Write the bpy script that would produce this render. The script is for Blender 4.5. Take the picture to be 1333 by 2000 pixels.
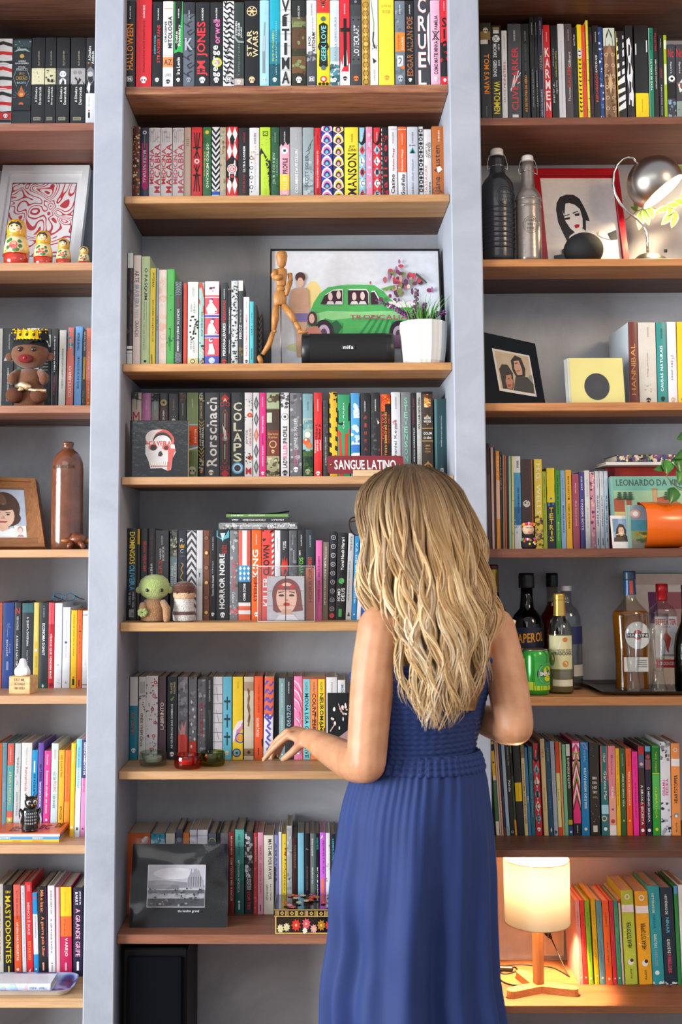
import bpy,math,random
import numpy as np
from mathutils import Vector,Matrix
# ------------------------------------------------------------------ scene, camera, light
for o in list(bpy.data.objects):bpy.data.objects.remove(o,do_unlink=True)
SC=bpy.context.scene
COL=SC.collection
F_PX,D_CAM,Z_CAM=2200.0,2.97,1.42
YAW,PITCH,ROLL=math.radians(-0.57203),math.radians(4.81330),math.radians(-0.18088)
PPX,PPY=666.5-74.3177,1000-109.2826
_f=Vector((math.sin(YAW)*math.cos(PITCH),math.cos(YAW)*math.cos(PITCH),math.sin(PITCH)))
_r=Vector((math.cos(YAW),-math.sin(YAW),0));_u=_r.cross(_f)
CR=_r*math.cos(ROLL)+_u*math.sin(ROLL);CU=_u*math.cos(ROLL)-_r*math.sin(ROLL);CF=_f
CAMP=Vector((0,-D_CAM,Z_CAM))
cam=bpy.data.cameras.new('camera');camo=bpy.data.objects.new('camera',cam);COL.objects.link(camo)
camo.matrix_world=Matrix(((CR.x,CU.x,-CF.x,CAMP.x),(CR.y,CU.y,-CF.y,CAMP.y),(CR.z,CU.z,-CF.z,CAMP.z),(0,0,0,1)))
cam.sensor_fit='VERTICAL';cam.sensor_height=36;cam.sensor_width=24;cam.lens=F_PX*36/2000
cam.shift_x=74.3177/2000;cam.shift_y=-109.2826/2000
cam.dof.use_dof=True;cam.dof.focus_distance=3.12;cam.dof.aperture_fstop=4.0
SC.camera=camo
w=bpy.data.worlds.new('room_daylight');SC.world=w;w.use_nodes=True
w.node_tree.nodes['Background'].inputs[0].default_value=(0.88,0.92,1.0,1)
w.node_tree.nodes['Background'].inputs[1].default_value=0.58
def area(name,loc,target,sx,sy,power,col):
 l=bpy.data.lights.new(name,'AREA');l.shape='RECTANGLE';l.size=sx;l.size_y=sy;l.energy=power;l.color=col
 o=bpy.data.objects.new(name,l);COL.objects.link(o);o.location=loc
 o.rotation_euler=(Vector(target)-Vector(loc)).to_track_quat('-Z','Y').to_euler();return o
area('window_daylight',(-5.6,-3.0,1.35),(0.1,-0.1,1.15),3.2,2.6,580,(0.93,0.97,1.0))
area('front_fill_light',(-1.3,-3.9,3.1),(0.0,0.0,1.3),3.0,1.5,22,(1.0,0.98,0.95))  # unseen soft fill, added to brighten surfaces that face the camera
area('warm_fill_light',(2.0,-1.7,2.7),(.6,0,1.1),.5,.5,16,(1.0,0.72,0.45))  # unseen warm fill, added to warm the right side
SC.view_settings.view_transform='Standard';SC.view_settings.look='None'
SC.view_settings.gamma=1;SC.view_settings.use_curve_mapping=False
SC.view_settings.exposure=0.34
try:
 SC.cycles.use_denoising=True;SC.cycles.max_bounces=10;SC.cycles.transparent_max_bounces=16
 SC.cycles.caustics_reflective=False;SC.cycles.caustics_refractive=False;SC.cycles.sample_clamp_indirect=6
except Exception:pass
def U(px,py,Y):
 """point of the place seen at pixel (px, py), at distance Y behind the shelf fronts"""
 d=CF+CR*((px-PPX)/F_PX)+CU*((PPY-py)/F_PX)
 return CAMP+d*((Y-CAMP.y)/d.y)
def S(Y):return(Y+D_CAM)/F_PX
def proj(P):
 v=Vector(P)-CAMP;z=v.dot(CF);return PPX+F_PX*v.dot(CR)/z,PPY-F_PX*v.dot(CU)/z
 # ------------------------------------------------------------------ materials
def lin(c):
 if isinstance(c,str):
  c=c.lstrip('#');c=[int(c[i:i+2],16)/255 for i in(0,2,4)]
 return tuple((x/12.92 if x<=.04045 else((x+.055)/1.055)**2.4)for x in c)
_M={}
def nodes_of(name):
 m=bpy.data.materials.new(name);m.use_nodes=True
 nt=m.node_tree;return m,nt,nt.nodes['Principled BSDF']
def mat(col,rough=.5,metal=0.,var=.10,scale=14.,bump=0.,bscale=60.,trans=0.,ior=1.45,coat=0.,sheen=0.,emit=None,estr=0.,sub=0.,alpha=1.,name=None,spec=.5):
 key=(col,rough,metal,var,scale,bump,bscale,trans,ior,coat,sheen,emit,estr,sub,alpha,spec)
 if key in _M:return _M[key]
 m,nt,b=nodes_of(name or 'paint_%s'%(col if isinstance(col,str)else 'x').lstrip('#'))
 N,L=nt.nodes,nt.links;c=lin(col)
 if var>0:
  tc=N.new('ShaderNodeTexCoord');no=N.new('ShaderNodeTexNoise');no.inputs['Scale'].default_value=scale;no.inputs['Detail'].default_value=4
  L.new(tc.outputs['Object'],no.inputs['Vector'])
  r=N.new('ShaderNodeValToRGB');L.new(no.outputs['Fac'],r.inputs['Fac'])
  r.color_ramp.elements[0].position=.3;r.color_ramp.elements[1].position=.7
  r.color_ramp.elements[0].color=(*[x*(1-var)for x in c],1);r.color_ramp.elements[1].color=(*[min(1,x*(1+var))for x in c],1)
  L.new(r.outputs['Color'],b.inputs['Base Color'])
  if bump>0:
   n2=N.new('ShaderNodeTexNoise');n2.inputs['Scale'].default_value=bscale;n2.inputs['Detail'].default_value=3
   L.new(tc.outputs['Object'],n2.inputs['Vector'])
   bp=N.new('ShaderNodeBump');bp.inputs['Strength'].default_value=bump;bp.inputs['Distance'].default_value=.004
   L.new(n2.outputs['Fac'],bp.inputs['Height']);L.new(bp.outputs['Normal'],b.inputs['Normal'])
 else:b.inputs['Base Color'].default_value=(*c,1)
 b.inputs['Roughness'].default_value=rough;b.inputs['Metallic'].default_value=metal
 b.inputs['Specular IOR Level'].default_value=spec;b.inputs['Transmission Weight'].default_value=trans;b.inputs['IOR'].default_value=ior
 b.inputs['Coat Weight'].default_value=coat;b.inputs['Coat Roughness'].default_value=.15
 b.inputs['Sheen Weight'].default_value=sheen;b.inputs['Subsurface Weight'].default_value=sub;b.inputs['Alpha'].default_value=alpha
 if sub:b.inputs['Subsurface Radius'].default_value=(.012,.005,.003)
 if emit:b.inputs['Emission Color'].default_value=(*lin(emit),1);b.inputs['Emission Strength'].default_value=estr
 _M[key]=m;return m
def wood(c1,c2,rough=.5,scale=1.,axis='X',seed=0.,bump=.25):
 key=('wood',c1,c2,rough,scale,axis,seed)
 if key in _M:return _M[key]
 m,nt,b=nodes_of('wood_%s'%c1.lstrip('#'));N,L=nt.nodes,nt.links
 tc=N.new('ShaderNodeTexCoord');mp=N.new('ShaderNodeMapping');L.new(tc.outputs['Object'],mp.inputs['Vector'])
 s={'X':(2.2,26,26),'Z':(26,26,2.2),'Y':(26,2.2,26)}[axis]
 mp.inputs['Scale'].default_value=[x*scale for x in s];mp.inputs['Location'].default_value=(seed,seed*1.7,seed*.6)
 n1=N.new('ShaderNodeTexNoise');n1.inputs['Scale'].default_value=1.6;n1.inputs['Detail'].default_value=7;n1.inputs['Roughness'].default_value=.62;n1.inputs['Distortion'].default_value=.7
 n2=N.new('ShaderNodeTexNoise');n2.inputs['Scale'].default_value=7;n2.inputs['Detail'].default_value=3
 n3=N.new('ShaderNodeTexNoise');n3.inputs['Scale'].default_value=.35;n3.inputs['Detail'].default_value=2
 for n in(n1,n2,n3):L.new(mp.outputs['Vector'],n.inputs['Vector'])
 mx=N.new('ShaderNodeMath');mx.operation='MULTIPLY_ADD';mx.inputs[1].default_value=.45;L.new(n2.outputs['Fac'],mx.inputs[0]);L.new(n1.outputs['Fac'],mx.inputs[2])
 m2=N.new('ShaderNodeMath');m2.operation='MULTIPLY_ADD';m2.inputs[1].default_value=.5;L.new(n3.outputs['Fac'],m2.inputs[0]);L.new(mx.outputs[0],m2.inputs[2])
 m3=N.new('ShaderNodeMath');m3.operation='MULTIPLY';m3.inputs[1].default_value=.7;L.new(m2.outputs[0],m3.inputs[0])
 r=N.new('ShaderNodeValToRGB');L.new(m3.outputs[0],r.inputs['Fac'])
 r.color_ramp.elements[0].position=.55
 a,d=lin(c1),lin(c2);r.color_ramp.elements[0].color=(*d,1);r.color_ramp.elements[1].position=.82;r.color_ramp.elements[1].color=(*a,1)
 L.new(r.outputs['Color'],b.inputs['Base Color']);b.inputs['Roughness'].default_value=rough
 bp=N.new('ShaderNodeBump');bp.inputs['Strength'].default_value=bump;bp.inputs['Distance'].default_value=.002
 L.new(mx.outputs[0],bp.inputs['Height']);L.new(bp.outputs['Normal'],b.inputs['Normal'])
 _M[key]=m;return m
def plaster(c1,c2,name):
 m,nt,b=nodes_of(name);N,L=nt.nodes,nt.links
 tc=N.new('ShaderNodeTexCoord')
 n1=N.new('ShaderNodeTexNoise');n1.inputs['Scale'].default_value=3.2;n1.inputs['Detail'].default_value=9;n1.inputs['Roughness'].default_value=.65;n1.inputs['Distortion'].default_value=1.2
 n2=N.new('ShaderNodeTexNoise');n2.inputs['Scale'].default_value=45;n2.inputs['Detail'].default_value=5
 for n in(n1,n2):L.new(tc.outputs['Object'],n.inputs['Vector'])
 r=N.new('ShaderNodeValToRGB');L.new(n1.outputs['Fac'],r.inputs['Fac'])
 r.color_ramp.elements[0].position=.32;r.color_ramp.elements[1].position=.7
 r.color_ramp.elements[0].color=(*lin(c2),1);r.color_ramp.elements[1].color=(*lin(c1),1)
 L.new(r.outputs['Color'],b.inputs['Base Color']);b.inputs['Roughness'].default_value=.62
 ad=N.new('ShaderNodeMath');ad.operation='MULTIPLY_ADD';ad.inputs[1].default_value=.3
 L.new(n2.outputs['Fac'],ad.inputs[0]);L.new(n1.outputs['Fac'],ad.inputs[2])
 bp=N.new('ShaderNodeBump');bp.inputs['Strength'].default_value=.22;bp.inputs['Distance'].default_value=.006
 L.new(ad.outputs[0],bp.inputs['Height']);L.new(bp.outputs['Normal'],b.inputs['Normal'])
 return m
def glass(col='#ffffff',rough=.02,ior=1.45,name='glass'):
 """thin clear glass: tinted see-through, darker at grazing angles, with surface reflection"""
 key=('glass',col,rough,name)
 if key in _M:return _M[key]
 m,nt,b=nodes_of(name);N,L=nt.nodes,nt.links;c=lin(col)
 lw=N.new('ShaderNodeLayerWeight');lw.inputs[0].default_value=.35
 mc=N.new('ShaderNodeMix');mc.data_type='RGBA';L.new(lw.outputs['Facing'],mc.inputs[0])
 mc.inputs[6].default_value=(*[x**.5 for x in c],1);mc.inputs[7].default_value=(*[x**.8*.93 for x in c],1)
 tr=N.new('ShaderNodeBsdfTransparent');L.new(mc.outputs[2],tr.inputs[0])
 gl=N.new('ShaderNodeBsdfGlossy');gl.inputs['Roughness'].default_value=max(rough,.03)
 pw=N.new('ShaderNodeMath');pw.operation='POWER';pw.inputs[1].default_value=5.;lf=N.new('ShaderNodeLayerWeight');lf.inputs[0].default_value=.5;L.new(lf.outputs['Facing'],pw.inputs[0])
 fr=N.new('ShaderNodeMath');fr.operation='MULTIPLY_ADD';fr.inputs[1].default_value=.8;fr.inputs[2].default_value=.045;L.new(pw.outputs[0],fr.inputs[0])
 mx=N.new('ShaderNodeMixShader');L.new(fr.outputs[0],mx.inputs[0]);L.new(tr.outputs[0],mx.inputs[1]);L.new(gl.outputs[0],mx.inputs[2])
 L.new(mx.outputs[0],nt.nodes['Material Output'].inputs['Surface']);_M[key]=m;return m
 # ------------------------------------------------------------------ mesh building
class MB:
 def __init__(s):s.v=[];s.f=[];s.mi=[];s.sm=[];s.mats=[]
 def _m(s,m):
  if m not in s.mats:s.mats.append(m)
  return s.mats.index(m)
 def add(s,vs,fs,m,smooth=False):
  k=len(s.v);s.v+=[tuple(p)for p in vs];i=s._m(m)
  for f in fs:s.f.append(tuple(k+j for j in f));s.mi.append(i);s.sm.append(smooth)
  return s
 def box(s,c,d,m,R=None):
  x,y,z=d[0]/2,d[1]/2,d[2]/2
  vs=[Vector((a,b,e))for a in(-x,x)for b in(-y,y)for e in(-z,z)]
  if R is not None:vs=[R@p for p in vs]
  c=Vector(c)
  return s.add([p+c for p in vs],[(0,1,3,2),(4,6,7,5),(0,4,5,1),(2,3,7,6),(0,2,6,4),(1,5,7,3)],m)
 def bbox(s,c,d,m,bev=.002,R=None):
  """box with chamfered edges"""
  x,y,z=[q/2 for q in d];b=min(bev,x*.9,y*.9,z*.9);vs=[];idx={}
  for sx in(-1,1):
   for sy in(-1,1):
    for sz in(-1,1):
     for k in range(3):
      p=[sx*(x-b),sy*(y-b),sz*(z-b)];p[k]=(sx*x,sy*y,sz*z)[k]
      idx[(sx,sy,sz,k)]=len(vs);vs.append(Vector(p))
  fs=[]
  for k in range(3):
   o=[j for j in range(3)if j!=k]
   for sg in(-1,1):
    q=[]
    for a,e in((-1,-1),(1,-1),(1,1),(-1,1)):
     t=[0]*3;t[k]=sg;t[o[0]]=a;t[o[1]]=e;q.append(idx[(*t,k)])
    fs.append(q)
  for k in range(3):
   o=[j for j in range(3)if j!=k]
   for a in(-1,1):
    for e in(-1,1):
     q=[]
     for t_,kk in((-1,o[0]),(1,o[0]),(1,o[1]),(-1,o[1])):
      t=[0]*3;t[k]=t_;t[o[0]]=a;t[o[1]]=e;q.append(idx[(*t,kk)])
     fs.append(q)
  for sx in(-1,1):
   for sy in(-1,1):
    for sz in(-1,1):fs.append([idx[(sx,sy,sz,k)]for k in range(3)])
  out=[]
  for f in fs:
   n=(vs[f[1]]-vs[f[0]]).cross(vs[f[2]]-vs[f[0]]);cc=sum((vs[i]for i in f),Vector())/len(f)
   out.append(f if n.dot(cc)>0 else f[::-1])
  if R is not None:vs=[R@p for p in vs]
  c=Vector(c);return s.add([p+c for p in vs],out,m)
 def tube(s,path,rad,m,n=8,cap=True,flat=None,smooth=True,up=None):
  path=[Vector(p)for p in path];k=len(path)
  if not hasattr(rad,'__len__'):rad=[rad]*k
  vs=[];fs=[];prev=None
  for i,p in enumerate(path):
   t=(path[min(i+1,k-1)]-path[max(i-1,0)])
   if t.length<1e-9:t=Vector((0,0,1))
   t.normalize()
   if prev is None:
    a=up or Vector((0,0,1));a=a if abs(a.dot(t))<.95 else Vector((1,0,0))
    x=t.cross(a).normalized()
   else:
    x=(prev-t*prev.dot(t));x=x.normalized()if x.length>1e-6 else t.orthogonal().normalized()
   prev=x;y=t.cross(x);fl=1 if flat is None else flat
   for j in range(n):
    a=2*math.pi*j/n;vs.append(p+(x*math.cos(a)+y*math.sin(a)*fl)*rad[i])
  for i in range(k-1):
   for j in range(n):fs.append((i*n+j,i*n+(j+1)%n,(i+1)*n+(j+1)%n,(i+1)*n+j))
  if cap:
   fs.append(tuple(range(n))[::-1]);fs.append(tuple((k-1)*n+j for j in range(n)))
  return s.add(vs,fs,m,smooth)
 def lathe(s,prof,m,n=32,c=(0,0,0),smooth=True,R=None,sy=1.,close=True):
  """prof: [(radius, z)] bottom to top"""
  c=Vector(c);vs=[];fs=[];k=len(prof)
  for r,z in prof:
   for j in range(n):
    a=2*math.pi*j/n;p=Vector((r*math.cos(a),r*math.sin(a)*sy,z));vs.append((R@p if R is not None else p)+c)
  for i in range(k-1):
   for j in range(n):fs.append((i*n+j,i*n+(j+1)%n,(i+1)*n+(j+1)%n,(i+1)*n+j))
  if close:fs.append(tuple(range(n))[::-1]);fs.append(tuple((k-1)*n+j for j in range(n)))
  return s.add(vs,fs,m,smooth)
 def ball(s,c,r,m,n=20,k=12,R=None):
  if not hasattr(r,'__len__'):r=(r,r,r)
  c=Vector(c);vs=[];fs=[]
  for i in range(k+1):
   t=math.pi*i/k
   for j in range(n):
    a=2*math.pi*j/n;p=Vector((r[0]*math.sin(t)*math.cos(a),r[1]*math.sin(t)*math.sin(a),-r[2]*math.cos(t)));vs.append((R@p if R is not None else p)+c)
  for i in range(k):
   for j in range(n):fs.append((i*n+j,i*n+(j+1)%n,(i+1)*n+(j+1)%n,(i+1)*n+j))
  return s.add(vs,fs,m,True)
 def poly(s,pts,m):return s.add(pts,[tuple(range(len(pts)))],m)
 def loft(s,rings,m,cap=True,smooth=True):
  n=len(rings[0]);vs=[p for r in rings for p in r];fs=[]
  for i in range(len(rings)-1):
   for j in range(n):fs.append((i*n+j,i*n+(j+1)%n,(i+1)*n+(j+1)%n,(i+1)*n+j))
  if cap:fs.append(tuple(range(n))[::-1]);fs.append(tuple((len(rings)-1)*n+j for j in range(n)))
  return s.add(vs,fs,m,smooth)
 def extrude(s,pts2,depth,m,f):
  """closed 2-D outline pts2 pushed back by depth; f(u, v, d) -> point"""
  n=len(pts2);vs=[f(u,v,0)for u,v in pts2]+[f(u,v,depth)for u,v in pts2]
  return s.add(vs,[tuple(range(n)),tuple(range(2*n-1,n-1,-1))]+[(i,i+n,(i+1)%n+n,(i+1)%n)for i in range(n)],m)
 def obj(s,name,parent=None,loc=None):
  me=bpy.data.meshes.new(name);me.from_pydata(s.v,[],s.f)
  for m in s.mats:me.materials.append(m)
  me.polygons.foreach_set('material_index',s.mi);me.polygons.foreach_set('use_smooth',s.sm);me.update()
  o=bpy.data.objects.new(name,me);COL.objects.link(o)
  if parent is not None:o.parent=parent
  if loc is not None:o.location=loc
  return o
def tag(o,label,cat,group=None,kind=None):
 o['label']=label;o['category']=cat
 if group:o['group']=group
 if kind:o['kind']=kind
 return o
def thing(name,label,cat,loc=(0,0,0),group=None,rot=None):
 o=bpy.data.objects.new(name,None);COL.objects.link(o);o.location=loc;o.empty_display_size=.02
 if rot:o.rotation_euler=rot
 return tag(o,label,cat,group)
def struct(o):o['kind']='structure';return o
# ------------------------------------------------------------------ lettering: outlines of the built-in font laid out by hand
_G={}
def _glyphs(chars,bold):
 objs=[]
 for ch in chars:
  c=bpy.data.curves.new('glyph','FONT');c.body=ch;c.resolution_u=2;c.fill_mode='FRONT'
  c.offset=.018 if bold else 0.
  o=bpy.data.objects.new('glyph',c);COL.objects.link(o);objs.append((ch,o,c))
 dg=bpy.context.evaluated_depsgraph_get();dg.update()
 for ch,o,c in objs:
  me=o.evaluated_get(dg).to_mesh();n=len(me.vertices)
  co=np.zeros(n*3);me.vertices.foreach_get('co',co);co=co.reshape(-1,3)[:,:2]
  _G[(ch,bold)]=(co.copy(),[tuple(p.vertices)for p in me.polygons]);o.to_mesh_clear()
 for ch,o,c in objs:bpy.data.objects.remove(o);bpy.data.curves.remove(c)
ALPH='ABCDEFGHIJKLMNOPQRSTUVWXYZabcdefghijklmnopqrstuvwxyz0123456789.,-&()|/?!:\'ÁÂÃÀÇÉÊÍÓÔÕÚáâãàçéêíóôõú占星術殺人事件'
_glyphs(ALPH,False);_glyphs(ALPH,True)
def text2d(t,bold=True):
 V=[];Fc=[];x=0.;k=0
 for ch in t:
  if ch==' ':x+=.26;continue
  g=_G.get((ch,bold))
  if g is None or len(g[0])==0:x+=.3;continue
  co,fs=g;x0=co[:,0].min();V.append(co+[x-x0,0]);Fc+=[tuple(i+k for i in f)for f in fs];k+=len(co)
  x+=(co[:,0].max()-x0)+.075
 if not V:return None
 V=np.concatenate(V);return V,Fc
def text_fit(t,bold=True):
 """text scaled to the unit square"""
 r=text2d(t,bold)
 if r is None:return None
 V,Fc=r;lo=V.min(0);hi=V.max(0);return(V-lo)/np.maximum(hi-lo,1e-6),Fc,(hi-lo)
 # ------------------------------------------------------------------ the room and the built-in niches
DEP=.322
PL=plaster('#a9aeb9','#959ba7','burnt_cement_pillar');PB=plaster('#c0c2c6','#a4a7ac','burnt_cement_niche')  # one cement; the niche copy is lightened to lift its shaded walls
def wallbox(name,x0,x1,y0,y1,z0,z1,m):
 b=MB();b.bbox(((x0+x1)/2,(y0+y1)/2,(z0+z1)/2),(x1-x0,y1-y0,z1-z0),m,.003);return struct(b.obj(name))
wallbox('floor',-3.2,3.0,-5.6,.5,-.08,0.,wood('#b08a66','#7d5a40',.4))
wallbox('wall_back',-2.3,2.4,DEP,DEP+.12,0,3.1,PB)
P1,P2,P3,P4=-.5909,-.5110,.3689,.4510
wallbox('pillar_left',P1,P2,-.025,DEP,0,3.1,PL)
wallbox('pillar_right',P3,P4,-.025,DEP,0,3.1,PL)
wallbox('pillar_shade_left',-2.3,-1.07,-.025,DEP,0,3.1,PL)  # unseen block, set close in to shade the left niche
wallbox('pillar_end_right',1.33,2.4,-.025,DEP,0,3.1,PL)
SHZ={}
_ord=['top','second','third','fourth','fifth','sixth','lowest']
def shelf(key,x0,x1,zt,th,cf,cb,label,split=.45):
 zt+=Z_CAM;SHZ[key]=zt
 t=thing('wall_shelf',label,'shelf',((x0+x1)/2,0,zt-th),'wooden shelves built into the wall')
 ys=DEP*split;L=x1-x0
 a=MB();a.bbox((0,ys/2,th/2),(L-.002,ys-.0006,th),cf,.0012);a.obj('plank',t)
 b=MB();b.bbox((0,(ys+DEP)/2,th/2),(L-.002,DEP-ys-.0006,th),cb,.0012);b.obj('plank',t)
DK='#4a2c1e'
def shelves(pref,x0,x1,rows,side):
 for i,(zt,zb,c1,c2,c3,c4)in enumerate(rows):
  nm=_ord[i-1]if i else None
  lab=('wooden shelf plank above the topmost books, %s column'%side)if i==0 else '%s wooden shelf plank in the %s column'%(nm,side)
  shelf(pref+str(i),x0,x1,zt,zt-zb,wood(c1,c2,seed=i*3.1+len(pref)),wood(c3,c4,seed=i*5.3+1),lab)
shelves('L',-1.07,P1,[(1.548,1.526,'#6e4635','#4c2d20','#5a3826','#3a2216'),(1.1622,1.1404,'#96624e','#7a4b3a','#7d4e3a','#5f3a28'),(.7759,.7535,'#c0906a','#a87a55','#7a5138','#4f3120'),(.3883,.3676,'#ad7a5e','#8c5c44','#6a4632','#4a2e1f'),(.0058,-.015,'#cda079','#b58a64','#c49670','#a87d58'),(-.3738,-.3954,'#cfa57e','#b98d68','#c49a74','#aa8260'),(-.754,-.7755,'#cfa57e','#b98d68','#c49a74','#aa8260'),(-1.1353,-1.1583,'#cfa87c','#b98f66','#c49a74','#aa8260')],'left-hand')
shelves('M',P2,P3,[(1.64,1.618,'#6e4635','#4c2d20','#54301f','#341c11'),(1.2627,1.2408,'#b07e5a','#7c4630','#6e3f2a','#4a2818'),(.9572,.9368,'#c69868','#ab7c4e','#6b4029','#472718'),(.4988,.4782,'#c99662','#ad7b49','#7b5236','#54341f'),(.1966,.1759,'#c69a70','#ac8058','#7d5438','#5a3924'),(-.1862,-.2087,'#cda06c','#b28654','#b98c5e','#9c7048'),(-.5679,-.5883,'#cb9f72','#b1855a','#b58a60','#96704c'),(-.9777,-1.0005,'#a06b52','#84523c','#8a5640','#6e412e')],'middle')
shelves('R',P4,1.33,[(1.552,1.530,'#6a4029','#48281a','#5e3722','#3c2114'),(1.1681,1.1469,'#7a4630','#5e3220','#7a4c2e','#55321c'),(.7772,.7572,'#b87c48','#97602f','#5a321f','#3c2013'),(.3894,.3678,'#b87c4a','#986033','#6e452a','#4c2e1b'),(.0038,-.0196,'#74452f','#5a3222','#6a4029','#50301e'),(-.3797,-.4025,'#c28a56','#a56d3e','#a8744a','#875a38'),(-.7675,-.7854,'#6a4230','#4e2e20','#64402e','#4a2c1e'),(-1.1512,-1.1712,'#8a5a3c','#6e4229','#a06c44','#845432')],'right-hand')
# ------------------------------------------------------------------ books
K,W_,RD,YE,OR,PK,GY,DG='#17181c','#ececee','#dd2230','#f4d21f','#ef6a1f','#eb8fb4','#8f949b','#33363c'
NV,TE,GN,BL,CR_,LB,MG,BR,BE='#1c2440','#1f7f88','#2f8f4a','#2f7fc4','#efe6cf','#8cc8e6','#d81b7a','#6b432e','#d8c5ae'
PAGES=mat('#cfc3ad',.9,var=.12,scale=220)
def T(t,c,a,b,d='u',u=.5,w=.55,bold=True):return('T',t,c,a,b,d,u,w,bold)
def B(c,a,b,u0=0.,u1=1.):return('B',c,a,b,u0,u1)
def O(c,t,r=.3,u=.5,sy=1.):return('O',c,t,r,u,sy)
def RG(c,t,r=.4,th=.25,u=.5):return('R',c,t,r,th,u)
def SK(c='#f2f2f2',t=.935,s=.21,u=.5,e=None):return('K',c,t,s,u,e)
def DS(c='#e6e6e6',a=.07,b=.22,u=.5):return T('DARKSIDE',c,a,b,'u',u,.13)
def PG(c,*p):return('P',c,p)
def CH(c,n,a=0.,b=1.,th=.5,d=1):return('CH',c,n,a,b,th,d)
def DI(c,a,b,u0=0.,u1=1.):return PG(c,((u0+u1)/2,a),(u1,(a+b)/2),((u0+u1)/2,b),(u0,(a+b)/2))
def NZ(cols,n,seed,size=.3,a=0.,b=1.,u0=0.,u1=1.):return('N',cols,n,seed,size,a,b,u0,u1)
def LN(c,wd,*p):return('L',c,wd,p)
def SCL(cols,n):return('S',cols,n)
def ST(t,c,a,b,w=.7):return('ST',t,c,a,b,w)
def MS(c='#f0f0f0',t=.93):return('M',c,t)
ORD=['first','second','third','fourth','fifth','sixth','seventh','eighth','ninth','tenth','eleventh','twelfth','thirteenth','fourteenth','fifteenth','sixteenth','seventeenth','eighteenth','nineteenth','twentieth']
def ordn(i):
 if i<20:return ORD[i]
 t={2:'twenty',3:'thirty',4:'forty'}[(i+1)//10]
 return{2:'twentieth',3:'thirtieth',4:'fortieth'}[(i+1)//10]if(i+1)%10==0 else t+'-'+ORD[(i+1)%10-1]
_rng=random.Random(7)
def cover_mesh(w,h,d,th,m,bulge):
 n=6;pr=[(0,d)]
 for i in range(n+1):
  u=i/n;pr.append((w*u,-bulge*(1-(2*u-1)**2)))
 pr.append((w,d));t=min(th,w*.3)
 inn=[(w-t,d),(w-t,t*1.2),(t,t*1.2),(t,d)];P=pr+inn;k=len(P)
 vs=[(x,y,0)for x,y in P]+[(x,y,h)for x,y in P]
 fs=[(i,(i+1)%k,(i+1)%k+k,i+k)for i in range(k)]
 o=list(range(len(pr)));a,b_,c_,e_=len(pr),len(pr)+1,len(pr)+2,len(pr)+3
 cap=[(o[-2],o[-1],a,b_),tuple(o[1:-1])+(b_,c_),(o[0],o[1],c_,e_)]
 for f in cap:fs.append(tuple(f));fs.append(tuple(i+k for i in f[::-1]))
 b=MB();b.add(vs,fs,m);return b
class Spine:
 """turns (u, t) on the visible spine into points just in front of it"""
 def __init__(s,w,h,zf,bulge):s.w,s.h,s.zf,s.bg,s.lay=w,h,zf,bulge,0
 def up(s):s.lay+=1
 def p(s,u,t):
  z=min(max(s.zf(t),.0004),s.h-.0004);u=min(max(u,.004),.996)
  return(u*s.w,-s.bg*(1-(2*u-1)**2)-.0003-.00009*s.lay,z)
 def ar(s):return s.w/max(1e-6,abs(s.zf(0)-s.zf(1)))
def pm(c):return mat(c,.5,var=.05,scale=60)
def draw_text(b,sp,it):
 _,t,c,a,e,d,u,wf,bold=it;r=text_fit(t,bold)
 if r is None:return
 V,Fc,sz=r;sp.up();pts=[]
 for x,y in V:
  if d=='u':pts.append(sp.p(u+wf/2-y*wf if False else u+wf*(.5-y),e+(a-e)*x))
  elif d=='d':pts.append(sp.p(u+wf*(y-.5),a+(e-a)*x))
  else:pts.append(sp.p(u+wf*(x-.5),e+(a-e)*y))
 b.add(pts,Fc,pm(c))
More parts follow.
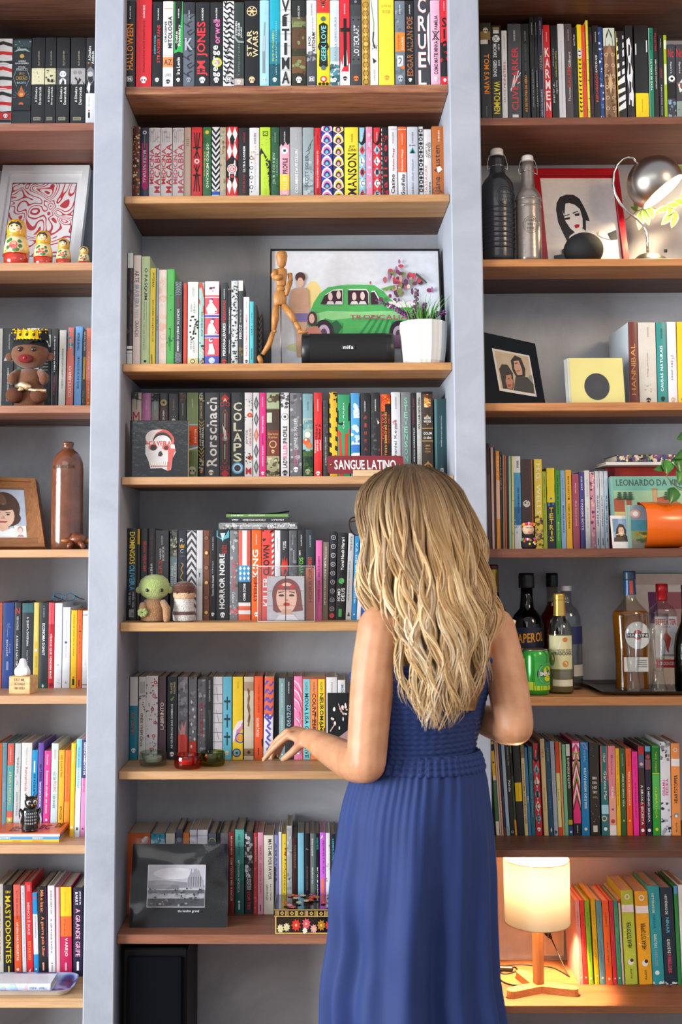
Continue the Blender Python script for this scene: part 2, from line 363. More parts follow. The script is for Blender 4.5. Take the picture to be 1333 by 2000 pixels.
def draw_art(b,sp,it):
 k=it[0];sp.up();A=sp.ar()
 def circ(c,t,r,u=.5,sy=1.,n=14):
  b.poly([sp.p(u+r*math.cos(2*math.pi*i/n),t-r*A*sy*math.sin(2*math.pi*i/n))for i in range(n)],pm(c))
 def quad(c,a,e,u0,u1):
  n=4;us=[u0+(u1-u0)*i/n for i in range(n+1)]
  vs=[sp.p(u,e)for u in us]+[sp.p(u,a)for u in us]
  b.add(vs,[(i,i+1,i+n+2,i+n+1)for i in range(n)],pm(c))
 if k=='B':quad(it[1],it[2],it[3],it[4],it[5])
 elif k=='O':circ(it[1],it[2],it[3],it[4],it[5])
 elif k=='R':
  _,c,t,r,th,u=it;n=18;vs=[]
  for i in range(n):
   a=2*math.pi*i/n
   for q in(r,r*(1-th)):vs.append(sp.p(u+q*math.cos(a),t-q*A*math.sin(a)))
  b.add(vs,[(2*i,2*((i+1)%n),2*((i+1)%n)+1,2*i+1)for i in range(n)],pm(c))
 elif k=='K':
  _,c,t,s_,u,e=it;circ(c,t-.12*s_*A,s_,u,.92);quad(c,t+.4*s_*A,t+1.15*s_*A,u-.55*s_,u+.55*s_)
  sp.up();e=e or '#1b1b20'
  circ(e,t+.15*s_*A,s_*.26,u-s_*.42,1,8);circ(e,t+.15*s_*A,s_*.26,u+s_*.42,1,8)
 elif k=='P':b.poly([sp.p(u,t)for u,t in it[2]],pm(it[1]))
 elif k=='CH':
  _,c,n,a,e,th,d=it;st=(e-a)/n;hgt=st*.9*d
  for i in range(n):
   t0=a+st*i
   for(ua,ub,ta,tb)in((0,.5,t0,t0+hgt),(.5,1,t0+hgt,t0)):
    cl=lambda x:min(max(x,a),e)
    b.poly([sp.p(ua,cl(ta)),sp.p(ub,cl(tb)),sp.p(ub,cl(tb+st*th)),sp.p(ua,cl(ta+st*th))],pm(c))
 elif k=='N':
  _,cols,n,seed,size,a,e,u0,u1=it;rg=random.Random(seed)
  for i in range(n):
   if i%12==0:sp.up()
   u=u0+(u1-u0)*rg.random();t=a+(e-a)*rg.random();c=rg.choice(cols);r=size*(.4+.8*rg.random());m_=rg.randint(5,7);ph=rg.random()*6
   el=.5+rg.random()
   b.poly([sp.p(min(max(u+r*el*(.6+.4*rg.random())*math.cos(ph+2*math.pi*j/m_),u0),u1),min(max(t+r*A*(.6+.4*rg.random())*math.sin(ph+2*math.pi*j/m_),a),e))for j in range(m_)],pm(c))
 elif k=='L':
  _,c,wd,p=it
  for(u0,t0),(u1,t1)in zip(p[:-1],p[1:]):
   du,dt=u1-u0,(t1-t0)/A;l=math.hypot(du,dt)or 1;nx,ny=-dt/l*wd/2,du/l*wd/2*A
   b.poly([sp.p(u0+nx,t0+ny),sp.p(u1+nx,t1+ny),sp.p(u1-nx,t1-ny),sp.p(u0-nx,t0-ny)],pm(c))
 elif k=='S':
  _,cols,n=it;st=1/n
  for i in range(n+1):
   t=st*(i+.35)
   for j,c in enumerate(cols):
    sp.up();r=.5*(1-.23*j);m_=10
    b.poly([sp.p(.5+r*math.cos(math.pi*q/m_),min(1,max(0,t-st*.75*(1-.23*j)*math.sin(math.pi*q/m_))))for q in range(m_+1)]+[sp.p(.5,min(1,t+st*.28*(1-.2*j)))],pm(c))
 elif k=='M':
  _,c,t=it;s_=.26;h_=s_*A
  quad(c,t-h_,t+h_*.8,.5-s_,.5+s_);sp.up()
  quad('#17181c',t-h_*.8,t+h_*.6,.5-s_*.8,.5+s_*.8);sp.up()
  draw_text(b,sp,T('M',c,t-h_*.65,t+h_*.45,'h',.5,s_*1.15))
ROW={}
def row(key,phrase,ybot,Y=.165,name='book',lean=None,depth=.15,grp=None):
 ROW.update(z=SHZ[key],ph=phrase,yb=ybot,Y=Y,name=name,lean=lean,n=0,depth=depth,grp=grp or 'books on the '+phrase)
def bk(x0,x1,top,col,look,*dec,lean='row',Y=None,depth=None,yb=None,gloss=.38,th=.0022,dz=0.,pages=True,label=None):
 R_=ROW;Y=R_['Y']if Y is None else Y;yb=yb or R_['yb'];lean=R_['lean']if lean=='row' else lean
 z0=R_['z']+dz;a=U(x0,yb,Y);c=U(x1,yb,Y);w=c.x-a.x-.0007;xc=(x0+x1)/2
 ang=0.
 if lean is not None:
  q=U(x0+lean,top,Y);ang=math.atan2(q.x-a.x,q.z-z0)
 h=(U(xc,top,Y).z-z0)/math.cos(ang)
 d=depth or min(R_['depth']*(.93+.1*_rng.random()),DEP-Y-.004)
 bg=min(.0014,w*.05);rnd=_rng.random()
 b=cover_mesh(w,h,d,th,mat(col,gloss,var=.06,scale=35,coat=.25),bg)
 o=b.obj(R_['name']);o.location=(a.x,Y,z0+(w*math.sin(ang)if ang>0 else 0)+.0002);o.rotation_euler=(0,ang,0)
 R_['n']+=1
 tag(o,label or '%s, %s from left, %s'%(look,ordn(R_['n']-1),R_['ph']),'book',R_['grp'])
 t=min(th,w*.3)
 if pages and w>.006:
  pg=MB();pg.box((w/2,(t*1.2+d)/2-.001,h/2),(w-2*t-.0002,d-t*1.2-.004,h-.006),PAGES);pg.obj('page_block',o)
 sp=Spine(w,h,lambda v:(U(xc,top+(yb-top)*v,Y).z-z0)/math.cos(ang),bg)
 art=MB();tx=MB()
 for it in dec:
  if it is None:continue
  if it[0]=='T':draw_text(tx,sp,it)
  elif it[0]=='ST':
   _,s_,c_,a_,e_,w_=it;n=len(s_)
   for i,ch in enumerate(s_):
    if ch!=' ':draw_text(tx,sp,T(ch,c_,a_+(e_-a_)*(i+.06)/n,a_+(e_-a_)*(i+.9)/n,'h',.5,w_ if ch not in 'I' else w_*.35))
  else:draw_art(art,sp,it)
 if art.v:art.obj('printed_pattern',o)
 if tx.v:tx.obj('spine_lettering',o)
 return o
 # ---- middle column, row 1
row('M1','top middle shelf',167,Y=.015)
bk(243.6,264,1,K,'black book with orange vertical title',T('HALLOWEEN','#f08a24',.28,.82,w=.62),DS(),MS())
bk(265.4,296,-1,RD,'wide bright red book with small dark lettering',T('DICIONARIO DOS DEMÔNIOS','#8c1018',.25,.85,w=.14),DS(),SK())
bk(297,317,4,K,'black book with red and blue title',T('STRANGER FANS','#d93a3a',.28,.73,u=.64,w=.3),T('JOSEPH VOGEL','#63b4d8',.4,.63,u=.3,w=.2),DS(a=.08,b=.22,u=.6),SK())
bk(318,338.5,3,'#dfe0e2','white book with orange letter band near its foot',B('#dd8a55',.085,.095,.1,.9),B('#dd8a55',.65,.655),B('#dd8a55',.665,.785),T('AZ','#5a3a2a',.69,.76,'h',.5,.75),T('ORIGENS','#3a3d44',.24,.49,u=.25,w=.2),T('MITOLOGIA','#24262c',.18,.56,u=.68,w=.38),T('LIVRO','#777a80',.86,.9,'h',.5,.6,False),SK('#24262c',.955,.2,e='#dfe0e2'))
bk(339.7,357.5,3,K,'black book with green upper half',PG('#2fae4e',(0,0),(1,0),(1,.615),(.5,.6),(0,.62)),DS(a=.09,b=.2),T('O bebê de','#f0f4f0',.36,.5,u=.28,w=.25),T('Rosemary','#f0f4f0',.28,.53,u=.62,w=.42),T('Ira Levin','#f0f0f0',.67,.87,w=.4),SK())
bk(358,380.5,5,'#59616d','blue-grey book with dark tentacles and pale initial',B('#2a2e36',0,.14),*[LN('#2c3038',.09,(.0 if i%2 else 1.,.15+.1*i),(.55,.2+.1*i),(.35,.16+.1*i),(.75,.13+.1*i))for i in range(8)],T('K','#aab0ba',.43,.58,'h',.5,.7),DS('#aab0ba',.1,.22),SK('#8f97a3'))
bk(381.5,409.7,5,'#1b1c20','wide black book with huge red vertical title',T('JIM JONES','#e5333a',.235,.885,w=.76),DS(),SK())
bk(410.7,435.5,5,'#1b1c20','black book with white-pink title and lime disc',O('#b7d52e',.725,.4,.55),O('#e27ab0',.725,.2,.6),T('george','#f2f2f2',.52,.9,u=.52,w=.55),T('orwell','#e86fb2',.21,.5,u=.52,w=.52),DS(),SK())
bk(436,457.7,3,'#e4e6e8','white book covered in black branching pattern',*[LN('#15161a',.13,(.05,i/17),(.35+.3*((i*7)%3-1)*.4,(i+.7)/17),(.6,(i+.2)/17),(.95,(i+.8)/17))for i in range(17)],*[LN('#15161a',.1,(.3+.2*((i*5)%3),i/14),(.2+.2*((i*3)%4),(i+.9)/14))for i in range(14)],MS(t=.94))
bk(458,477,5,'#2c3836','dark green-grey book with stacked white author name',B('#b5a49c',.92,1),PG('#8d9a98',(0,.39),(.4,.46),(1,.47),(1,.49),(.4,.49),(0,.43)),T('STEPHEN','#e8eae8',.23,.4,u=.2,w=.2),T('GRAHAM','#e8eae8',.25,.41,u=.48,w=.2),T('JONES','#e8eae8',.3,.43,u=.75,w=.2),T('Temporada','#77857f',.5,.9,u=.5,w=.25,bold=False),SK(t=.96))
bk(478,507,2,'#16171b','wide black book with beige round emblem and title',RG('#d9bf92',.125,.36,.15),O('#d9bf92',.125,.13),*[LN('#d9bf92',.09,(.5+.12*math.cos(a*1.047),.125+.027*math.sin(a*1.047)),(.5+.34*math.cos(a*1.047),.125+.06*math.sin(a*1.047)))for a in range(6)],T('STAR','#e2c99c',.35,.66,u=.33,w=.34),T('WARS','#e2c99c',.36,.67,u=.74,w=.36),SK('#d9bf92'))
bk(507.7,526,1,'#9fd3ea','light blue book with drawing of a scalpel',LN('#7f8b94',.3,(.45,.86),(.45,.6)),LN('#a7b2ba',.3,(.45,.6),(.47,.42)),LN('#8f9aa3',.14,(.48,.42),(.55,.26)),DS('#cfe9f5',.06,.16),SK('#d8eef8'))
bk(527,547.6,0,'#12788a','teal book fading to dark with gold lettering',B('#19a5bd',0,.35),B('#178ea4',.35,.5),B('#14505c',.75,1),T('BECKY CHAMBERS','#a9bd5c',.36,.72,u=.35,w=.2),T('um registro íntimo','#d5e6e8',.25,.88,u=.65,w=.14,bold=False),SK())
bk(548,569,-1,'#d3d6d6','pale grey book with large stacked black capitals',*[B('#8f9392',.14*i+.12,.14*i+.126)for i in range(7)],ST('VÍTIMA','#26282a',0.,1.,.72))
bk(570.4,598.5,1,'#20241f','book with dark landscape photograph on its spine',B('#5f5a3c',.2,.27),B('#7a8256',.25,.32),B('#5a3d28',.33,.57),B('#33331f',.57,.66),B('#6b4a2c',.66,.86),B('#2a2a1e',.86,1),NZ(['#6f7a4a','#4a3a26','#7d8a5a'],18,3,.2,.2,.9),DS('#c8ccc4'),SK())
bk(599.7,619.4,1,'#d9dadc','book with light grey top and dark lower third',B('#44474d',.63,1),NZ(['#8c8f94','#5d6066'],8,5,.3,.6,.72),T('JACK','#1d1e22',.42,.54,u=.3,w=.32),T('KETCHUM','#1d1e22',.38,.6,u=.7,w=.32),T('A garota da casa','#6a6d72',.2,.38,u=.6,w=.16,bold=False),DS('#8a8d92',.04,.18),MS('#eef0f2',.93))
bk(620,645,-1,YE,'yellow book with red top and turquoise circus title',B('#d8372c',0,.16),PG('#f2f2ee',(.2,.0),(.8,0),(.5,.1)),*[LN('#222222',.09,(.25+.04*i,.015+.02*i),(.75-.04*i,.015+.02*i))for i in range(4)],PG('#1d1d20',(.5,.27),(.85,.3),(.8,.5),(.95,.55),(.8,.6),(.85,.78),(.5,.8),(.15,.78),(.2,.6),(.05,.55),(.2,.5),(.15,.3)),T('GEEK LOVE','#7fd9cf',.31,.72,u=.53,w=.4),O('#4f6f6c',.23,.2),O('#4f6f6c',.8,.2),O('#d8372c',.93,.26),O('#f0e6d8',.93,.15),*[O('#1d1d20',.985,.12,u)for u in(.2,.5,.8)])
bk(645.6,664,1,'#ccd8df','pale grey-blue book with teal splash at its foot',B('#9fb9c4',.55,.72),NZ(['#4b8a98','#23525e','#2e6b78','#14323a'],30,8,.3,.74,1),T('DIÁRIAS OBSCURAS','#8da0aa',.2,.72,u=.55,w=.25,bold=False),SK())
bk(664.7,684.6,0,RD,'red book with black cross and white flames',B('#e8e8ea',.84,1),PG('#e8e8ea',(0,.84),(.1,.7),(.25,.78),(.4,.62),(.55,.74),(.7,.58),(.8,.76),(1,.74),(1,.85),(0,.85)),B('#151518',.22,.78,.38,.68),B('#151518',.33,.375,.05,.98),DS('#f3dede',.05,.17),SK('#202024',t=.92,e='#e8e8ea'))
bk(685.6,707,-1,'#3b3e42','charcoal book with white riveted title and orange skull',B('#292b2f',.0,.06),B('#4a4d52',.2,.76,.08,.95),T('LOVECRAFT','#e9eae8',.3,.66,u=.55,w=.5),O('#85888c',.03,.13),*[O('#202226',.24+.46*i,.09,.25+.5*j)for i in(0,1)for j in(0,1)],SK('#e8752f',.92,.24))
bk(708,723.4,0,'#b8903c','gold ornate patterned book',*[RG('#7a5a1c',.06+.1*i,.42,.2)for i in range(10)],*[DI('#d6b25a',.08+.1*i,.14+.1*i,.25,.75)for i in range(9)],O('#d9b962',.52,.42),RG('#8a6a26',.52,.44,.3))
bk(724,740,-1,'#e2e2df','white book with green root drawn down its spine',LN('#6f8f4a',.09,(.15,.0),(.3,.15),(.5,.28),(.45,.38)),LN('#2c2a28',.16,(.45,.38),(.35,.48),(.55,.57)),NZ(['#2c2a28','#4a443c'],10,12,.12,.52,.6,.2,.9),PG('#2c2a28',(.3,.68),(.8,.72),(.4,.75)),T('DARKSIDE','#9a9a98',.82,.95,u=.5,w=.16))
bk(741,771.3,0,'#ecd93c','wide plain yellow book with pale lettering',T('DYKAS','#c9b634',.06,.09,'h',.5,.6),T('BLOOM','#c9b634',.12,.16,'h',.5,.5),SK('#c9983a',.91,.15,e='#ecd93c'))
bk(773,793,2,'#6e7986','blue-grey book with orange block and white tag',NZ(['#5d6874','#83909c'],26,14,.25),B('#f0842c',.375,.6),T('OUTSIDER','#8a4312',.4,.58,u=.35,w=.16),T('DARK','#f6e8d8',.42,.58,u=.75,w=.2),B('#dfe3e6',.65,.78,.2,.8),T('2','#5d6874',.67,.76,'h',.5,.4),O('#e8752f',.79,.2,.75),DS('#dfe5ea',.05,.16),SK('#aab4bd',.92,.3))
bk(794,810.6,2,'#181719','black book with copper author name',T('EDGAR ALLAN POE','#a2653e',.19,.89,w=.72),DS('#dadada',.05,.16),SK())
bk(811,841.5,0,'#3a3d44','dark grey book with large white and red stacked capitals',PG('#e5e8ea',(1,.14),(.86,.2),(.82,.4),(.88,.6),(.84,.7),(1,.77)),ST('CRUEL','#c9424a',-.03,1.03,.56),ST('CRUEL','#eef2f4',-.035,1.025,.5))
bk(842.5,861.6,1,'#e8afc6','pink book with condensed black title',T('COMO MATEI MINHA','#35272e',.48,.87,u=.55,w=.42),T('QUERIDA','#35272e',.36,.47,u=.55,w=.42),T('FAMÍLIA','#35272e',.18,.345,u=.55,w=.42),LN('#1d1519',.08,(.2,.36),(.9,.47)),LN('#1d1519',.08,(.2,.47),(.9,.36)),SK('#f4dfe8',.925,e='#c98aa6'))
bk(862,877.7,0,'#1b1617','black and red book with dripping capitals',B('#d8222c',0,.5),NZ(['#d8222c'],10,21,.3,.48,.8),ST('SICK','#151214',.2,.74,.6),B('#d8222c',.9,1),DS('#f4d8d8',.02,.13),SK('#f0eaea',.94))
# ---- row 2
row('M2','second middle shelf',381,Y=.13)
bk(259.3,273.7,247,'#5c2b1c','narrow book with tangled red and gold pattern',NZ(['#a33c22','#c98a3a','#2b1a12','#d8b06a','#7a2218','#e3cfa8','#26402a'],90,31,.22))
bk(274,290.5,249.5,'#1d2947','navy book with magenta label panel',PG('#c01c6c',(.15,.23),(.85,.23),(.9,.9),(.45,.93),(.2,.88)),LN('#8a7456',.1,(.5,.12),(.5,.3)),T('BRUXA NATURAL','#e9d8e4',.34,.82,'d',w=.34),O('#e6e8ea',.075,.24),O('#1d2947',.075,.12))
for i,(x0,x1,cc)in enumerate(((290.8,313.5,'#c5394a'),(314,336,'#c9252c'),(337,359.4,'#d0616e'))):
 bk(x0,x1,250,'#e2e0e2','white book with ornate %s two-line title'%('red','bright red','faded pink-red')[i],T('MEDICINA',cc,.31,.84,u=.25,w=.38),T('MACABRA',cc,.24,.97,u=.73,w=.5),NZ(['#b9b7b9','#cfcdd0'],10,40+i,.14,.02,.22),*[LN('#a9a7aa',.03,(.15+.2*j,.05),(.15+.2*j,.22))for j in range(4)])
bk(360,373,249.5,'#cdb5a1','narrow beige book',*[B('#9c8674',.17+.03*j,.18+.03*j,.25,.75)for j in range(4)])
bk(374,395.5,249,'#d92a2c','red book with black crossed pitchforks',*[LN('#1d1416',.09,(.5+.12*j,.08),(.5+.05*j,.3),(.5-.12*j,.46))for j in(-2.2,0,2.2)],*[LN('#1d1416',.09,(.5+.12*j,.95),(.5+.05*j,.72),(.5-.12*j,.56))for j in(-2.2,0,2.2)],O('#ece4e4',.505,.24),O('#d92a2c',.505,.12),B('#1d1416',.29,.31,.15,.85),B('#1d1416',.7,.72,.15,.85))
bk(396.5,413,249,'#2c6b3c','green book with white title and yellow dot',NZ(['#235a31','#3a7d49'],20,44,.3),O('#e8c52c',.075,.24),T('GÓTICO MEXICANO','#eef2e8',.24,.9,'d',.6,.36),T('Silvia Moreno-Garcia','#d9c44a',.36,.72,'d',.24,.18))
bk(414,429.7,248.5,'#e3e6e9','book with black and white chevrons and blue foot',CH('#16181f',11,0,.95,.5,1),B('#2b5fc0',.95,1))
bk(430,442,249,'#b9ab8f','narrow beige book with faded map',NZ(['#8fa08a','#d3c7ae','#8a7a62','#9fb6a6','#c2b08c'],40,47,.3),T('TATUAGEM','#5d4f3c',.2,.4,u=.5,w=.3))
bk(443,464.8,248,'#d7262c','red and white harlequin book with compass medallion',*[DI('#ecebed',.0+.25*i-.02,.24+.25*i,.02,.48)for i in range(4)],*[DI('#ecebed',.0+.25*i-.02,.24+.25*i,.52,.98)for i in range(4)],DI('#17181c',.1,.28,.25,.75),PG('#17181c',(0,.5),(.5,.42),(1,.5),(1,.74),(.5,.82),(0,.74)),O('#e3e3e5',.62,.46),O('#c9343a',.62,.38),RG('#e3e3e5',.62,.3,.25),*[LN('#e3e3e5',.06,(.5+.32*math.cos(a*.785),.62+.05*math.sin(a*.785)),(.5-.32*math.cos(a*.785),.62-.05*math.sin(a*.785)))for a in range(4)])
bk(465.8,487,250,'#1a191c','black book with thin white and red lettering',T('ULTRA CARNEM','#ececec',.28,.66,u=.55,w=.22),T('CESAR BRAVO','#b3343a',.7,.97,u=.55,w=.2),T('DARKSIDE','#b3343a',.07,.22,u=.55,w=.15))
bk(487.6,507,250,'#dfe0e4','white book with black ring chain and gold dots',*[RG('#1a1b20',.45+.145*i,.2,.3,.2)for i in range(4)],*[O('#1a1b20',.52+.145*i,.06,.2)for i in range(4)],NZ(['#d9a04a','#cf8b3a'],10,51,.09,.28,.48,.15,.95),T('DARKSIDE','#6a6c72',.08,.24,u=.55,w=.15),LN('#8a8c92',.03,(.55,.35),(.55,.95)))
bk(508,529,249,'#b9dc3a','lime green book with black lower half and lime title',PG('#1c1f1c',(.1,.3),(.55,.42),(1,.5),(1,1),(0,1),(0,.36)),PG('#b9dc3a',(.62,.3),(1,.34),(1,.5),(.7,.45)),T('GÊNIOS','#b9e03a',.44,.88,u=.55,w=.62),T('DA CIÊNCIA','#b9e03a',.9,.99,u=.5,w=.3),B('#1c1f1c',.06,.13,.28,.75),B('#b9dc3a',.07,.12,.33,.7),T('Cr','#1c1f1c',.075,.115,'h',.5,.3),NZ(['#1c1f1c'],8,52,.05,.16,.3))
bk(530,546,249,'#23573a','green book with thin pale lettering',NZ(['#1d4a31','#2b6444'],18,53,.3),T('J.R.R.TOLKIEN','#a9c7a4',.38,.84,u=.4,w=.42,bold=False),T('A BIOGRAFIA','#8fb592',.46,.72,u=.75,w=.16),DS('#a9c7a4',.08,.22))
bk(547,566.3,248.5,'#17171b','black and pink book with eye medallion',B('#eca6b8',.28,1),PG('#eca6b8',(0,.3),(.15,.25),(.35,.29),(.6,.22),(.8,.27),(1,.24),(1,.32),(0,.32)),B('#f0c93a',.7,.93),O('#f3eef0',.35,.36),O('#5d7f92',.35,.17),O('#17171b',.35,.08),T('PROFILE','#1b171b',.46,.69,u=.55,w=.5),T('KILLERS','#f6e7a0',.7,.92,u=.55,w=.5),T('LADY','#f7e9ee',.93,1.,u=.55,w=.5),DS(a=.07,b=.22))
bk(567,591,249,'#a3a8ab','wide grey book with white vertical title',T('COLUMBINE DAVE CULLEN','#eceeef',.33,.97,u=.55,w=.24),DS('#c5cacc',.09,.2))
bk(592,614,249.5,'#93a3a9','blue-grey book with dark thin lettering and fog swirls',NZ(['#a9b7bb','#7f9096','#b9c6c9'],20,55,.35,.5,1),LN('#4f5c63',.05,(.9,.18),(.5,.3),(.6,.38),(.2,.44)),LN('#4f5c63',.05,(.75,.22),(.65,.32),(.3,.36)),T('SCOTT SIGLER','#414c52',.42,.88,u=.35,w=.3,bold=False))
bk(615,628,250,'#c7202a','narrow red book with small white title',T('TODOS SE LAVAM NO TANQUE DO SOL','#f0dcdc',.34,.9,w=.28),T('CONFORTE','#7a1016',.9,1,w=.3),DS('#7a1016',.1,.25))
bk(628.5,650.6,247,'#2637a8','blue book with pink and turquoise scallops',SCL(['#eceaf0','#e07ab4','#1f2a8a','#4fcdb9','#e07ab4'],6))
bk(651.6,672.6,248,'#3b2b4c','purple book with yellow and pink scallops',SCL(['#eceaf0','#ecca2c','#3b2b4c','#e39ab4','#7fbde0'],6))
bk(673.8,701,249,'#ecd530','wide yellow book with heavy black title',T('MANSON','#17171a',.385,1.,u=.55,w=.66),T('JEFF','#3a3623',.27,.31,'h',.55,.42,False),T('GUINN','#3a3623',.315,.36,'h',.55,.6,False),T('DARKSIDE','#8c7d22',.1,.22,u=.55,w=.12))
def alice(x0,x1,c0,c1,c2,look,ink):
 bk(x0,x1,249.5,c0,look,PG('#17171b',(0,0),(1,0),(1,.22),(.5,.27),(0,.22)),*[DI(c1 if i%2==0 else c2,.26+.165*i,.41+.165*i,.08,.92)for i in range(5)],*[T('ALICE'[i],ink,.295+.165*i,.37+.165*i,'h',.5,.34)for i in range(5)],*[O(ink,.25+.17*i,.06,u)for i in range(1,5)for u in(.1,.9)],DS(a=.07,b=.2))
alice(701.8,715.4,'#8cc3dd','#d8454f','#e9eef2','narrow light blue book with lettered diamonds','#2a2430')
bk(716,728.8,248,'#e58fb1','narrow pink book with pale gothic lettering',T('a l i c e','#bcd3e6',.22,.9,w=.6),NZ(['#eea8c4','#d97a9e'],14,58,.2),DI('#f0bcd2',.08,.16,.2,.8))
alice(729.8,745.6,'#cf2530','#8fc0d4','#ecebee','narrow red book with lettered diamonds','#1d2026')
bk(746,760,249,'#17161a','black book with red gothic lettering and dashed edge',*[B('#d9d9dc',.02+.07*i,.06+.07*i,.02,.1)for i in range(14)],T('a l i c e','#c9323c',.26,.9,u=.55,w=.6),NZ(['#a92831'],8,60,.22,.1,.22),NZ(['#a92831'],8,61,.22,.9,1.))
bk(760.5,777.8,247,'#dfdee4','pale lilac-white book with red name over black title',B('#b9b6c2',.04,.05),T('Casino','#1d1c22',.7,.98,u=.45,w=.42),T('Nicholas Pileggi','#b52d4c',.32,.65,u=.55,w=.26),DS('#77757f',.09,.25))
bk(778.8,795.7,248,'#e2e2e4','book with orange top and white foot',B('#e8622c',0,.665),T('Nicholas Pileggi','#f6e4dc',.33,.65,u=.5,w=.28),T('Goodfellas','#1d1c20',.7,1.,u=.55,w=.42),B('#f2d5c8',.035,.045),DS('#f6d8c8',.1,.26))
bk(796.7,818,248,'#c8ccd6','pale grey-lilac book with small turquoise triangle',PG('#2aa59a',(.5,.3),(.8,.39),(.2,.39)),PG('#17181c',(.5,.33),(.68,.39),(.3,.39)),T('DVD','#24262c',.265,.285,'h',.5,.55),T('CESAR BRAVO','#55585f',.82,1.,u=.5,w=.18,bold=False),T('VERUM PRESSUM','#6f727a',.48,.8,u=.5,w=.13,bold=False),DS('#6f727a',.08,.24))
bk(818.7,828.4,247.5,'#e4e5e8','slim black and white patterned book',*[RG('#17181e',.06+.125*i,.42,.45)for i in range(8)],*[DI('#17181e',.1+.125*i,.15+.125*i,.0,1.)for i in range(7)],B('#17181e',0,1,0,.12))
bk(829.3,844.7,253,'#dcdad6','slim white book with thin black and red script',T('GIFTS','#3c3c40',.22,.42,u=.35,w=.2,bold=False),T('DIVANIZE','#3c3c40',.2,.43,u=.7,w=.35,bold=False),T('MASSACRE','#c98a82',.55,1.,u=.25,w=.3,bold=False),T('PURE RIPPER','#2c2c30',.8,1.,u=.75,w=.2))
bk(845.4,870.7,247,'#b96529','wide rust-orange book with blue script name',T('Jane Austen','#2c3442',.28,.97,u=.45,w=.6,bold=False),PG('#ece8e4',(.35,.6),(.6,.58),(.8,.63),(.5,.68),(.4,.66)),DS('#f0e2d4',.06,.22,.55),RG('#8f4a1c',.94,.3,.15,.3))
# ---- row 3
row('M3','third middle shelf',711,Y=.06)
bk(248,259,494,'#26201f','tall narrow dark book with white head',B('#d3d8d4',0,.135),NZ(['#4a3438','#3a2a2e','#5b4044'],16,70,.5,.16,.8),B('#dfe0de',.84,.865),B('#dfe0de',.88,.9),B('#cfd0ce',.905,1),depth=.15)
bk(259.6,274.6,499,'#dccbc4','tall pale pink book with hand-drawn capitals',T('ARTE','#4a474b',.14,.25,'d',.45,.6,False),T('BRASILEIRA','#6b8ea6',.27,.48,'d',.45,.6,False),T('PARA','#a9b7c4',.5,.58,'d',.45,.6,False),T('CRIANÇAS','#4f5560',.6,.75,'d',.45,.6,False))
bk(275.5,292,501,'#b9cf9c','tall sage green book with heavy deco title',T('O PASQUIM','#222420',.11,.405,'d',.5,.42),T('ANTOLOGIA VOLUME II 1972-1973','#6c7a5c',.42,.87,'d',.35,.14),LN('#6c7a5c',.03,(.62,.42),(.62,.87)),O('#262824',.975,.16))
bk(292.4,303.7,524,'#ecd22c','yellow book with small black capitals',T('AO CORAÇÃO DA TEMPESTADE','#2a2618',.33,.77,u=.55,w=.32),T('Will Eisner','#2a2618',.04,.2,u=.55,w=.4,bold=False),T('QUADRINHOS','#2a2618',.9,1.,u=.4,w=.3))
bk(304.6,309.4,524,'#98a9bc','very thin grey-blue book',T('Il BILAL','#4b5f78',.5,.66,'d',.5,.5))
bk(309.8,325.3,527,'#f0ddd0','cream book with faded peach pattern',NZ(['#f3c3b0','#eed8c4','#e9e8dc','#f2cdbb'],26,73,.5))
bk(325.7,340.5,526,'#4fb552','bright green book with dark green drips',NZ(['#1f7a3e','#25663a'],10,74,.16,.6,.85),LN('#1f7a3e',.08,(.5,.62),(.45,.86)),LN('#1f7a3e',.08,(.35,.7),(.3,.82)),O('#1f7a3e',.28,.06),O('#1f7a3e',.43,.1))
bk(341,356,549,'#3d434b','slate book with silver ferns and white title',*[LN('#aeb8bc',.05,(.5,.03+.02*i),(.5+(.4 if j else-.4),.015+.02*i))for i in range(8)for j in(0,1)],*[LN('#aeb8bc',.05,(.5,.88+.015*i),(.5+(.4 if j else-.4),.865+.015*i))for i in range(8)for j in(0,1)],T('SECRETAS','#e2e4e4',.34,.53,'d',.5,.3),T('IRMÃOS GRIMM','#e2e4e4',.55,.85,'d',.5,.32),T('Histórias','#a8434a',.2,.32,'d',.5,.24))
bk(358,365.5,553,'#c8402e','thin red-orange book')
bk(366.6,387.5,551,'#e2e3df','white book with wreath of black beads',*[O('#1d1e20',.56+.14*math.sin(a*.55),.09,.9-.75*abs(math.cos(a*.55))**1. if False else .95-.72*math.cos(a*.28-1.57))for a in range(12)],*[O('#1d1e20',.56+.08*math.sin(a*.55-1.6),.075,.95-.42*math.cos(a*.28-1.57))for a in range(12)],T('ALMAS','#5a5d5e',.27,.37,u=.32,w=.16,bold=False),T('GÊMEAS','#5a5d5e',.25,.38,u=.62,w=.16,bold=False),T('PETER','#5a5d5e',.7,.82,u=.32,w=.16,bold=False),T('GRAHAM','#5a5d5e',.72,.87,u=.6,w=.16,bold=False),B('#d9cf9a',.93,1),RG('#3a3a34',.97,.22,.3),T('DARKSIDE','#7a7c7c',.07,.18,u=.5,w=.12))
bk(388.6,399,552,'#9fc4bd','narrow teal and red patterned book',PG('#cf4a38',(0,0),(.6,0),(1,.1),(1,.2),(0,.06)),PG('#cf4a38',(0,.2),(1,.3),(1,.4),(0,.25)),NZ(['#cf4a38','#3c3a3a','#d8d0b8'],16,77,.3,.72,1.),T('ouroboros','#4a5f5c',.36,.66,u=.5,w=.4,bold=False))
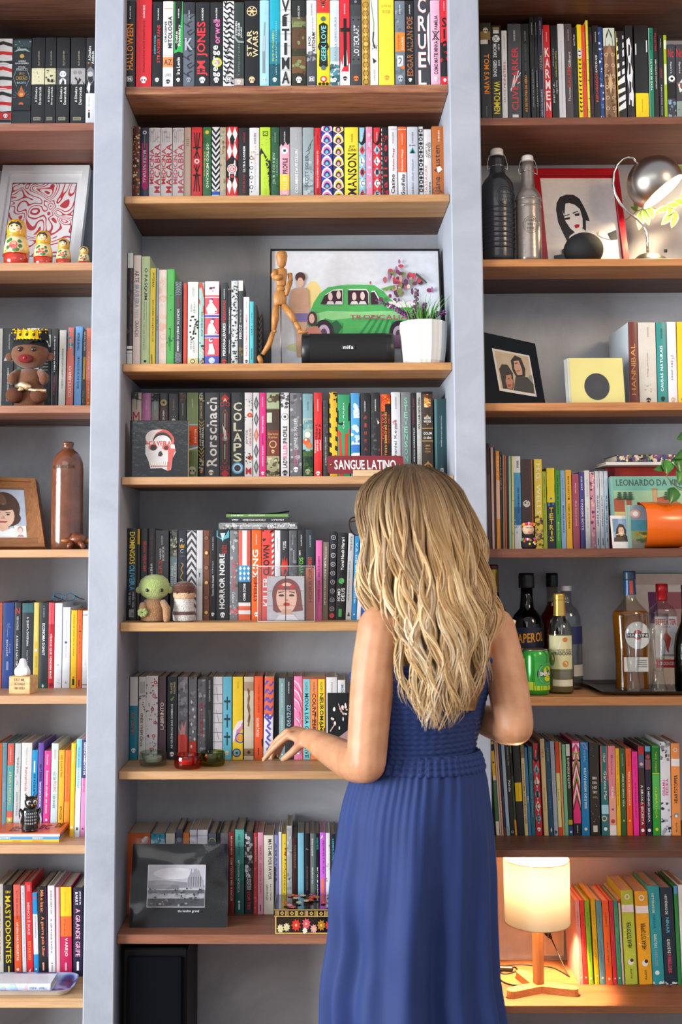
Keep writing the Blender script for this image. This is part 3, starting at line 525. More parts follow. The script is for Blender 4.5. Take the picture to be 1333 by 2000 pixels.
bk(400,428.4,549.6,'#dd4a58','wide book with pink comic panels of white figures',B('#e6e6ea',0,.17),B('#e6e6ea',.19,.2),NZ(['#5a2f4a','#8a4668'],5,78,.12,.07,.14,.3,.7),*[B('#5a55a8',.41+.245*i,.435+.245*i)for i in range(2)],*[B('#e6e6ea',.4+.245*i,.408+.245*i)for i in range(2)],*[B('#e6e6ea',.437+.245*i,.445+.245*i)for i in range(2)],*[x for i in range(3)for x in(O('#eeeaf0',.245+.245*i-.02*(i==2),.13,.42+.1*(i==1)),PG('#eeeaf0',(.3,.27+.245*i),(.55,.265+.245*i),(.9-.1*i,.35+.245*i),(.7,.36+.245*i),(.7,.395+.245*i),(.2,.395+.245*i),(.1+.1*i,.33+.245*i)),O('#5a55a8',.245+.245*i-.03,.08,.45+.1*(i==1)))],B('#4d57b4',.905,1),O('#c9d3ea',.96,.22),RG('#eeeaf0',.37,.1,.3,.78),RG('#eeeaf0',.62,.1,.3,.78))
bk(431.5,445,552,'#2b3034','black book with white over red title and red skull',T('PERSONALIDADES','#e6e8e8',.5,.9,u=.5,w=.42),T('PERIGOSAS','#c43c42',.22,.49,u=.5,w=.42),DS(a=.08,b=.2),SK('#c43c42',.965,.3))
bk(445.6,451.7,564,'#1d1d1f','thin black book with small white lines',T('SENTIMENTO DO MUNDO','#dcdcdc',.25,.6,u=.5,w=.35),T('Eduardo Fernandes','#dcdcdc',.68,.86,u=.45,w=.35),B('#b9a68c',0,.012))
bk(452,465,548.5,'#c3c9ca','grey book with dense ink-drawn foliage',NZ(['#23272a','#3a4044','#1b1e20'],110,80,.16))
bk(466,475.4,548,'#33363a','narrow dark book with white head and pale title',B('#e0dfdc',0,.125),NZ(['#5d5f3a','#7a6436','#4a4c32'],14,81,.4,.8,.94),T('FEROZ','#e0e2e2',.53,.7,u=.45,w=.6,bold=False),T('Emily Skaja','#c9cbcc',.35,.5,u=.5,w=.36,bold=False))
bk(476,487.4,580.5,'#e4e4e8','short white book with red vertical title',T('NAÇÃO TOMADA PELO MEDO','#c92f3a',.26,.88,w=.36),T('DARKSIDE','#8a8a90',.06,.19,w=.14),SK('#202226',.96,.26,e='#e4e4e8'))
bk(488,496,589,'#46b9c4','short thin turquoise book',T('CASA A','#175a66',.39,.54,w=.4),T('NORDESTINOS','#1c4e5a',.75,.93,w=.35),T('Sérgio Vaz','#2b7f8a',.18,.35,'d',.5,.4,False))
bk(496.5,502.6,596,'#232527','short thin black book')
bk(503,512,607,'#6a6862','short book with worn dark diagonal stripes',CH('#24231f',9,.05,1,.45,1),Y=.13,depth=.11)
# ---- row 4
row('M4','fourth middle shelf',930,Y=.15)
bk(256.8,276,767,'#c9bcb0','beige book with red initial and feather top',NZ(['#3c3a3a','#5a5654'],8,90,.3,.0,.08),LN('#3c3a3a',.08,(0,.02),(.5,.08),(1,.09)),T('M','#b52f33',.23,.36,'h',.45,.7,False),T('DARKSIDE','#5c5650',.08,.2,w=.12))
bk(277,294,768,'#c97ab0','mauve-pink book partly hidden by the skull book',DS('#e6c3dc',.08,.2))
bk(294.7,309.6,768,'#83908a','grey-green book with black scribble at head',NZ(['#1d2020','#2c3030'],24,92,.25,0,.1),DS('#dfe6e2',.08,.2),NZ(['#9a8680','#a8958c'],8,93,.3,.24,.34))
bk(310.8,327.6,768,'#26272b','black book with gold eye and red frame',O('#cdb27a',.115,.36),O('#6d7f86',.115,.18),O('#1a1a1c',.115,.09),RG('#cdb27a',.115,.4,.15),LN('#c23a3c',.07,(.12,.36),(.12,.22),(.3,.19),(.7,.19),(.88,.22),(.88,.36)),T('GRIMM','#cfcfcc',.21,.34,w=.25))
bk(329,348.5,769,'#2d2e33','plain black book with tiny dotted lettering',DS('#c79a6a',.07,.2),O('#d8d8d8',.325,.2),*[O('#d8d8d8',.28,.04,u)for u in(.3,.5,.7)])
bk(349.4,364,767,'#27262a','black book with brown etched head',NZ(['#7a6a58','#8c7a66','#4f4438'],24,96,.22,0,.09),DS('#b9b2a6',.13,.27))
bk(365,387,767,'#8aa166','olive green book with orange block and wood grain',*[LN('#748c52',.03,(.12*i,0),(.12*i+.04,.38))for i in range(1,8)],B('#a9c2cc',.375,.395),B('#e4561f',.4,.63),T('ANA','#b83c10',.45,.6,u=.35,w=.25),T('ROSE STEIN','#f6e8de',.44,.6,u=.78,w=.16),B('#7fa2c2',.635,.65),PG('#dfe6ea',(0,.68),(1,.645),(1,.665),(0,.7)),*[LN('#5f7442',.05,(.15*i,.7),(.15*i+.08,1.))for i in range(1,7)],SK('#c9c4b0',.93,.34),DS('#dfe6d2',.08,.18))
bk(388,399.6,767,'#17171a','narrow black book with gold and cream ornament',CH('#c3a350',3,.33,.44,.3,1),CH('#c3a350',3,.64,.78,.3,1),T('JOSEPH CONRAD','#cbb95a',.12,.31,u=.5,w=.42),T('CORAÇÃO','#ece8dc',.42,.64,u=.28,w=.36),T('DAS TREVAS','#ece8dc',.42,.64,u=.72,w=.36),NZ(['#9fb0a0','#c3a350','#d8d4c0'],16,98,.2,.0,.11),NZ(['#9fb0a0','#c3a350','#d8d4c0'],18,99,.22,.78,.92),SK('#d98a52',.94,.3))
bk(400,428.4,767,'#3f4044','wide charcoal book with large white serif-like title',T('Rorschach','#f0f0f0',.06,.885,u=.5,w=.72),SK(t=.955,s=.17,u=.45))
bk(429,450.7,767,'#2c2a2b','dark book with red outlined frame and dagger',*[LN('#c4383a',.05,(.3,.25),(.3,.82),(.5,.86),(.7,.82),(.7,.25),(.5,.2),(.3,.25))],*[RG('#c4383a',t,.2,.35,u)for t in(.14,.9)for u in(.25,.75)],*[DI('#c4383a',a,a+.1,.1,.9)for a in(.02,.92)],PG('#e9c9a8',(.5,.06),(.7,.11),(.5,.1),(.3,.11)),RG('#c4383a',.53,.42,.12),O('#8a8a88',.55,.25),PG('#dcdcd8',(.25,.38),(.6,.46),(.65,.56),(.45,.56)),LN('#d8d8d6',.06,(.5,.25),(.5,.42)),LN('#d8d8d6',.06,(.5,.62),(.5,.8)))
bk(452,477,767,'#2a2d33','dark book with cream geometric stacked capitals and blue flare',ST('COLAPS','#d8d9b8',.11,.84,.66),O('#4f9fd0',.905,.48),O('#a9dcf2',.905,.38),O('#3a3c40',.905,.26),RG('#e6f4fa',.905,.3,.12))
bk(478,494,767,'#e0dfdf','white floral book with orange blossoms',O('#d9492a',.27,.3,.65),O('#f0b45a',.27,.12,.65),O('#d9492a',.78,.3,.65),O('#f0b45a',.78,.12,.65),NZ(['#2a2d33','#3c4048','#4a5058'],22,101,.1,.05,.36),NZ(['#2a2d33','#3c4048'],22,102,.1,.68,.9),T('JOYCE','#4a4d52',.45,.62,u=.3,w=.3,bold=False),T('CAROL OATES','#b33a34',.43,.64,u=.72,w=.25,bold=False),T('M','#b52f33',.9,.98,'h',.5,.7))
bk(495,507,767,'#dcdcde','white book with grey engraved diamonds',*[DI('#5d6064' if i!=2 else '#cf7a6a',.04+.19*i,.22+.19*i,.08,.92)for i in range(5)],*[DI('#9a9da0' if i!=2 else '#e0a08e',.08+.19*i,.18+.19*i,.25,.75)for i in range(5)])
bk(507.6,520,767,'#e52a86','narrow hot pink book with white lowercase title',T('susanna kaysen','#f8e6f0',.64,.88,u=.5,w=.34),T('garota,','#a3195c',.49,.62,u=.5,w=.3),T('interrompida','#fbeef5',.28,.48,u=.5,w=.36),DS('#fbe0ee',.05,.17),SK(t=.965,s=.26))
bk(521,546.7,767,'#8a8463','book collaged in sepia and pale green scraps',B('#a9b892',0,.19),NZ(['#5a4a38','#73654c'],6,105,.3,.02,.12),B('#4c3a32',.2,.45),B('#c3cfb6',.24,.36,.02,.42),B('#77382e',.45,.76),T('Charlotte','#c9a86a',.48,.51,'h',.5,.8),T('Gordon','#c9a86a',.52,.55,'h',.5,.7),RG('#c9a86a',.62,.3,.3),SK('#d8c090',.705,.13),B('#a7a57e',.76,1),NZ(['#5f5a40','#c9c8a0','#3c3828'],16,106,.2,.78,1))
bk(549,565.4,767,'#dfdfe1','white and grey book with eye medallion and pink title',NZ(['#4a4c50','#6a6c70'],20,108,.25,0,.2),O('#f2f2f2',.29,.42),RG('#2a2b2e',.29,.42,.12),O('#4a5a62',.29,.18),T('PROFILE','#2a2b2e',.4,.6,u=.5,w=.5),T('KILLERS','#e0699a',.6,.78,u=.5,w=.5),T('LADY','#2a2b2e',.78,.9,u=.5,w=.5),SK('#2a2b2e',.96,.3,e='#dfdfe1'))
bk(566.7,590.4,768,'#6f7175','silver-grey book in shiny wrap with pink and white capitals',NZ(['#8f9296','#5a5c60','#a9acb0'],36,110,.2),T('DAPHNE DU MAURIER','#dfe0e2',.3,.68,u=.5,w=.32,bold=False),T('REBECCA','#cf5a8a',.68,.88,u=.5,w=.32,bold=False),SK(t=.92),gloss=.15)
bk(592,612,769,'#8fb4ba','book painted with pale sky and orange mushrooms',B('#7fa9b2',0,.3),B('#a9bcae',.3,.46),NZ(['#5f8f9a','#6fa0a4'],8,111,.4,.32,.45),O('#e8e2d2',.5,.3,.5),O('#cf5a2c',.58,.36,.35),O('#dd7a3c',.63,.3,.6),O('#e9ddd0',.56,.12,.3),B('#3a5a30',.7,.76),B('#1f3a22',.76,1),NZ(['#2c4a26','#40662f','#16281a'],20,112,.25,.68,1),DS('#5a7f8a',.1,.2),SK('#a9b08a',.945,.26))
bk(614,630,767,'#dc2a2c','red book with black and white lowercase lettering',T('Hubert','#241416',.38,.56,u=.28,w=.32),T('Selby Jr.','#241416',.36,.56,u=.72,w=.34),T('Réquiem','#f6e6e4',.57,.72,u=.18,w=.22),T('para um','#f6e6e4',.57,.7,u=.48,w=.22),T('sonho','#f6e6e4',.57,.69,u=.78,w=.22),DS('#f6e0de',.08,.22),SK(t=.965,s=.26))
bk(631.7,643,782,'#3c3b3d','narrow charcoal speckled book',NZ(['#575658','#2b2a2c'],30,114,.2),T('A QUEDA DA CASA USHER','#c3c1c0',.48,.86,u=.5,w=.28))
bk(644.5,660,766,'#e3b92c','book striped diagonally in yellow and black',*[PG('#1d1c1a',(0,.02+.115*i),(1,.075+.115*i),(1,.13+.115*i),(0,.075+.115*i))for i in range(8)],NZ(['#3a3426'],6,115,.2,0,.1))
bk(660.5,685,771,'#2f9a63','green book with red angular shapes',PG('#14211a',(0,.2),(1,.1),(1,.32),(.3,.38),(0,.36)),PG('#d2382c',(0,.43),(1,.42),(1,.48),(.25,.49),(.45,1.),(.15,1.),(.06,.49),(0,.5)),PG('#d2382c',(.6,.48),(.85,.48),(.8,.8),(.55,.82)),T('Os Anjos','#f0f2ee',.1,.42,u=.5,w=.14))
bk(686.5,704,768,'#4a9fd8','sky blue book with white clouds',NZ(['#d8e8f4','#eef5fa','#a9d2ee'],14,117,.4,.12,.3,.3,1.),NZ(['#d8e8f4','#eef5fa','#bcdcf2'],22,118,.4,.38,.75),B('#2f7ac0',.62,.72),NZ(['#eef5fa'],8,119,.4,.72,.8))
bk(705.7,725,768,'#202024','black book with small red stacked characters',*[T('占星術殺人'[i],'#c8403c',.27+.095*i,.315+.095*i,'h',.5,.28)for i in range(5)],DS('#dcdcdc',.1,.22,.45))
bk(726,744,767,'#26262a','black book with grey thorny texture',NZ(['#4a4a4e','#3a3a40','#5a5a5c'],36,121,.22,.2,1),PG('#e6e6e6',(.7,.33),(.95,.36),(.75,.38)),DS(a=.08,b=.22))
bk(745,765,770,'#2a1712','black book with orange and red crowded capitals',B('#e5641f',0,.21),NZ(['#f2b02c','#c93a1c'],14,122,.3,0,.2),B('#1f1412',.12,.21,.45,1.),T('COMO A GERAÇÃO','#d8432c',.25,.6,'d',.82,.2),T('SEXO DROGAS','#e8a23a',.22,.6,'d',.5,.22),T('SALVOU','#d8432c',.24,.55,'d',.22,.22),T('ROCK N ROLL','#e8a23a',.5,.75,'d',.5,.22),B('#e5641f',0,1,0,.06))
bk(766,784,766,'#dddde0','white book with thin script and reddish stain',NZ(['#d8a3a6','#c97a80'],8,124,.2,.34,.44,.1,.6),T('Daniel Keyes','#4a4a50',.33,.8,u=.45,w=.4,bold=False),T('DARKSIDE','#77777c',.06,.2,u=.5,w=.12))
bk(785,804.6,766,'#7d7e80','grey book with mint green stacked capitals',ST('STEVENSON','#7fd3ac',.06,.84,.36),NZ(['#c9d0cc'],6,125,.05,.05,.8))
bk(805.6,815,767,'#1d1d20','slim black book with red and white lettering',T('GÓTICO NORDESTINO','#ece9e4',.42,.83,w=.32),T('Cristhiano Aguiar','#b8434a',.06,.38,w=.3))
bk(816,825.5,767,'#b9b8b0','slim grey-cream book with black brush lettering',T('WILLIAM GOLDING','#2a2a28',.06,.44,w=.45),T('O SENHOR','#d8d7ce',.5,.8,w=.5))
bk(826,848,765,'#3a2c22','dark brown book with flame and gold ornaments',NZ(['#e8a24a','#f3d09a','#c9602a','#7a3a1c'],22,127,.22,.03,.19,.2,.8),B('#17181c',.0,.03),DI('#c9953c',.27,.4,.15,.85),B('#2a2019',.3,.38,.1,.9),T('HELENE','#ece6da',.3,.33,'h',.5,.6),T('WECKER','#ece6da',.34,.37,'h',.5,.7),T('GOLEM','#ece6da',.48,.51,'h',.5,.75),T('E O GÊNIO','#ece6da',.53,.56,'h',.5,.7),B('#c9953c',.43,.44),B('#c9953c',.58,.59),*[T(s_,'#c9953c',.63+.035*i,.65+.035*i,'h',.5,.5)for i,s_ in enumerate(('UMA','FÁBULA','ETERNA'))],RG('#c9953c',.9,.42,.3),O('#c9953c',.9,.18),DI('#c9953c',.82,.98,.1,.9),O('#4a3320',.9,.3),O('#e0a83c',.9,.14))
bk(850,875.5,779,'#1d3f44','glossy dark teal book with small white logo',B('#4a7a78',0,1,.06,.2),T('Umberto Eco Nos ombros dos gigantes','#c9d6d4',.22,.62,'d',.55,.1,False),B('#e0e6e4',.9,.955,.45,.68),PG('#1d3f44',(.5,.91),(.64,.92),(.52,.945)),gloss=.15)
# ---- row 5
row('M5','fifth middle shelf',1212,Y=.1)
bk(246.7,266.5,1032,'#1c1d20','black book with yellow over blue capitals',T('DOMINGOS','#ecd04a',.04,.39,'d',.55,.55),T('OLIVEIRA','#55b4de',.4,.675,'d',.55,.55),T('minha vida','#cfd2d4',.69,.86,'d',.72,.25,False),T('no teatro','#cfd2d4',.69,.83,'d',.35,.25,False),B('#b9b2aa',.88,.965,.28,.78),T('OM','#55504a',.91,.95,'h',.6,.25),th=.0025)
bk(267.2,272.5,1033,'#2a251c','thin dark book with mustard upper edge',B('#c49a2a',0,.17))
bk(274,287.6,1032,'#2a2b2f','black book with red title behind the green doll',T('BRIAN VERHOEFF','#c23a36',.14,.47,'d',.6,.5))
bk(289,302,1032,'#2d2b2e','black book with faint brown and white lettering',T('O GUIA ESSENCIAL DO VINHO','#6a5654',.05,.37,'d',.5,.28),T('WINE FOLLY','#e6e4e2',.38,.58,'d',.5,.35))
bk(303,329,1036,'#46494f','wide charcoal book with red slanted title',T('KILLERS','#cf4a44',.33,.66,u=.38,w=.28),T('HAROLD','#e6e6e6',.2,.32,u=.38,w=.15),T('SCHECHTER','#e6e6e6',.18,.34,u=.6,w=.15),DS('#b9bcc0',.06,.16))
bk(332,346,1035,'#6d7672','grey-green book with sepia skull engraving',NZ(['#c9c6b0','#3a3c38','#9aa08c','#54584e'],34,130,.28,0,.3),B('#7c919c',.3,.7),T('EDGAR POE','#dfe2d8',.36,.62,u=.72,w=.3),T('SOTURNO','#dfe2d8',.4,.62,u=.3,w=.34))
bk(347.7,363.7,1036,'#333b47','dark blue-grey book with gold crown and snake',T('R','#d8dade',.09,.13,'h',.45,.45,False),PG('#d8a23a',(.12,.15),(.3,.17),(.45,.145),(.6,.17),(.8,.15),(.72,.195),(.2,.195)),T('C','#d8dade',.21,.25,'h',.45,.4,False),LN('#c9973c',.12,(.4,.36),(.65,.38),(.35,.43),(.6,.47),(.25,.52),(.65,.56),(.4,.6),(.5,.66)),T('ROBERTO','#8a909a',.28,.295,'h',.5,.6))
bk(364.7,383.6,1036,'#e4e5ea','book with black and white upward chevrons',CH('#4a4c54',12,0,1,.45,-1))
bk(384,396,1036,'#d8dade','white book with small keyhole plate',B('#b9bfc2',.42,.62,.2,.8),O('#3a3f44',.48,.14),B('#3a3f44',.48,.52,.44,.56),O('#a9c4b8',.6,.2))
bk(397,409.5,1036,'#7a4a34','copper brown book with honeycomb lines and gold stars',*[RG('#4a2a1e',.085+.165*i,.42,.12)for i in range(6)],*[O('#8f6a58',.085+.33*i,.34)for i in range(3)],*[O('#e8ac6a',.25+.33*i,.3)for i in range(3)],*[O('#f6d8a8',.25+.33*i,.12)for i in range(3)],*[LN('#4a2a1e',.06,(.1,a),(.1,a+.08))for a in(.13,.3,.46,.63,.8)])
bk(410,422,1036,'#212226','narrow black book with thin white lettering',T('Thomas Olde Heuvelt','#ececec',.5,.73,w=.32),T('O Bosque','#cfcfcf',.34,.48,w=.25,bold=False),DS(a=.07,b=.22),SK(t=.93,s=.28))
bk(422.6,448,1036,'#2b2e33','wide dark book with cyan glow and white capitals',PG('#5fb6c9',(0,0),(1,0),(1,.08),(.6,.1),(.5,.13),(.4,.1),(0,.07)),PG('#c9ecf2',(.3,.03),(.7,.03),(.55,.09),(.48,.12),(.42,.08)),T('HORROR NOIRE','#eef0f0',.26,.87,u=.45,w=.42),T('HISTÓRIA','#b8383c',.16,.26,u=.5,w=.2),T('NEGRA','#b8383c',.16,.26,u=.72,w=.2),SK(t=.935,s=.19))
bk(448.7,465.5,1036,'#7d8084','silver book with pink sparkling lettering',NZ(['#a3a6aa','#5f6266','#b9bcc0'],34,134,.22),T('PSYCHO','#cf5a64',.34,.66,u=.5,w=.42),NZ(['#cf5a64','#d88088'],12,135,.22,.86,.95),T('ROBERT','#e2e2e4',.68,.8,u=.4,w=.22),DS('#e2e2e4',.1,.24),gloss=.15)
bk(466,490,1036,'#e2dedf','book spine like a striped flag with white stars',B('#cf5a50',0,.39,0,.3),B('#cf5a50',0,.39,.7,1),B('#3f8fc4',.39,.57),*[DI('#eef2f6',.4+.055*i,.445+.055*i,.05+.33*j,.28+.33*j)for i in range(3)for j in range(3)],B('#2c2d33',.57,.8),T('CRIME SCENE','#e6e6e6',.59,.78,u=.5,w=.2),B('#d8613e',.84,.885),B('#d8613e',.93,1))
bk(491.7,511,1035,'#e9621f','orange book with white over dark capitals',T('KING','#f6ede4',.22,.52,u=.4,w=.6),T('STEPHEN','#7a2c10',.5,.79,u=.45,w=.5),DS('#f6dcc8',.05,.16),SK(t=.93))
bk(511.8,536,1035,'#d8453c','red book with black brush title and striped edge',LN('#1d1a1b',.2,(.05,.0),(.9,.14)),LN('#1d1a1b',.2,(.9,.0),(.1,.12)),*[PG('#f0e6e0',(.82,.05+.06*i),(1,.03+.06*i),(1,.06+.06*i),(.82,.08+.06*i))for i in range(8)],T('CLOWN','#2a1c1c',.17,.5,u=.35,w=.5),T('KILLER','#f2e4e0',.52,.84,u=.35,w=.5))
bk(537,548.6,1036,'#dfdfe2','narrow white book behind the acrylic box',DS('#a9a9ae',.08,.22))
bk(549,564,1036,'#303135','black book with red flames',PG('#d0392c',(0,.42),(.3,.3),(.4,.36),(.55,.27),(.6,.36),(.85,.3),(1,.44),(.7,.5),(.2,.5)),T('MARY','#d8d8d8',.12,.2,'d',.65,.18),T('SHELLEY','#d8d8d8',.12,.22,'d',.4,.2))
bk(565,581,1036,'#54575b','grey textured book behind the acrylic box',NZ(['#6c6f74','#3f4246','#7d8085'],34,140,.22),DS('#9a9da2',.05,.16),T('Contos','#c9cbcf',.22,.36,u=.6,w=.18))
bk(582,597,1036,'#27272b','black book with bright green capitals',T('OS MORTOS','#dcdcd8',.22,.28,u=.3,w=.2),T('VIVOS','#6fce3a',.3,.48,u=.5,w=.55),T('DOS','#b9d86a',.49,.52,u=.4,w=.4),DS(a=.05,b=.17))
bk(598,616,1035,'#2b343c','dark book with orange lower half',B('#cf6a3a',.42,1),T('DOMINIO','#c2423c',.3,.42,u=.45,w=.5),T('HORROR','#7a2c1c',.42,.8,u=.5,w=.4),DS('#a9b2b8',.06,.19))
bk(616.5,629.4,1055.7,'#d86aa6','pink book with spaced dark capitals',T('DESPERTAR','#7a3050',.5,.76,'u',.5,.28,False),T('SELVAGEM','#7a3050',.2,.46,'u',.5,.28,False),lean=1)
bk(630,641.4,1059,'#7a6c5f','taupe book with white bubbly title',T('A ALMA ENCANTADORA DAS RUAS','#e8e4dc',.2,.8,'d',.4,.3),T('JOÃO DO RIO','#d8d3c8',.06,.2,'d',.5,.4,False),lean=2)
bk(642,655,1038,'#24252a','black book covered in white rings',*[RG('#c9cbd0',.07+.1*i,.36,.2,.5)for i in range(9)],*[O('#85888e',.07+.1*i,.14,.5)for i in range(9)],O('#c94a4a',.945,.4),lean=4)
bk(655.5,675,1041,'#202022','black book with white names and green brain',T('Yuval Noah Harari','#ececea',.05,.43,u=.55,w=.32),O('#5fc06a',.55,.3),NZ(['#48a858','#7fd088'],8,145,.14,.52,.58,.3,.7),T('HOMO','#ececea',.64,.78,u=.28,w=.32),T('DEUS','#ececea',.63,.78,u=.7,w=.34),B('#4ca85a',.87,.96,.3,.62),lean=5)
bk(675.5,687,1042,'#b9bcbe','light grey book with thin dark lettering',T('Rick Rubin','#4a4c50',.04,.2,'d',.5,.34,False),T('O ato criativo: uma forma de ser','#4a4c50',.32,.78,'d',.4,.3,False),PG('#3a3c40',(.25,.95),(.5,.9),(.7,.95)),lean=6)
bk(687.5,696.5,1043,'#2b86c4','blue book with pale stacked capitals',T('VÁ DE BIKE','#a9dcf2',.1,.52,'d',.5,.5),T('PETERSEN','#dceef8',.66,.8,'d',.5,.3),O('#dceef8',.93,.18),lean=7)
bk(697,705,1044,'#e2e2e6','white book with red diamonds beside the blonde hair',*[DI('#c2304a' if i in(1,2)else '#d8a0aa',.4+.085*i,.48+.085*i,.1,.9)for i in range(4)],lean=8)
bk(705.5,713,1046,'#2c56b4','blue and white book half hidden by the blonde hair',B('#dfe4ee',0,.5),lean=9)
bk(713.5,722,1048,'#e6e2da','cream book with orange spots behind the blonde hair',B('#e2692c',.68,.78),O('#f4ece2',.72,.2),lean=10)
# ---- row 6
row('M6','sixth middle shelf',1483,depth=.143)
bk(253,269,1322,'#157f96','white over teal book with orange title',B('#d6d3d4',0,.35),T('HUXLEY','#cf5a3a',.42,.7,u=.4,w=.4),SK(t=.89,s=.27))
bk(270.5,284.5,1322,'#dcdbd6','white book with black handwriting',*[LN('#3a3a3c',.03,(.2+.12*i,.06),(.2+.12*i,.2))for i in range(6)],NZ(['#4a4a4c','#8a8a8c'],14,150,.2,.22,.42),T('ONDE VIVEM','#2c2c2e',.44,.7,'d',.45,.4,False),T('Orcs','#2c2c2e',.72,.84,'d',.45,.5,False))
bk(284.5,308,1320,'#e4e1e0','white book with scattered red and navy motifs',*[O('#c23a3c',.08+.16*i,.15,.8-.12*(i%3))for i in range(6)],*[O('#eeeae8',.08+.16*i,.07,.8-.12*(i%3))for i in range(6)],NZ(['#2c3c68','#b23a40','#6a6d74','#8a8d92'],60,151,.1))
bk(309,324,1322,'#594650','mauve-brown book with cream capitals',T('LABIRINTO','#efe4cc',.31,.64,u=.5,w=.46))
bk(326.5,346,1322,'#23282e','black book with white and green lettering',T('AS CRÔNICAS DAS SOMBRAS','#e4e6e6',.33,.87,u=.45,w=.26),T('FRANCES','#c9c39a',.07,.2,u=.42,w=.2),T('HARDINGE','#c9c39a',.06,.21,u=.72,w=.2),NZ(['#5f9a4a','#7fb86a'],8,153,.12,.24,.29,.3,.7),SK(t=.935,s=.22))
bk(347.5,367,1322,'#70737c','stormy grey book with red flames at foot',NZ(['#8d909a','#565962','#9a9da8'],26,154,.35,0,.6),B('#d84a3c',.7,1),PG('#e09a9a',(.2,1),(.2,.7),(.05,.6),(.3,.66),(.4,.53),(.55,.62),(.85,.52),(.75,.68),(.8,1)),DS('#d8dadf',.06,.18,.6),SK('#f0dcdc',.97))
bk(368.6,384.4,1322,'#7a7d84','grey book with white falling leaves and red foot',NZ(['#5f6269','#94979e'],20,155,.35,0,.75),B('#d84a3c',.78,1),*[DI('#eceef0',.28+.09*i,.33+.09*i,.2+.2*(i%3),.5+.2*(i%3))for i in range(7)],SK(t=.95))
bk(386,402,1327,'#6d7177','silver-grey shrink-wrapped book with red lettering',NZ(['#8d9197','#54585e','#a3a7ad'],26,156,.28),T('ESCRITOR','#b03038',.28,.72,u=.5,w=.36),gloss=.15)
bk(402.4,416.4,1322,'#24282b','black book with silver branches',T('CORPOS SECOS','#b9bfc0',.04,.3,w=.22),*[LN('#5d6466',.04,(.3+.1*i,.4),(.5,.5+.06*i))for i in range(5)])
bk(416.8,435,1322,'#dcdbe0','white book with fine grey grid lines',*[B('#6d6b72',.095+.115*i,.1+.115*i)for i in range(8)],LN('#6d6b72',.03,(.15,0),(.1,1)),LN('#6d6b72',.03,(.3,.12),(.5,.3)),LN('#6d6b72',.03,(.3,.4),(.6,.55)),LN('#6d6b72',.03,(.3,.62),(.6,.76)))
bk(435.7,453,1322,'#66bcd6','light blue book with three dark crosses',*[x for i in range(3)for x in(B('#1d3f4a',.24+.215*i,.4+.215*i,.42,.55),B('#1d3f4a',.285+.215*i,.31+.215*i,.12,.85))],SK('#e4d8b0',.92))
bk(454.6,475,1322,'#f0ce2a','yellow book with swirling blue eye pattern',PG('#f0e4e2',(0,.66),(.5,.54),(1,.52),(1,.62),(.4,.7),(0,.8)),PG('#d88ab4',(.2,.78),(.4,.64),(1,.55),(1,.62),(.55,.7),(.4,.8)),RG('#2f4fa8',.74,.5,.2,.75),O('#e8a23a',.74,.34,.8),RG('#2f4fa8',.92,.42,.28,.4),O('#5fa8d0',.92,.24,.42),O('#17181c',.92,.1,.42),T('ERICA','#c9aa20',.06,.14,u=.5,w=.16))
bk(477,496,1322,'#cfc4ae','beige book with brown band and twisted vines',B('#a98d74',.06,.17),LN('#6f4a30',.14,(.4,.14),(.55,.25),(.4,.36),(.6,.48),(.45,.6)),LN('#8a6444',.1,(.6,.16),(.4,.28),(.6,.4),(.4,.55)),B('#9a7a5c',.87,.96),O('#3a2c22',.915,.18))
bk(497,514,1321,'#e85a24','orange book with red and white lettering',T('ITAMAR VIEIRA JUNIOR','#8c2c10',.1,.44,'d',.5,.2,False),T('SALVAR O FOGO','#f6e4d8',.5,.73,'d',.4,.32),B('#2c1c16',.86,.95,.42,.52),PG('#2c2420',(.85,.76),(1,.75),(1,.86),(.9,.84)))
bk(514.5,533,1322,'#e2e2ea','white book with blue and orange liquid swirls',B('#e26a44',0,.46),*[LN('#5a52b4',.26,(0,.1+.1*i),(.3,.05+.1*i),(.6,.11+.1*i),(1,.06+.1*i))for i in range(5)],*[LN('#5a52b4',.18,(.2,.5+.14*i),(.7,.56+.14*i),(.35,.6+.14*i),(.75,.64+.14*i))for i in range(3)],lean=3)
bk(545.5,558,1325,'#7fa0a4','grey-teal book with thin white lettering',T('MIKHAIL BULGAKOV','#dfe8e8',.06,.36,'d',.5,.22,False),T('MORFINA','#dfe8e8',.46,.64,'d',.5,.25,False),O('#dfe8e8',.94,.14))
bk(558.6,573.8,1322,'#2b2c30','black book with pale blue handwritten numbers',T('06/12/12','#a9cfe4',.34,.6,u=.4,w=.5,bold=False),DS(a=.06,b=.2,u=.42),SK(t=.93,s=.28),B('#8a3a5a',0,1,.94,1))
bk(574.8,591.8,1321,'#e884b0','pink and white marbled book',*[LN('#f6e2ec',.14,(0,.05+.11*i),(.5,.09+.11*i),(1,.2+.11*i))for i in range(5)],*[LN('#d8588e',.1,(0,.1+.13*i),(.6,.18+.13*i),(1,.3+.13*i))for i in range(6)],SK(t=.91,s=.24))
_slip=bk(592,637.5,1322,'#d87a5c','slipcased trio with blue, orange and yellow spines',B('#8a4a3c',.0,.025),*[x for i,(c_,s_,nm)in enumerate((('#6fc4d0','MONA LISA OVERDRIVE','WILLIAM GIBSON'),('#f08a4a','COUNT ZERO','WILLIAM GIBSON'),('#f0d42c','NEUROMANCER','WILLIAM GIBSON')))for x in(B(c_,.03,1,.03+.325*i,.31+.325*i),T(nm,'#5a5a4a',.06,.18,'d',.17+.325*i,.1),T(s_,'#1d2424',.2,(.98,.72,.8)[i],'d',.17+.325*i,.17))],LN('#1d1a18',.03,(.55,.42),(.38,.9)),LN('#1d1a18',.03,(.72,.55),(.9,.72),(.95,.62)))
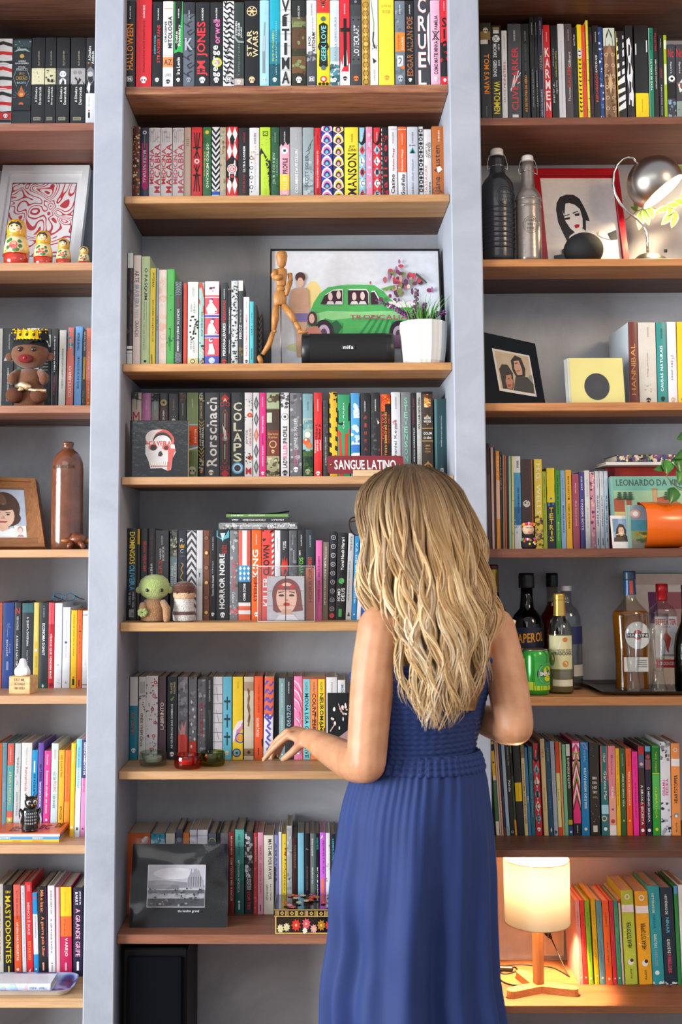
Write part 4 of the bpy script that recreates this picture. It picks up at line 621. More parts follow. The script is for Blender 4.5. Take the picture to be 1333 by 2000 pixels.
bk(638.5,660,1323,'#dfdfe1','white book above the dark postcard',T('PICASSO','#8a8a8c',.06,.24,'d',.5,.14,False))
bk(661,676,1328,'#d8d9db','short white book beside the blue bodice',T('BROOKS','#5a7090',.06,.22,'d',.6,.3))
# ---- row 7
row('M7','lowest middle shelf',1786,name='paperback_book',depth=.143)
bk(247.7,293,1628,'#d8622a','thick orange paperback with pink swirl',PG('#eaa59a',(.45,.2),(.7,.05),(.95,.04),(.85,.12),(.6,.2),(1,.2),(1,.3),(.3,.3)),PG('#f4ece8',(.6,.08),(.8,.03),(.9,.04),(.7,.12)))
bk(293.7,321.4,1629,'#3ca0bc','thick cyan paperback with white waves',NZ(['#d8eaf0','#8fcadc','#1f7a98'],22,160,.2,0,.3))
bk(322.8,341,1628,'#e0d8c6','cream paperback behind the wrapped print')
bk(342.7,356.5,1620,'#4a5266','slate blue hardback behind the wrapped print',O('#7a8094',.12,.36))
bk(357.5,369.5,1627,'#e8803a','orange paperback behind the wrapped print')
bk(370.2,384.4,1621,'#e2e0ea','lilac-white paperback behind the wrapped print',B('#b9b2c8',.06,.08))
bk(385.2,405.5,1621,'#e4e2ec','wide lilac-white paperback behind the wrapped print',B('#b9b2c8',.06,.07))
bk(407,422,1628,'#5c6a72','grey-blue paperback with gold rim',RG('#c9b27a',.1,.5,.15),B('#3c4a52',.1,.3))
bk(423,430,1627,'#20232c','slim black paperback behind the wrapped print')
bk(430.6,446,1627,'#6f6f74','grey paperback at edge of the wrapped print')
bk(446.5,458.6,1625,'#8c2c22','dark red paperback with white vertical title',T('BRUNA MAIA','#e8d2c8',.05,.28,'d',.5,.26),T('COM TODO O MEU RANCOR','#f0e4de',.31,.84,'d',.5,.32))
bk(459.2,477.5,1620,'#1c5c58','teal book fading darker with white title',B('#5fb6aa',0,.2),B('#3f9088',.2,.4),B('#2a746c',.4,.6),T('NEIL GAIMAN','#1d4a46',.06,.3,'d',.45,.24,False),T('MITOLOGIA NÓRDICA','#e2ece8',.36,.74,'d',.42,.24),O('#e2ece8',.85,.13,.45),B('#e2ece8',.87,.94,.38,.55))
bk(478.5,495,1625,'#3a3c40','paperback with black and white hand photograph',NZ(['#dfe0e4','#b9bbc0','#26272b','#7d8086'],40,165,.35,0,.55),B('#24252a',.55,1),T('CONTOS','#e4e4e6',.54,.7,'d',.65,.25),T('SADICOS','#e4e4e6',.54,.7,'d',.35,.25),T('SORTES','#d8302c',.72,.94,'d',.5,.36))
bk(495.7,503.4,1627,'#c2383e','slim red paperback with pale lettering',T('CONTRADIÇÕES','#f0c8c8',.05,.35,'d',.6,.4),NZ(['#d8686c'],12,166,.4,.4,1))
bk(503.8,515,1626,'#e9a2b6','pink paperback with thin red capitals',T('DEGELO','#a33a4e',.16,.33,'d',.5,.3,False),T('LUCRECIA ZAPPI','#a33a4e',.38,.74,'d',.5,.3,False),B('#2c1c20',.88,.96,.4,.55))
bk(515.6,535.4,1631.5,'#ece6d6','wide cream paperback with typewritten black title',T('MATE-ME POR FAVOR','#33302c',.05,.56,'d',.62,.34),T('Larry McNeil','#4a4640',.62,.82,'d',.7,.18,False),T('Gillian McCain','#4a4640',.62,.82,'d',.35,.18,False))
bk(536.6,544.6,1631,'#8f8fc8','lavender paperback with dark lettering',T('AMANHÃ','#2c2c48',.1,.6,'d',.4,.4),B('#2c2430',.4,1,0,.3))
bk(545,551,1625,'#e9e8f0','slim white paperback beside lavender one')
bk(551.6,560,1629,'#f0cf3a','yellow paperback with colourful blots',NZ(['#d8562c','#3aa6a0','#5a6a2c','#8a5a1c'],14,168,.35,.1,.75,.5,1.),T('OUTRO JEITO','#5a4a1c',.45,.9,'d',.5,.4,False))
bk(560.7,571.6,1613,'#a9aaac','tall worn grey book rising above its neighbours',NZ(['#c2c3c4','#8f9092'],20,169,.4),O('#5a5a60',.6,.18))
bk(572.5,582,1636,'#3a1f1c','dark maroon paperback with faint lettering',T('PAI IMBERANE','#8a6458',.1,.4,'d',.5,.4,False))
bk(582.6,594.6,1627,'#7fbdd4','light blue paperback',B('#a9c9c6',.8,.93,.3,.8))
bk(595.4,606.6,1628,'#1b1d24','black paperback with tiny mauve lettering',T('UM GRANDE CARDUME','#7d6a78',.4,.7,'d',.5,.25,False),NZ(['#dcdcdc'],3,171,.12,.16,.22,.3,.7))
bk(607,616,1628,'#6f7472','grey-green paperback with white lettering',T('Simone','#e4e6e4',.06,.28,'d',.5,.35),T('Mulheres','#cfd2d0',.42,.62,'d',.5,.35))
bk(616.4,625.2,1628,'#141c22','black paperback with teal and white lettering',T('SANDRO VERTER','#2f9a96',.05,.2,'d',.55,.5),T('MATAR UM JACINTO CEO','#eef0ee',.42,.85,'d',.5,.36),B('#1d6a66',0,1,0,.1))
bk(625.8,637,1626,'#d064dc','bright magenta paperback with orange tab',T('FEMINISTA, EU?','#7a2a8a',.1,.5,'d',.6,.3,False),B('#f07a4a',.56,.74,.25,.75),LN('#f0d8f4',.14,(.15,.08),(.5,.03),(.4,.07)))
bk(637.6,646,1627,'#e4e3e6','white paperback with grey marks near the dress',NZ(['#9a98a0','#c2c0c6'],10,173,.3,.02,.6))
bk(646.5,657,1629,'#1f2836','navy paperback half hidden by the dress',T('LEMBRANÇAS','#4aa6c4',.06,.4,'d',.5,.4))
# ---- left column
row('L1','top left-hand shelf',240)
bk(-14,22,76,'#e6e4e4','book with wavy red, white and black stripes',*[PG('#d62c2c' if i%2 else '#26262a',(0,.05+.1*i),(.5,.03+.1*i+.02*(i%3)),(1,.06+.1*i),(1,.1+.1*i),(.5,.07+.1*i+.02*(i%3)),(0,.1+.1*i))for i in range(9)],B('#d62c2c',.88,.96),SK(t=.92,s=.12,u=.7),B('#26262a',.965,1))
bk(23,59.5,76,'#22292e','wide dark ornate book with silver and orange emblems',B('#3a4a50',.02,.1),PG('#9fb4b4',(.05,.16),(.3,.12),(.7,.12),(.95,.16),(.7,.145),(.3,.145)),O('#cba24e',.21,.12),NZ(['#8fa4a6','#5d7074'],14,180,.06,.03,.12),T('ANDRÉ','#d8dede',.255,.28,'h',.5,.4),T('BARCINSKI','#d8dede',.285,.305,'h',.5,.7),T('IVAN','#d8dede',.33,.35,'h',.5,.35),T('FINOTTI','#d8dede',.355,.375,'h',.5,.6),LN('#8a9a9c',.03,(.2,.38),(.8,.38),(.95,.47),(.75,.57)),LN('#8a9a9c',.03,(.2,.38),(.05,.47),(.25,.57)),T('ZÉ DO','#c2a25a',.4,.43,'h',.5,.3),T('CAIXÃO','#c2a25a',.44,.495,'h',.5,.62),T('MALDITO','#9fd0d4',.515,.54,'h',.5,.5),O('#d8692c',.66,.2),PG('#d8692c',(.35,.65),(.5,.56),(.65,.65)),O('#f0b06a',.67,.1),*[LN('#7d8f92',.02,(.5+.28*math.cos(a*.4),.7-.05*math.sin(a*.4)),(.5+.46*math.cos(a*.4),.7-.1*math.sin(a*.4)))for a in range(9)],O('#d8692c',.79,.14),B('#22292e',.79,.86))
def dit(x0,x1,word,tint,look,art):
 bk(x0,x1,74,'#1b1c20',look,B(tint,.36,.55),*art,T('ELIO GASPARI','#b9b39a',.16,.33,u=.55,w=.11,bold=False),T('A Ditadura','#eeece4',.58,.76,u=.38,w=.17),T(word,'#eeece4',.58,.79,u=.68,w=.19),B('#9a9780',.935,.975,.2,.75),T('INTRINSECA','#3a3a34',.945,.965,'h',.47,.45))
dit(60.3,86,'Escancarada','#e4ddb8','black book with cream picture band of tiny figures',[NZ(['#5a563f'],8,182,.05,.4,.52,.15,.9)])
dit(86.6,108.2,'Envergonhada','#d4cfa8','black book with pale band showing an army vehicle',[NZ(['#3a382c','#6a6650','#efe9c8'],14,183,.12,.38,.52),PG('#2a2a22',(.2,.48),(.8,.49),(.75,.53),(.25,.52))])
dit(109,135,'Encurralada','#4a4b4e','black book with band showing a bald man in suit',[O('#d8d8d6',.43,.26),PG('#e2e2e0',(.25,.5),(.4,.48),(.6,.48),(.75,.5),(.75,.55),(.25,.55)),PG('#2a2a2c',(.47,.49),(.55,.49),(.54,.55),(.48,.55)),O('#3a3a3c',.43,.04,.4),O('#3a3a3c',.43,.04,.6)])
dit(137,166,'Derrotada','#a9a5a4','black book with band showing two dark suits',[PG('#232326',(0,.55),(.35,.46),(.5,.5),(.5,.55)),PG('#232326',(.45,.55),(.6,.47),(1,.55)),O('#8a8684',.41,.14,.3),O('#8a8684',.41,.14,.62)])
bk(167,184.5,74,'#2b2b2e','black and white book with portrait of an older man',PG('#7d7d80',(.1,.38),(.5,.34),(.9,.38),(.95,.5),(.5,.56),(.1,.48)),O('#b9b9ba',.43,.32),PG('#d8d8da',(.1,.6),(.3,.52),(.6,.56),(.4,.66)),B('#1c1c1f',.56,.66,.5,1),B('#e4e4e7',.655,1),T('A Ditadura','#eeeeec',.1,.27,u=.4,w=.3),T('Acabada','#eeeeec',.16,.31,u=.75,w=.3),O('#c97a3a',.3,.1,.3),T('Elio Gaspari','#8a8a8e',.68,.81,u=.4,w=.2,bold=False),O('#c2303a',.86,.1,.4),B('#26262a',.88,.945,.3,.5))
row('L3','third left-hand shelf',790.5)
bk(-12,3,642,'#d8d8d4','white book cut by the picture edge',depth=.14)
bk(3.6,25,641,'#26282c','black book with white angular logo',T('Natalia Borges','#c9c9c9',.08,.28,'d',.6,.16),PG('#e2e4e6',(.1,.43),(.3,.36),(.5,.41),(.7,.36),(.95,.43),(.75,.43),(.5,.42),(.3,.43)),T('O HOMEM DA PATERNIDADE','#dcdcdc',.52,.86,'d',.55,.18),O('#8a8c90',.94,.14))
bk(26,50,642,'#3f4145','dark grey book behind the felt doll',B('#2c2e32',.0,1,0,.2),PG('#4a8a80',(.3,.5),(.6,.52),(.3,.55)))
bk(50.8,75,641,'#d4d6d6','white book behind the felt doll',B('#1c1d20',.05,.5),B('#c9ccca',.48,.55))
bk(76,98,642,'#202225','black book with photo scrap behind the felt doll',B('#a9b4a6',.08,.24,.6,1),NZ(['#5a6a58'],5,191,.1,.1,.22,.6,1),*[B('#8a8a80',.42+.04*i,.43+.04*i,.3,.8)for i in range(4)])
bk(99,112.5,642,'#26262a','black book with white and red vertical lettering',T('A lanterna mágica de Méliès','#e6e6e4',.1,.57,'d',.5,.28),T('Quebrafiguras','#a33438',.62,.87,'d',.5,.26),lean=2)
bk(114,127.5,645,'#d8d4ca','off-white book with condensed grey capitals',T('O IRMÃO ALEMÃO CHICO BUARQUE','#4a4a48',.25,.78,u=.5,w=.34,bold=False),lean=3)
bk(128.7,142.5,640,'#e2705c','coral book with teal top and white capitals',PG('#2c7f8c',(0,0),(1,0),(1,.37),(0,.3)),NZ(['#3f97a2'],8,193,.3,.02,.25),T('CHINA','#d8e8e8',.14,.28,u=.5,w=.2),T('OUTUBRO','#f2e2da',.5,.9,u=.5,w=.42),lean=4)
bk(144,158.3,638,'#6fa8e2','blue book with dark narrow capitals',T('GEORGE ORWELL','#1f2c44',.08,.31,'d',.45,.3),T('UM POUCO DE AR, POR FAVOR!','#1f2c44',.38,.8,'d',.5,.36),lean=4)
bk(158.8,166.2,645,'#2c2a2c','dark book with mustard strip',B('#c2a03c',.36,.66,.25,.85),T('QUALQUER','#e4e2de',.02,.28,'d',.5,.4),T('Julia Sáfar','#b9b6b2',.8,.98,u=.4,w=.3,bold=False),lean=4)
bk(167,177.5,641,'#e87a5a','coral book against the pillar',B('#e66a34',.68,1),T('SOMBRAS DO AMANHÃ','#f4e0d4',.3,.92,u=.5,w=.3,bold=False),O('#f0d23a',.98,.2),lean=2.5)
row('L5','fifth left-hand shelf',1346)
bk(-9,2.3,1177,'#e0745a','coral book at the picture edge beside blue one')
bk(3,25,1177,'#2f4f9c','blue book with white title and pale diagram',NZ(['#8fa6d8','#6f8ac8'],10,200,.1,.24,.4,.3,.7),LN('#8fa6d8',.04,(.5,.26),(.45,.4)),T('INOVAÇÃO','#eef0f6',.43,.62,'d',.45,.22),T('Tidd','#a9b9e0',.47,.58,'d',.7,.1),B('#8fa6d8',.68,.78,.4,.6))
bk(26,39.2,1177,'#3a3c42','dark book with red initial and white title',T('N','#e0474c',.06,.13,'h',.5,.6),T('REED HASTINGS','#cfd0d2',.16,.32,'d',.5,.3),T('A REGRA É NÃO TER REGRAS','#eceef0',.38,.88,'d',.5,.36))
bk(41,63.5,1178,'#333c42','slate book with teal head and white title',B('#3f7078',0,.11),T('A QUINTA DISCIPLINA','#eceeee',.16,.5,'d',.5,.2),T('Peter M. Senge','#cfd4d4',.55,.75,'d',.5,.18,False))
bk(64,74.8,1177,'#dfbf4a','mustard yellow book',B('#e6d27a',.0,.45,.2,.8),O('#f2ecd8',.55,.26),B('#c9b04a',.62,.75,.3,.7))
bk(75.5,92.5,1177,'#30373c','slate book with white title and green foot',B('#1d4a44',.93,1),T('ECONOMIA DONUT','#eef0f0',.24,.61,'d',.5,.32),T('K. RAWORTH','#cfd4d4',.04,.17,'d',.5,.14,False),DI('#c9d8d0',.94,.99,.35,.65))
bk(93,104.6,1177,'#c8202c','red book with white condensed title',B('#e0525c',0,.25),T('CAMILO COUTINHO','#a03038',.06,.3,'d',.5,.2,False),T('VÍDEOS QUE VENDEM MAIS','#f6e4e4',.36,.88,'d',.5,.5),B('#7d1a22',.93,.97,.2,.85))
bk(105.3,120,1178,'#e2e4e8','white book with tiny grey marks',*[B('#b9bcc2',.27+.15*i,.275+.15*i,.3,.65)for i in range(3)],O('#a9b0bc',.72,.1),NZ(['#8a90a0'],4,203,.1,.88,.93,.3,.7))
bk(121,136,1186,'#dfe1e4','white book with small blue globe',O('#4a5f80',.43,.17,.45),T('Administração estratégica','#a9b0ba',.16,.38,'d',.5,.14,False),T('Guia do curso','#8fa0b8',.47,.62,'d',.5,.14,False),PG('#9aa0a8',(.35,.93),(.5,.9),(.65,.93)))
bk(137.5,149.3,1192,'#f2c21f','yellow book with thin vertical lettering',T('O PLANO DE MARKETING DE 1 PÁGINA','#7a5c10',.05,.58,'d',.5,.26,False),O('#d8562c',.85,.16),B('#26241c',.87,.95,.3,.65))
bk(149.8,159.5,1192,'#ef6a22','orange book with fine red lettering',T('PAIXÃO','#a03c10',.12,.55,'d',.5,.28,False),B('#2c1c14',.26,.27,.3,.8),B('#2c1c14',.88,.96,.4,.55))
bk(160.2,171.2,1193,'#e9e9ec','white book with thin brown stripes',B('#7a5a5a',.05,.06),B('#6a5054',.94,.95),T('Comunicação integrada','#c2c4c8',.12,.7,'d',.5,.24,False))
row('L6','sixth left-hand shelf',1605.5,Y=.15)
bk(-10,2.5,1452,'#d8703a','orange book at the picture edge beside blue-grey one')
bk(3,12,1451,'#6f9fb4','blue-grey book at edge beside teal one',T('Gestão da mudança','#dfeaf0',.5,.75,'d',.5,.3,False),lean=2.5)
bk(12.6,25,1452,'#5fb0b2','teal book with coral ends and cream title',B('#e2685a',0,.28),T('CARMINE GALLO','#f0d8cc',.05,.24,'d',.5,.18),T('STORYTELLING','#e2d9a0',.36,.78,'d',.5,.4),B('#e2685a',.86,.94),B('#e8bc4a',.94,1),O('#f0eee6',.97,.2),lean=3)
bk(26,38,1452,'#d5dde0','pale grey book with coloured dots',T('TIM BROWN','#5a5f66',.18,.38,'d',.5,.3,False),NZ(['#d8588a','#5fa8c4','#c9b04a'],8,207,.12,.4,.55,.2,.8),T('DESIGN THINKING','#8a8f9a',.62,.92,'d',.5,.3,False),lean=4)
bk(39,59.5,1451,'#e2e6e6','wide white book with red and teal script',T('Reinventando','#cf4a4c',.31,.61,'d',.5,.24,False),T('as organizações','#3fa0a0',.63,.92,'d',.5,.24,False),T('FREDERIC LALOUX','#b9bec0',.06,.28,'d',.5,.12,False),lean=4)
bk(60.5,71.5,1465,'#1f9ad8','bright blue book with black capitals behind the owl',T('OS 8 DESAFIOS DE','#122c3c',.33,.75,'d',.5,.4),B('#e6eef2',.15,.31,.35,.6),lean=3)
bk(72.5,83,1451,'#6a4fae','purple book with white title',T('MINTZBERG','#2c2048',.27,.48,'d',.5,.42),T('MANAGING ESSENCIAL','#eeeaf6',.5,.82,'d',.5,.34),lean=3)
bk(84,97,1466.5,'#e0449a','pink book with white rounded lettering',T('Cocriar','#f6dcec',.05,.2,'d',.5,.3),T('Economia circular em massa','#f8e6f2',.28,.88,'d',.5,.36),O('#f6dcec',.97,.2),lean=3.5)
bk(98.3,112,1452,'#c9e2e8','pale blue book with grey and pink capitals',T('BERNARDINHO','#d89aa4',.08,.2,'d',.5,.3,False),T('NÃO SER','#6f7f88',.36,.47,'d',.5,.4,False),T('PEQUENO','#d8808c',.48,.62,'d',.5,.4,False),T('É SER GRANDE','#6f7f88',.65,.82,'d',.5,.4,False),lean=3)
bk(112.8,124,1465,'#efb53a','amber yellow book with dark capitals',T('ISSO É MARKETING','#7a5010',.07,.38,'d',.5,.4,False),T('SETH GODIN','#4a3008',.78,.97,'d',.5,.4,False),lean=3)
bk(124.6,135.5,1465.5,'#ef7a3a','orange book with fine red lettering',B('#f0a03c',.72,1),T('Mundo complexo','#b04a1c',.1,.7,'d',.5,.28,False),lean=3.5)
bk(136,144.8,1452,'#f2c02c','yellow book standing forward of the orange one',T('Brand Sense','#f8ecc0',.06,.22,'d',.5,.26),O('#f6efdc',.94,.3),lean=4,yb=1626.5,Y=.085)
bk(145.4,156,1444,'#e2e8ec','white and sky blue book with blue lettering',B('#7fc4e6',0,.3),B('#b4dcee',.3,.5),T('TRANSFORMANDO ESTRATÉGIA','#2c4a60',.08,.52,'d',.5,.36,False),B('#3a5a58',.935,.965,.25,.65),lean=5,yb=1628,Y=.085)
bk(156.8,166,1444,'#d88ab8','pink book with navy head against the pillar',B('#2f3560',0,.41),T('GERENCIAMENTO DE','#eceaf2',.03,.38,'d',.6,.4),T('PROJETOS','#e04a6a',.41,.56,'d',.5,.4),O('#6a3a6a',.95,.2),lean=4.5,yb=1628,Y=.085)
row('L7','lowest left-hand shelf',1904,Y=.15)
bk(-10,7.6,1727,'#e0dcd2','cream book with thin red capitals at the edge',T('DIGITAL BRANDING','#b04a4e',.25,.85,'d',.6,.2,False),lean=-1.5)
bk(9,26.5,1729,'#1f2024','black book with heavy yellow title',T('MASTODONTES','#f0d21f',.12,.87,'d',.5,.62),T('ELIMAR','#f0d21f',.06,.09,'h',.55,.6),B('#f0d21f',.9,.97,.45,.6),lean=-2.5)
bk(29,43,1728,'#e5582c','coral book with white and dark capitals',B('#e86a5a',0,.35),T('RUTGER BREGMAN','#8a2c22',.07,.38,'d',.5,.24,False),T('UTOPIA PARA REALISTAS','#f8e8e0',.42,.84,'d',.5,.32),O('#f8dcd0',.94,.2),lean=-3)
bk(44.6,52.5,1730,'#dcdce2','slim white book with blue lettering',T('Prosperidade','#a9b9d4',.08,.8,'d',.5,.35,False),lean=-4)
bk(53.2,66,1723,'#dd2c34','red book with white and yellow lettering',B('#e86a6e',.03,.1,.3,.8),T('MENOS É MAIS','#f4b9b4',.22,.57,'d',.5,.5),T('ESTAR NO','#f0a03a',.64,.84,'d',.5,.45),PG('#f6e4e4',(.3,.96),(.7,.93),(.55,.97)),lean=-4)
bk(67,76.6,1744,'#dfe2e8','short white book with blue ends',B('#1f8fd0',0,.26),B('#1f8fd0',.75,1),O('#d8525a',.06,.26),T('Capitalismo','#6a3a48',.28,.55,u=.5,w=.28,bold=False),O('#dfeaf4',.93,.2),lean=-4)
bk(77.2,94.6,1732,'#1d1f23','black book with orange rounded lettering',T('Mike Isaac','#ef8a5a',.04,.29,'d',.5,.36),T('A guerra pela Uber','#ef8a5a',.34,.79,'d',.5,.42),O('#e8a486',.87,.12),B('#e8a486',.88,.95,.42,.6),B('#a03a9a',0,.8,.95,1),lean=-4)
bk(95.5,109.2,1730,'#e6e4e8','white book with thin grey capitals',T('ANGUS DEATON','#6a665c',.05,.32,'d',.5,.24,False),T('A GRANDE SAÍDA','#5a5a5c',.37,.76,'d',.5,.28,False),O('#8a7a6a',.87,.1),B('#b9aa98',.89,.96,.42,.58),lean=-2.5)
bk(110.3,118.4,1733,'#f0a4ac','slim pink book',B('#f6d8da',.0,1,.3,.6),lean=-1.5)
bk(119,141,1732,'#bf2050','wide book banded yellow, orange and crimson',B('#f2c422',0,.335),B('#f06a2c',.335,.565),T('VAREJO','#f6eef0',.58,.79,'d',.5,.32),T('Administração','#b8860c',.06,.28,'d',.45,.1,False),T('Paulo','#c24a18',.37,.55,'d',.4,.16,False),B('#e0a0b0',.86,.95,.4,.58),lean=-1)
bk(143.4,162,1734,'#231f38','navy book with pink heavy title',T('JOHN M.','#e4e4ec',.04,.2,'d',.72,.22),T('BARRY','#e4e4ec',.05,.2,'d',.36,.3),T('A GRANDE GRIPE','#f0a9c8',.24,.79,'d',.5,.5),O('#e4e4ec',.86,.14),B('#e4e4ec',.875,.95,.38,.62),lean=0)
# ---- right column
row('R1','top right-hand shelf',230,name='graphic_novel',lean=-2,grp='graphic novels on the top right-hand shelf')
bk(934,940.5,42,'#1c1a1c','black book tucked behind the pillar with red mark',O('#c2303a',.02,.4),T('MUTARELLI','#d8d8d8',.2,.7,w=.4),lean=-3)
bk(941.3,962,45,'#1b1916','black book with gold head and orange brush title',B('#2a251c',0,.09),B('#8a6f3c',.09,.18),SK('#c9c2b0',.08,.25),B('#d8d6d0',.18,.225,.0,.7),T('TOM SAVINI','#ea8a24',.33,.75,'d',.55,.5),T('DARKSIDE','#8f8f8a',.88,.99,u=.5,w=.1),LN('#6a5c3c',.03,(.97,.0),(.97,1)),lean=-3)
bk(962.7,981.5,50,'#1a1b1f','black book with yellow title and round badge',B('#8f7d4a',.02,.045,.15,.85),B('#d8d8d8',.05,.09,.2,.8),O('#eceef0',.145,.4),T('DC','#1a1b1f',.12,.17,'h',.5,.5),T('ALAN','#e8eaec',.2,.27,'d',.78,.2),T('MOORE','#e8eaec',.2,.35,'d',.35,.4),T('DAVE','#e8eaec',.38,.44,'d',.78,.2),T('GIBBONS','#e8eaec',.38,.56,'d',.35,.4),T('WATCHMEN','#f0dc2c',.61,.96,'d',.5,.66),lean=-3)
bk(982.2,993,60,'#dddcdc','slim white book with thin red capitals',T('MONSTERS','#b23a40',.36,.66,u=.5,w=.42,bold=False),T('LITTLE','#8a8084',.68,.82,u=.5,w=.3,bold=False),T('DARKSIDE','#7a7a7a',.06,.21,u=.5,w=.15),lean=-2.5)
bk(993.8,1020,47,'#494a4f','wide grey book with red capitals under white signature',T('CLIVE BARKER','#d8404a',.25,.92,u=.52,w=.5),LN('#eef0f2',.06,(.2,.72),(.5,.55),(.4,.68),(.8,.5),(.55,.62),(.95,.52)),LN('#eef0f2',.05,(.15,.7),(.9,.62)),DS('#d8d8dc',.07,.18),B('#e8e8ea',.97,1,.3,.75),lean=-2)
bk(1022,1037.3,47,'#1c211f','black-green book with orange and grey capitals',T('AS 100 NOITES DE HERO','#e89a3a',.55,.94,u=.5,w=.32),T('ISABEL GREENBERG','#55605a',.22,.5,u=.5,w=.26),DS('#b9beba',.08,.18),lean=-4)
bk(1040,1049,28,'#171b1c','slim tall black book',T('QUARTO DE NUNCA','#a9b0ae',.53,.9,u=.5,w=.25),DS('#d8dada',.08,.2),lean=-6)
bk(1049.6,1055,28,'#15191a','slimmest tall black book',T('ALBERTO BRECCIA','#a9b0ae',.54,.9,u=.5,w=.4),DS('#d8dada',.08,.2),lean=-6)
bk(1055.6,1066,27,'#23233c','slim navy book with tan name',T('CHRIS VAN ALLSBURG','#c9c9d4',.73,.99,u=.5,w=.3),T('ZATHURA','#b9aa8c',.4,.54,u=.5,w=.5,bold=False),DS('#e6e6ee',.07,.2),B('#d8d8dc',.15,1,.92,1),lean=-6)
bk(1067,1080,49,'#cf1d26','red book with large white stacked capitals',ST('KARMEN','#f4f0f0',.24,.94,.7),DS('#f2d8d8',.08,.18),lean=-6)
bk(1080.6,1093.6,50,'#191a1d','black book with tiny white and yellow credits',T('Neil Gaiman','#b9a83c',.28,.56,'d',.75,.25),T('Alice Cooper','#c9c9c9',.25,.45,'d',.3,.2),T('Kenny Alien','#d8d8d8',.6,.74,'d',.75,.25),T('Todd','#c9c9c9',.62,.84,'d',.3,.25),lean=-5)
bk(1094.2,1107,47,'#d9d9df','white book with fine grey line',LN('#77777e',.03,(.5,.18),(.5,.95)),lean=-5)
bk(1107.6,1122,47,'#4f4547','taupe book with red script and white signature',T('SALEM','#c83c2c',.46,.68,u=.5,w=.45),T('Thomas','#e4e0de',.68,.83,u=.5,w=.3,bold=False),T('Gilbert','#e4e0de',.3,.46,u=.6,w=.35,bold=False),DS('#c9c4c4',.06,.18),lean=-5)
bk(1122.6,1132.4,54,'#1a1b1c','slim black book with faint green marks',T('BATTLES','#c9ccca',.08,.2,u=.5,w=.3),T('DARKNESS','#4a5240',.45,.62,u=.5,w=.25),lean=-6)
bk(1133,1141.6,48,'#f0d312','yellow book with column of black moons',B('#eceae4',.27,.36),*[O('#1c1c1c',.285+.046*i,.3,.5)for i in range(15)],*[O('#f0d312' if i>1 else '#eceae4',.275+.046*i,.26,.55)for i in range(15)],lean=-6)
bk(1142.2,1149.6,49,'#e04a26','slim orange-red book',T('HELENE HEBE','#8c2412',.4,.62,u=.5,w=.25),DS('#f4d0c4',.08,.18),lean=-7)
bk(1150,1154.8,40,'#e6d84a','very thin yellow book',NZ(['#8a8020','#c9bb38'],14,215,.4),lean=-6)
bk(1155.4,1162.6,53,'#221a1e','thin black book with pink lettering',T('LUCAS','#a83060',.08,.16,u=.5,w=.3),T('CASTELO DE AREIA','#8c2848',.42,.66,u=.5,w=.3),T('FREDERIK','#8c2848',.75,.96,u=.5,w=.3),lean=-6)
bk(1163.2,1174.8,50,'#1c1b1d','black book with red and white capitals',T('REFUGIADOS','#d8383c',.52,.83,u=.5,w=.42),T('KATE EVANS','#ececec',.32,.51,u=.5,w=.32),DS('#dcdcdc',.07,.18),lean=-6)
bk(1175.4,1183.2,53,'#24427c','blue and white brush-painted book',NZ(['#4a70b4','#1a2c58','#8fa8d4','#d0dcee'],30,217,.4),lean=-7)
bk(1184,1207,55,'#7d5a40','wide book with carved brown ornament and pale sky',B('#c9d3c6',0,.2),PG('#34452f',(.25,.08),(.5,.01),(.75,.08),(.85,.2),(.15,.2)),PG('#a07a5a',(.5,.17),(.85,.3),(.95,.45),(.95,1),(.05,1),(.05,.45),(.15,.3)),*[RG('#e2c9a4',.3+.12*i,.16,.3,.5+.28*s_)for i in range(6)for s_ in(-1,1)],O('#6b4a34',.58,.34),O('#b08c66',.57,.22),NZ(['#4a3222','#c9a882','#5f422e'],26,218,.1,.45,1),DI('#c9a67c',.5,.75,.3,.7),lean=-6)
bk(1209.5,1227,61,'#1a1a1c','black book with white zebra bands',*[PG('#e4e4e6',(.08,.08+.1*i),(.9,.05+.1*i-.02*(i%3)),(.9,.09+.1*i),(.08,.13+.1*i))for i in range(9)],B('#e6c41c',0,1,0,.06),lean=-7)
bk(1227.6,1242,50,'#201f22','black book with white flowing silhouettes',PG('#e2e2e6',(.1,.16),(.5,.13),(.8,.25),(.6,.4),(.9,.5),(.7,.66),(.95,.75),(.8,.88),(.2,.86),(.3,.7),(.05,.55),(.3,.4),(.15,.3)),*[PG('#201f22',(.35,.2+.2*i),(.6,.22+.2*i),(.55,.32+.2*i),(.3,.34+.2*i))for i in range(4)],lean=-6)
bk(1243,1269,50,'#18181a','wide black book with white block and yellow foot',PG('#dcdce0',(.05,.2),(.98,.16),(.98,.29),(.05,.32)),B('#f0d010',.735,1),T('DARKSIDE','#8a7a08',.8,.94,u=.5,w=.07),lean=-4)
bk(1269.8,1279,55,'#0f7a5c','green book with black and white capitals',T('PALESTINA','#13241e',.06,.25,'d',.5,.36),T('NA FAIXA DE GAZA','#e6efe8',.35,.7,'d',.5,.36),B('#d8dcd8',0,1,0,.08),lean=-3)
bk(1279.6,1288.8,55,'#1c1a1a','black book with red and white capitals beside green',T('PALESTINA','#c22c34',.06,.26,'d',.5,.36),T('UMA NAÇÃO OCUPADA','#e2e2e0',.35,.68,'d',.5,.36),lean=-4)
bk(1289.4,1298.4,69,'#1a1b1d','slim black book with white and red credits',T('Joe Sacco','#d8d8d8',.04,.15,'d',.5,.25),T('GORAZDE','#c22c5a',.4,.52,'d',.5,.32),T('A guerra na Bósnia Oriental','#d8d8d8',.6,.97,'d',.5,.28),lean=-3)
bk(1299,1305,69,'#9cb524','thin lime book with white windows',*[B('#e2ead0',a,e,.1,.9)for a,e in((.06,.17),(.35,.6))],lean=-2.5)
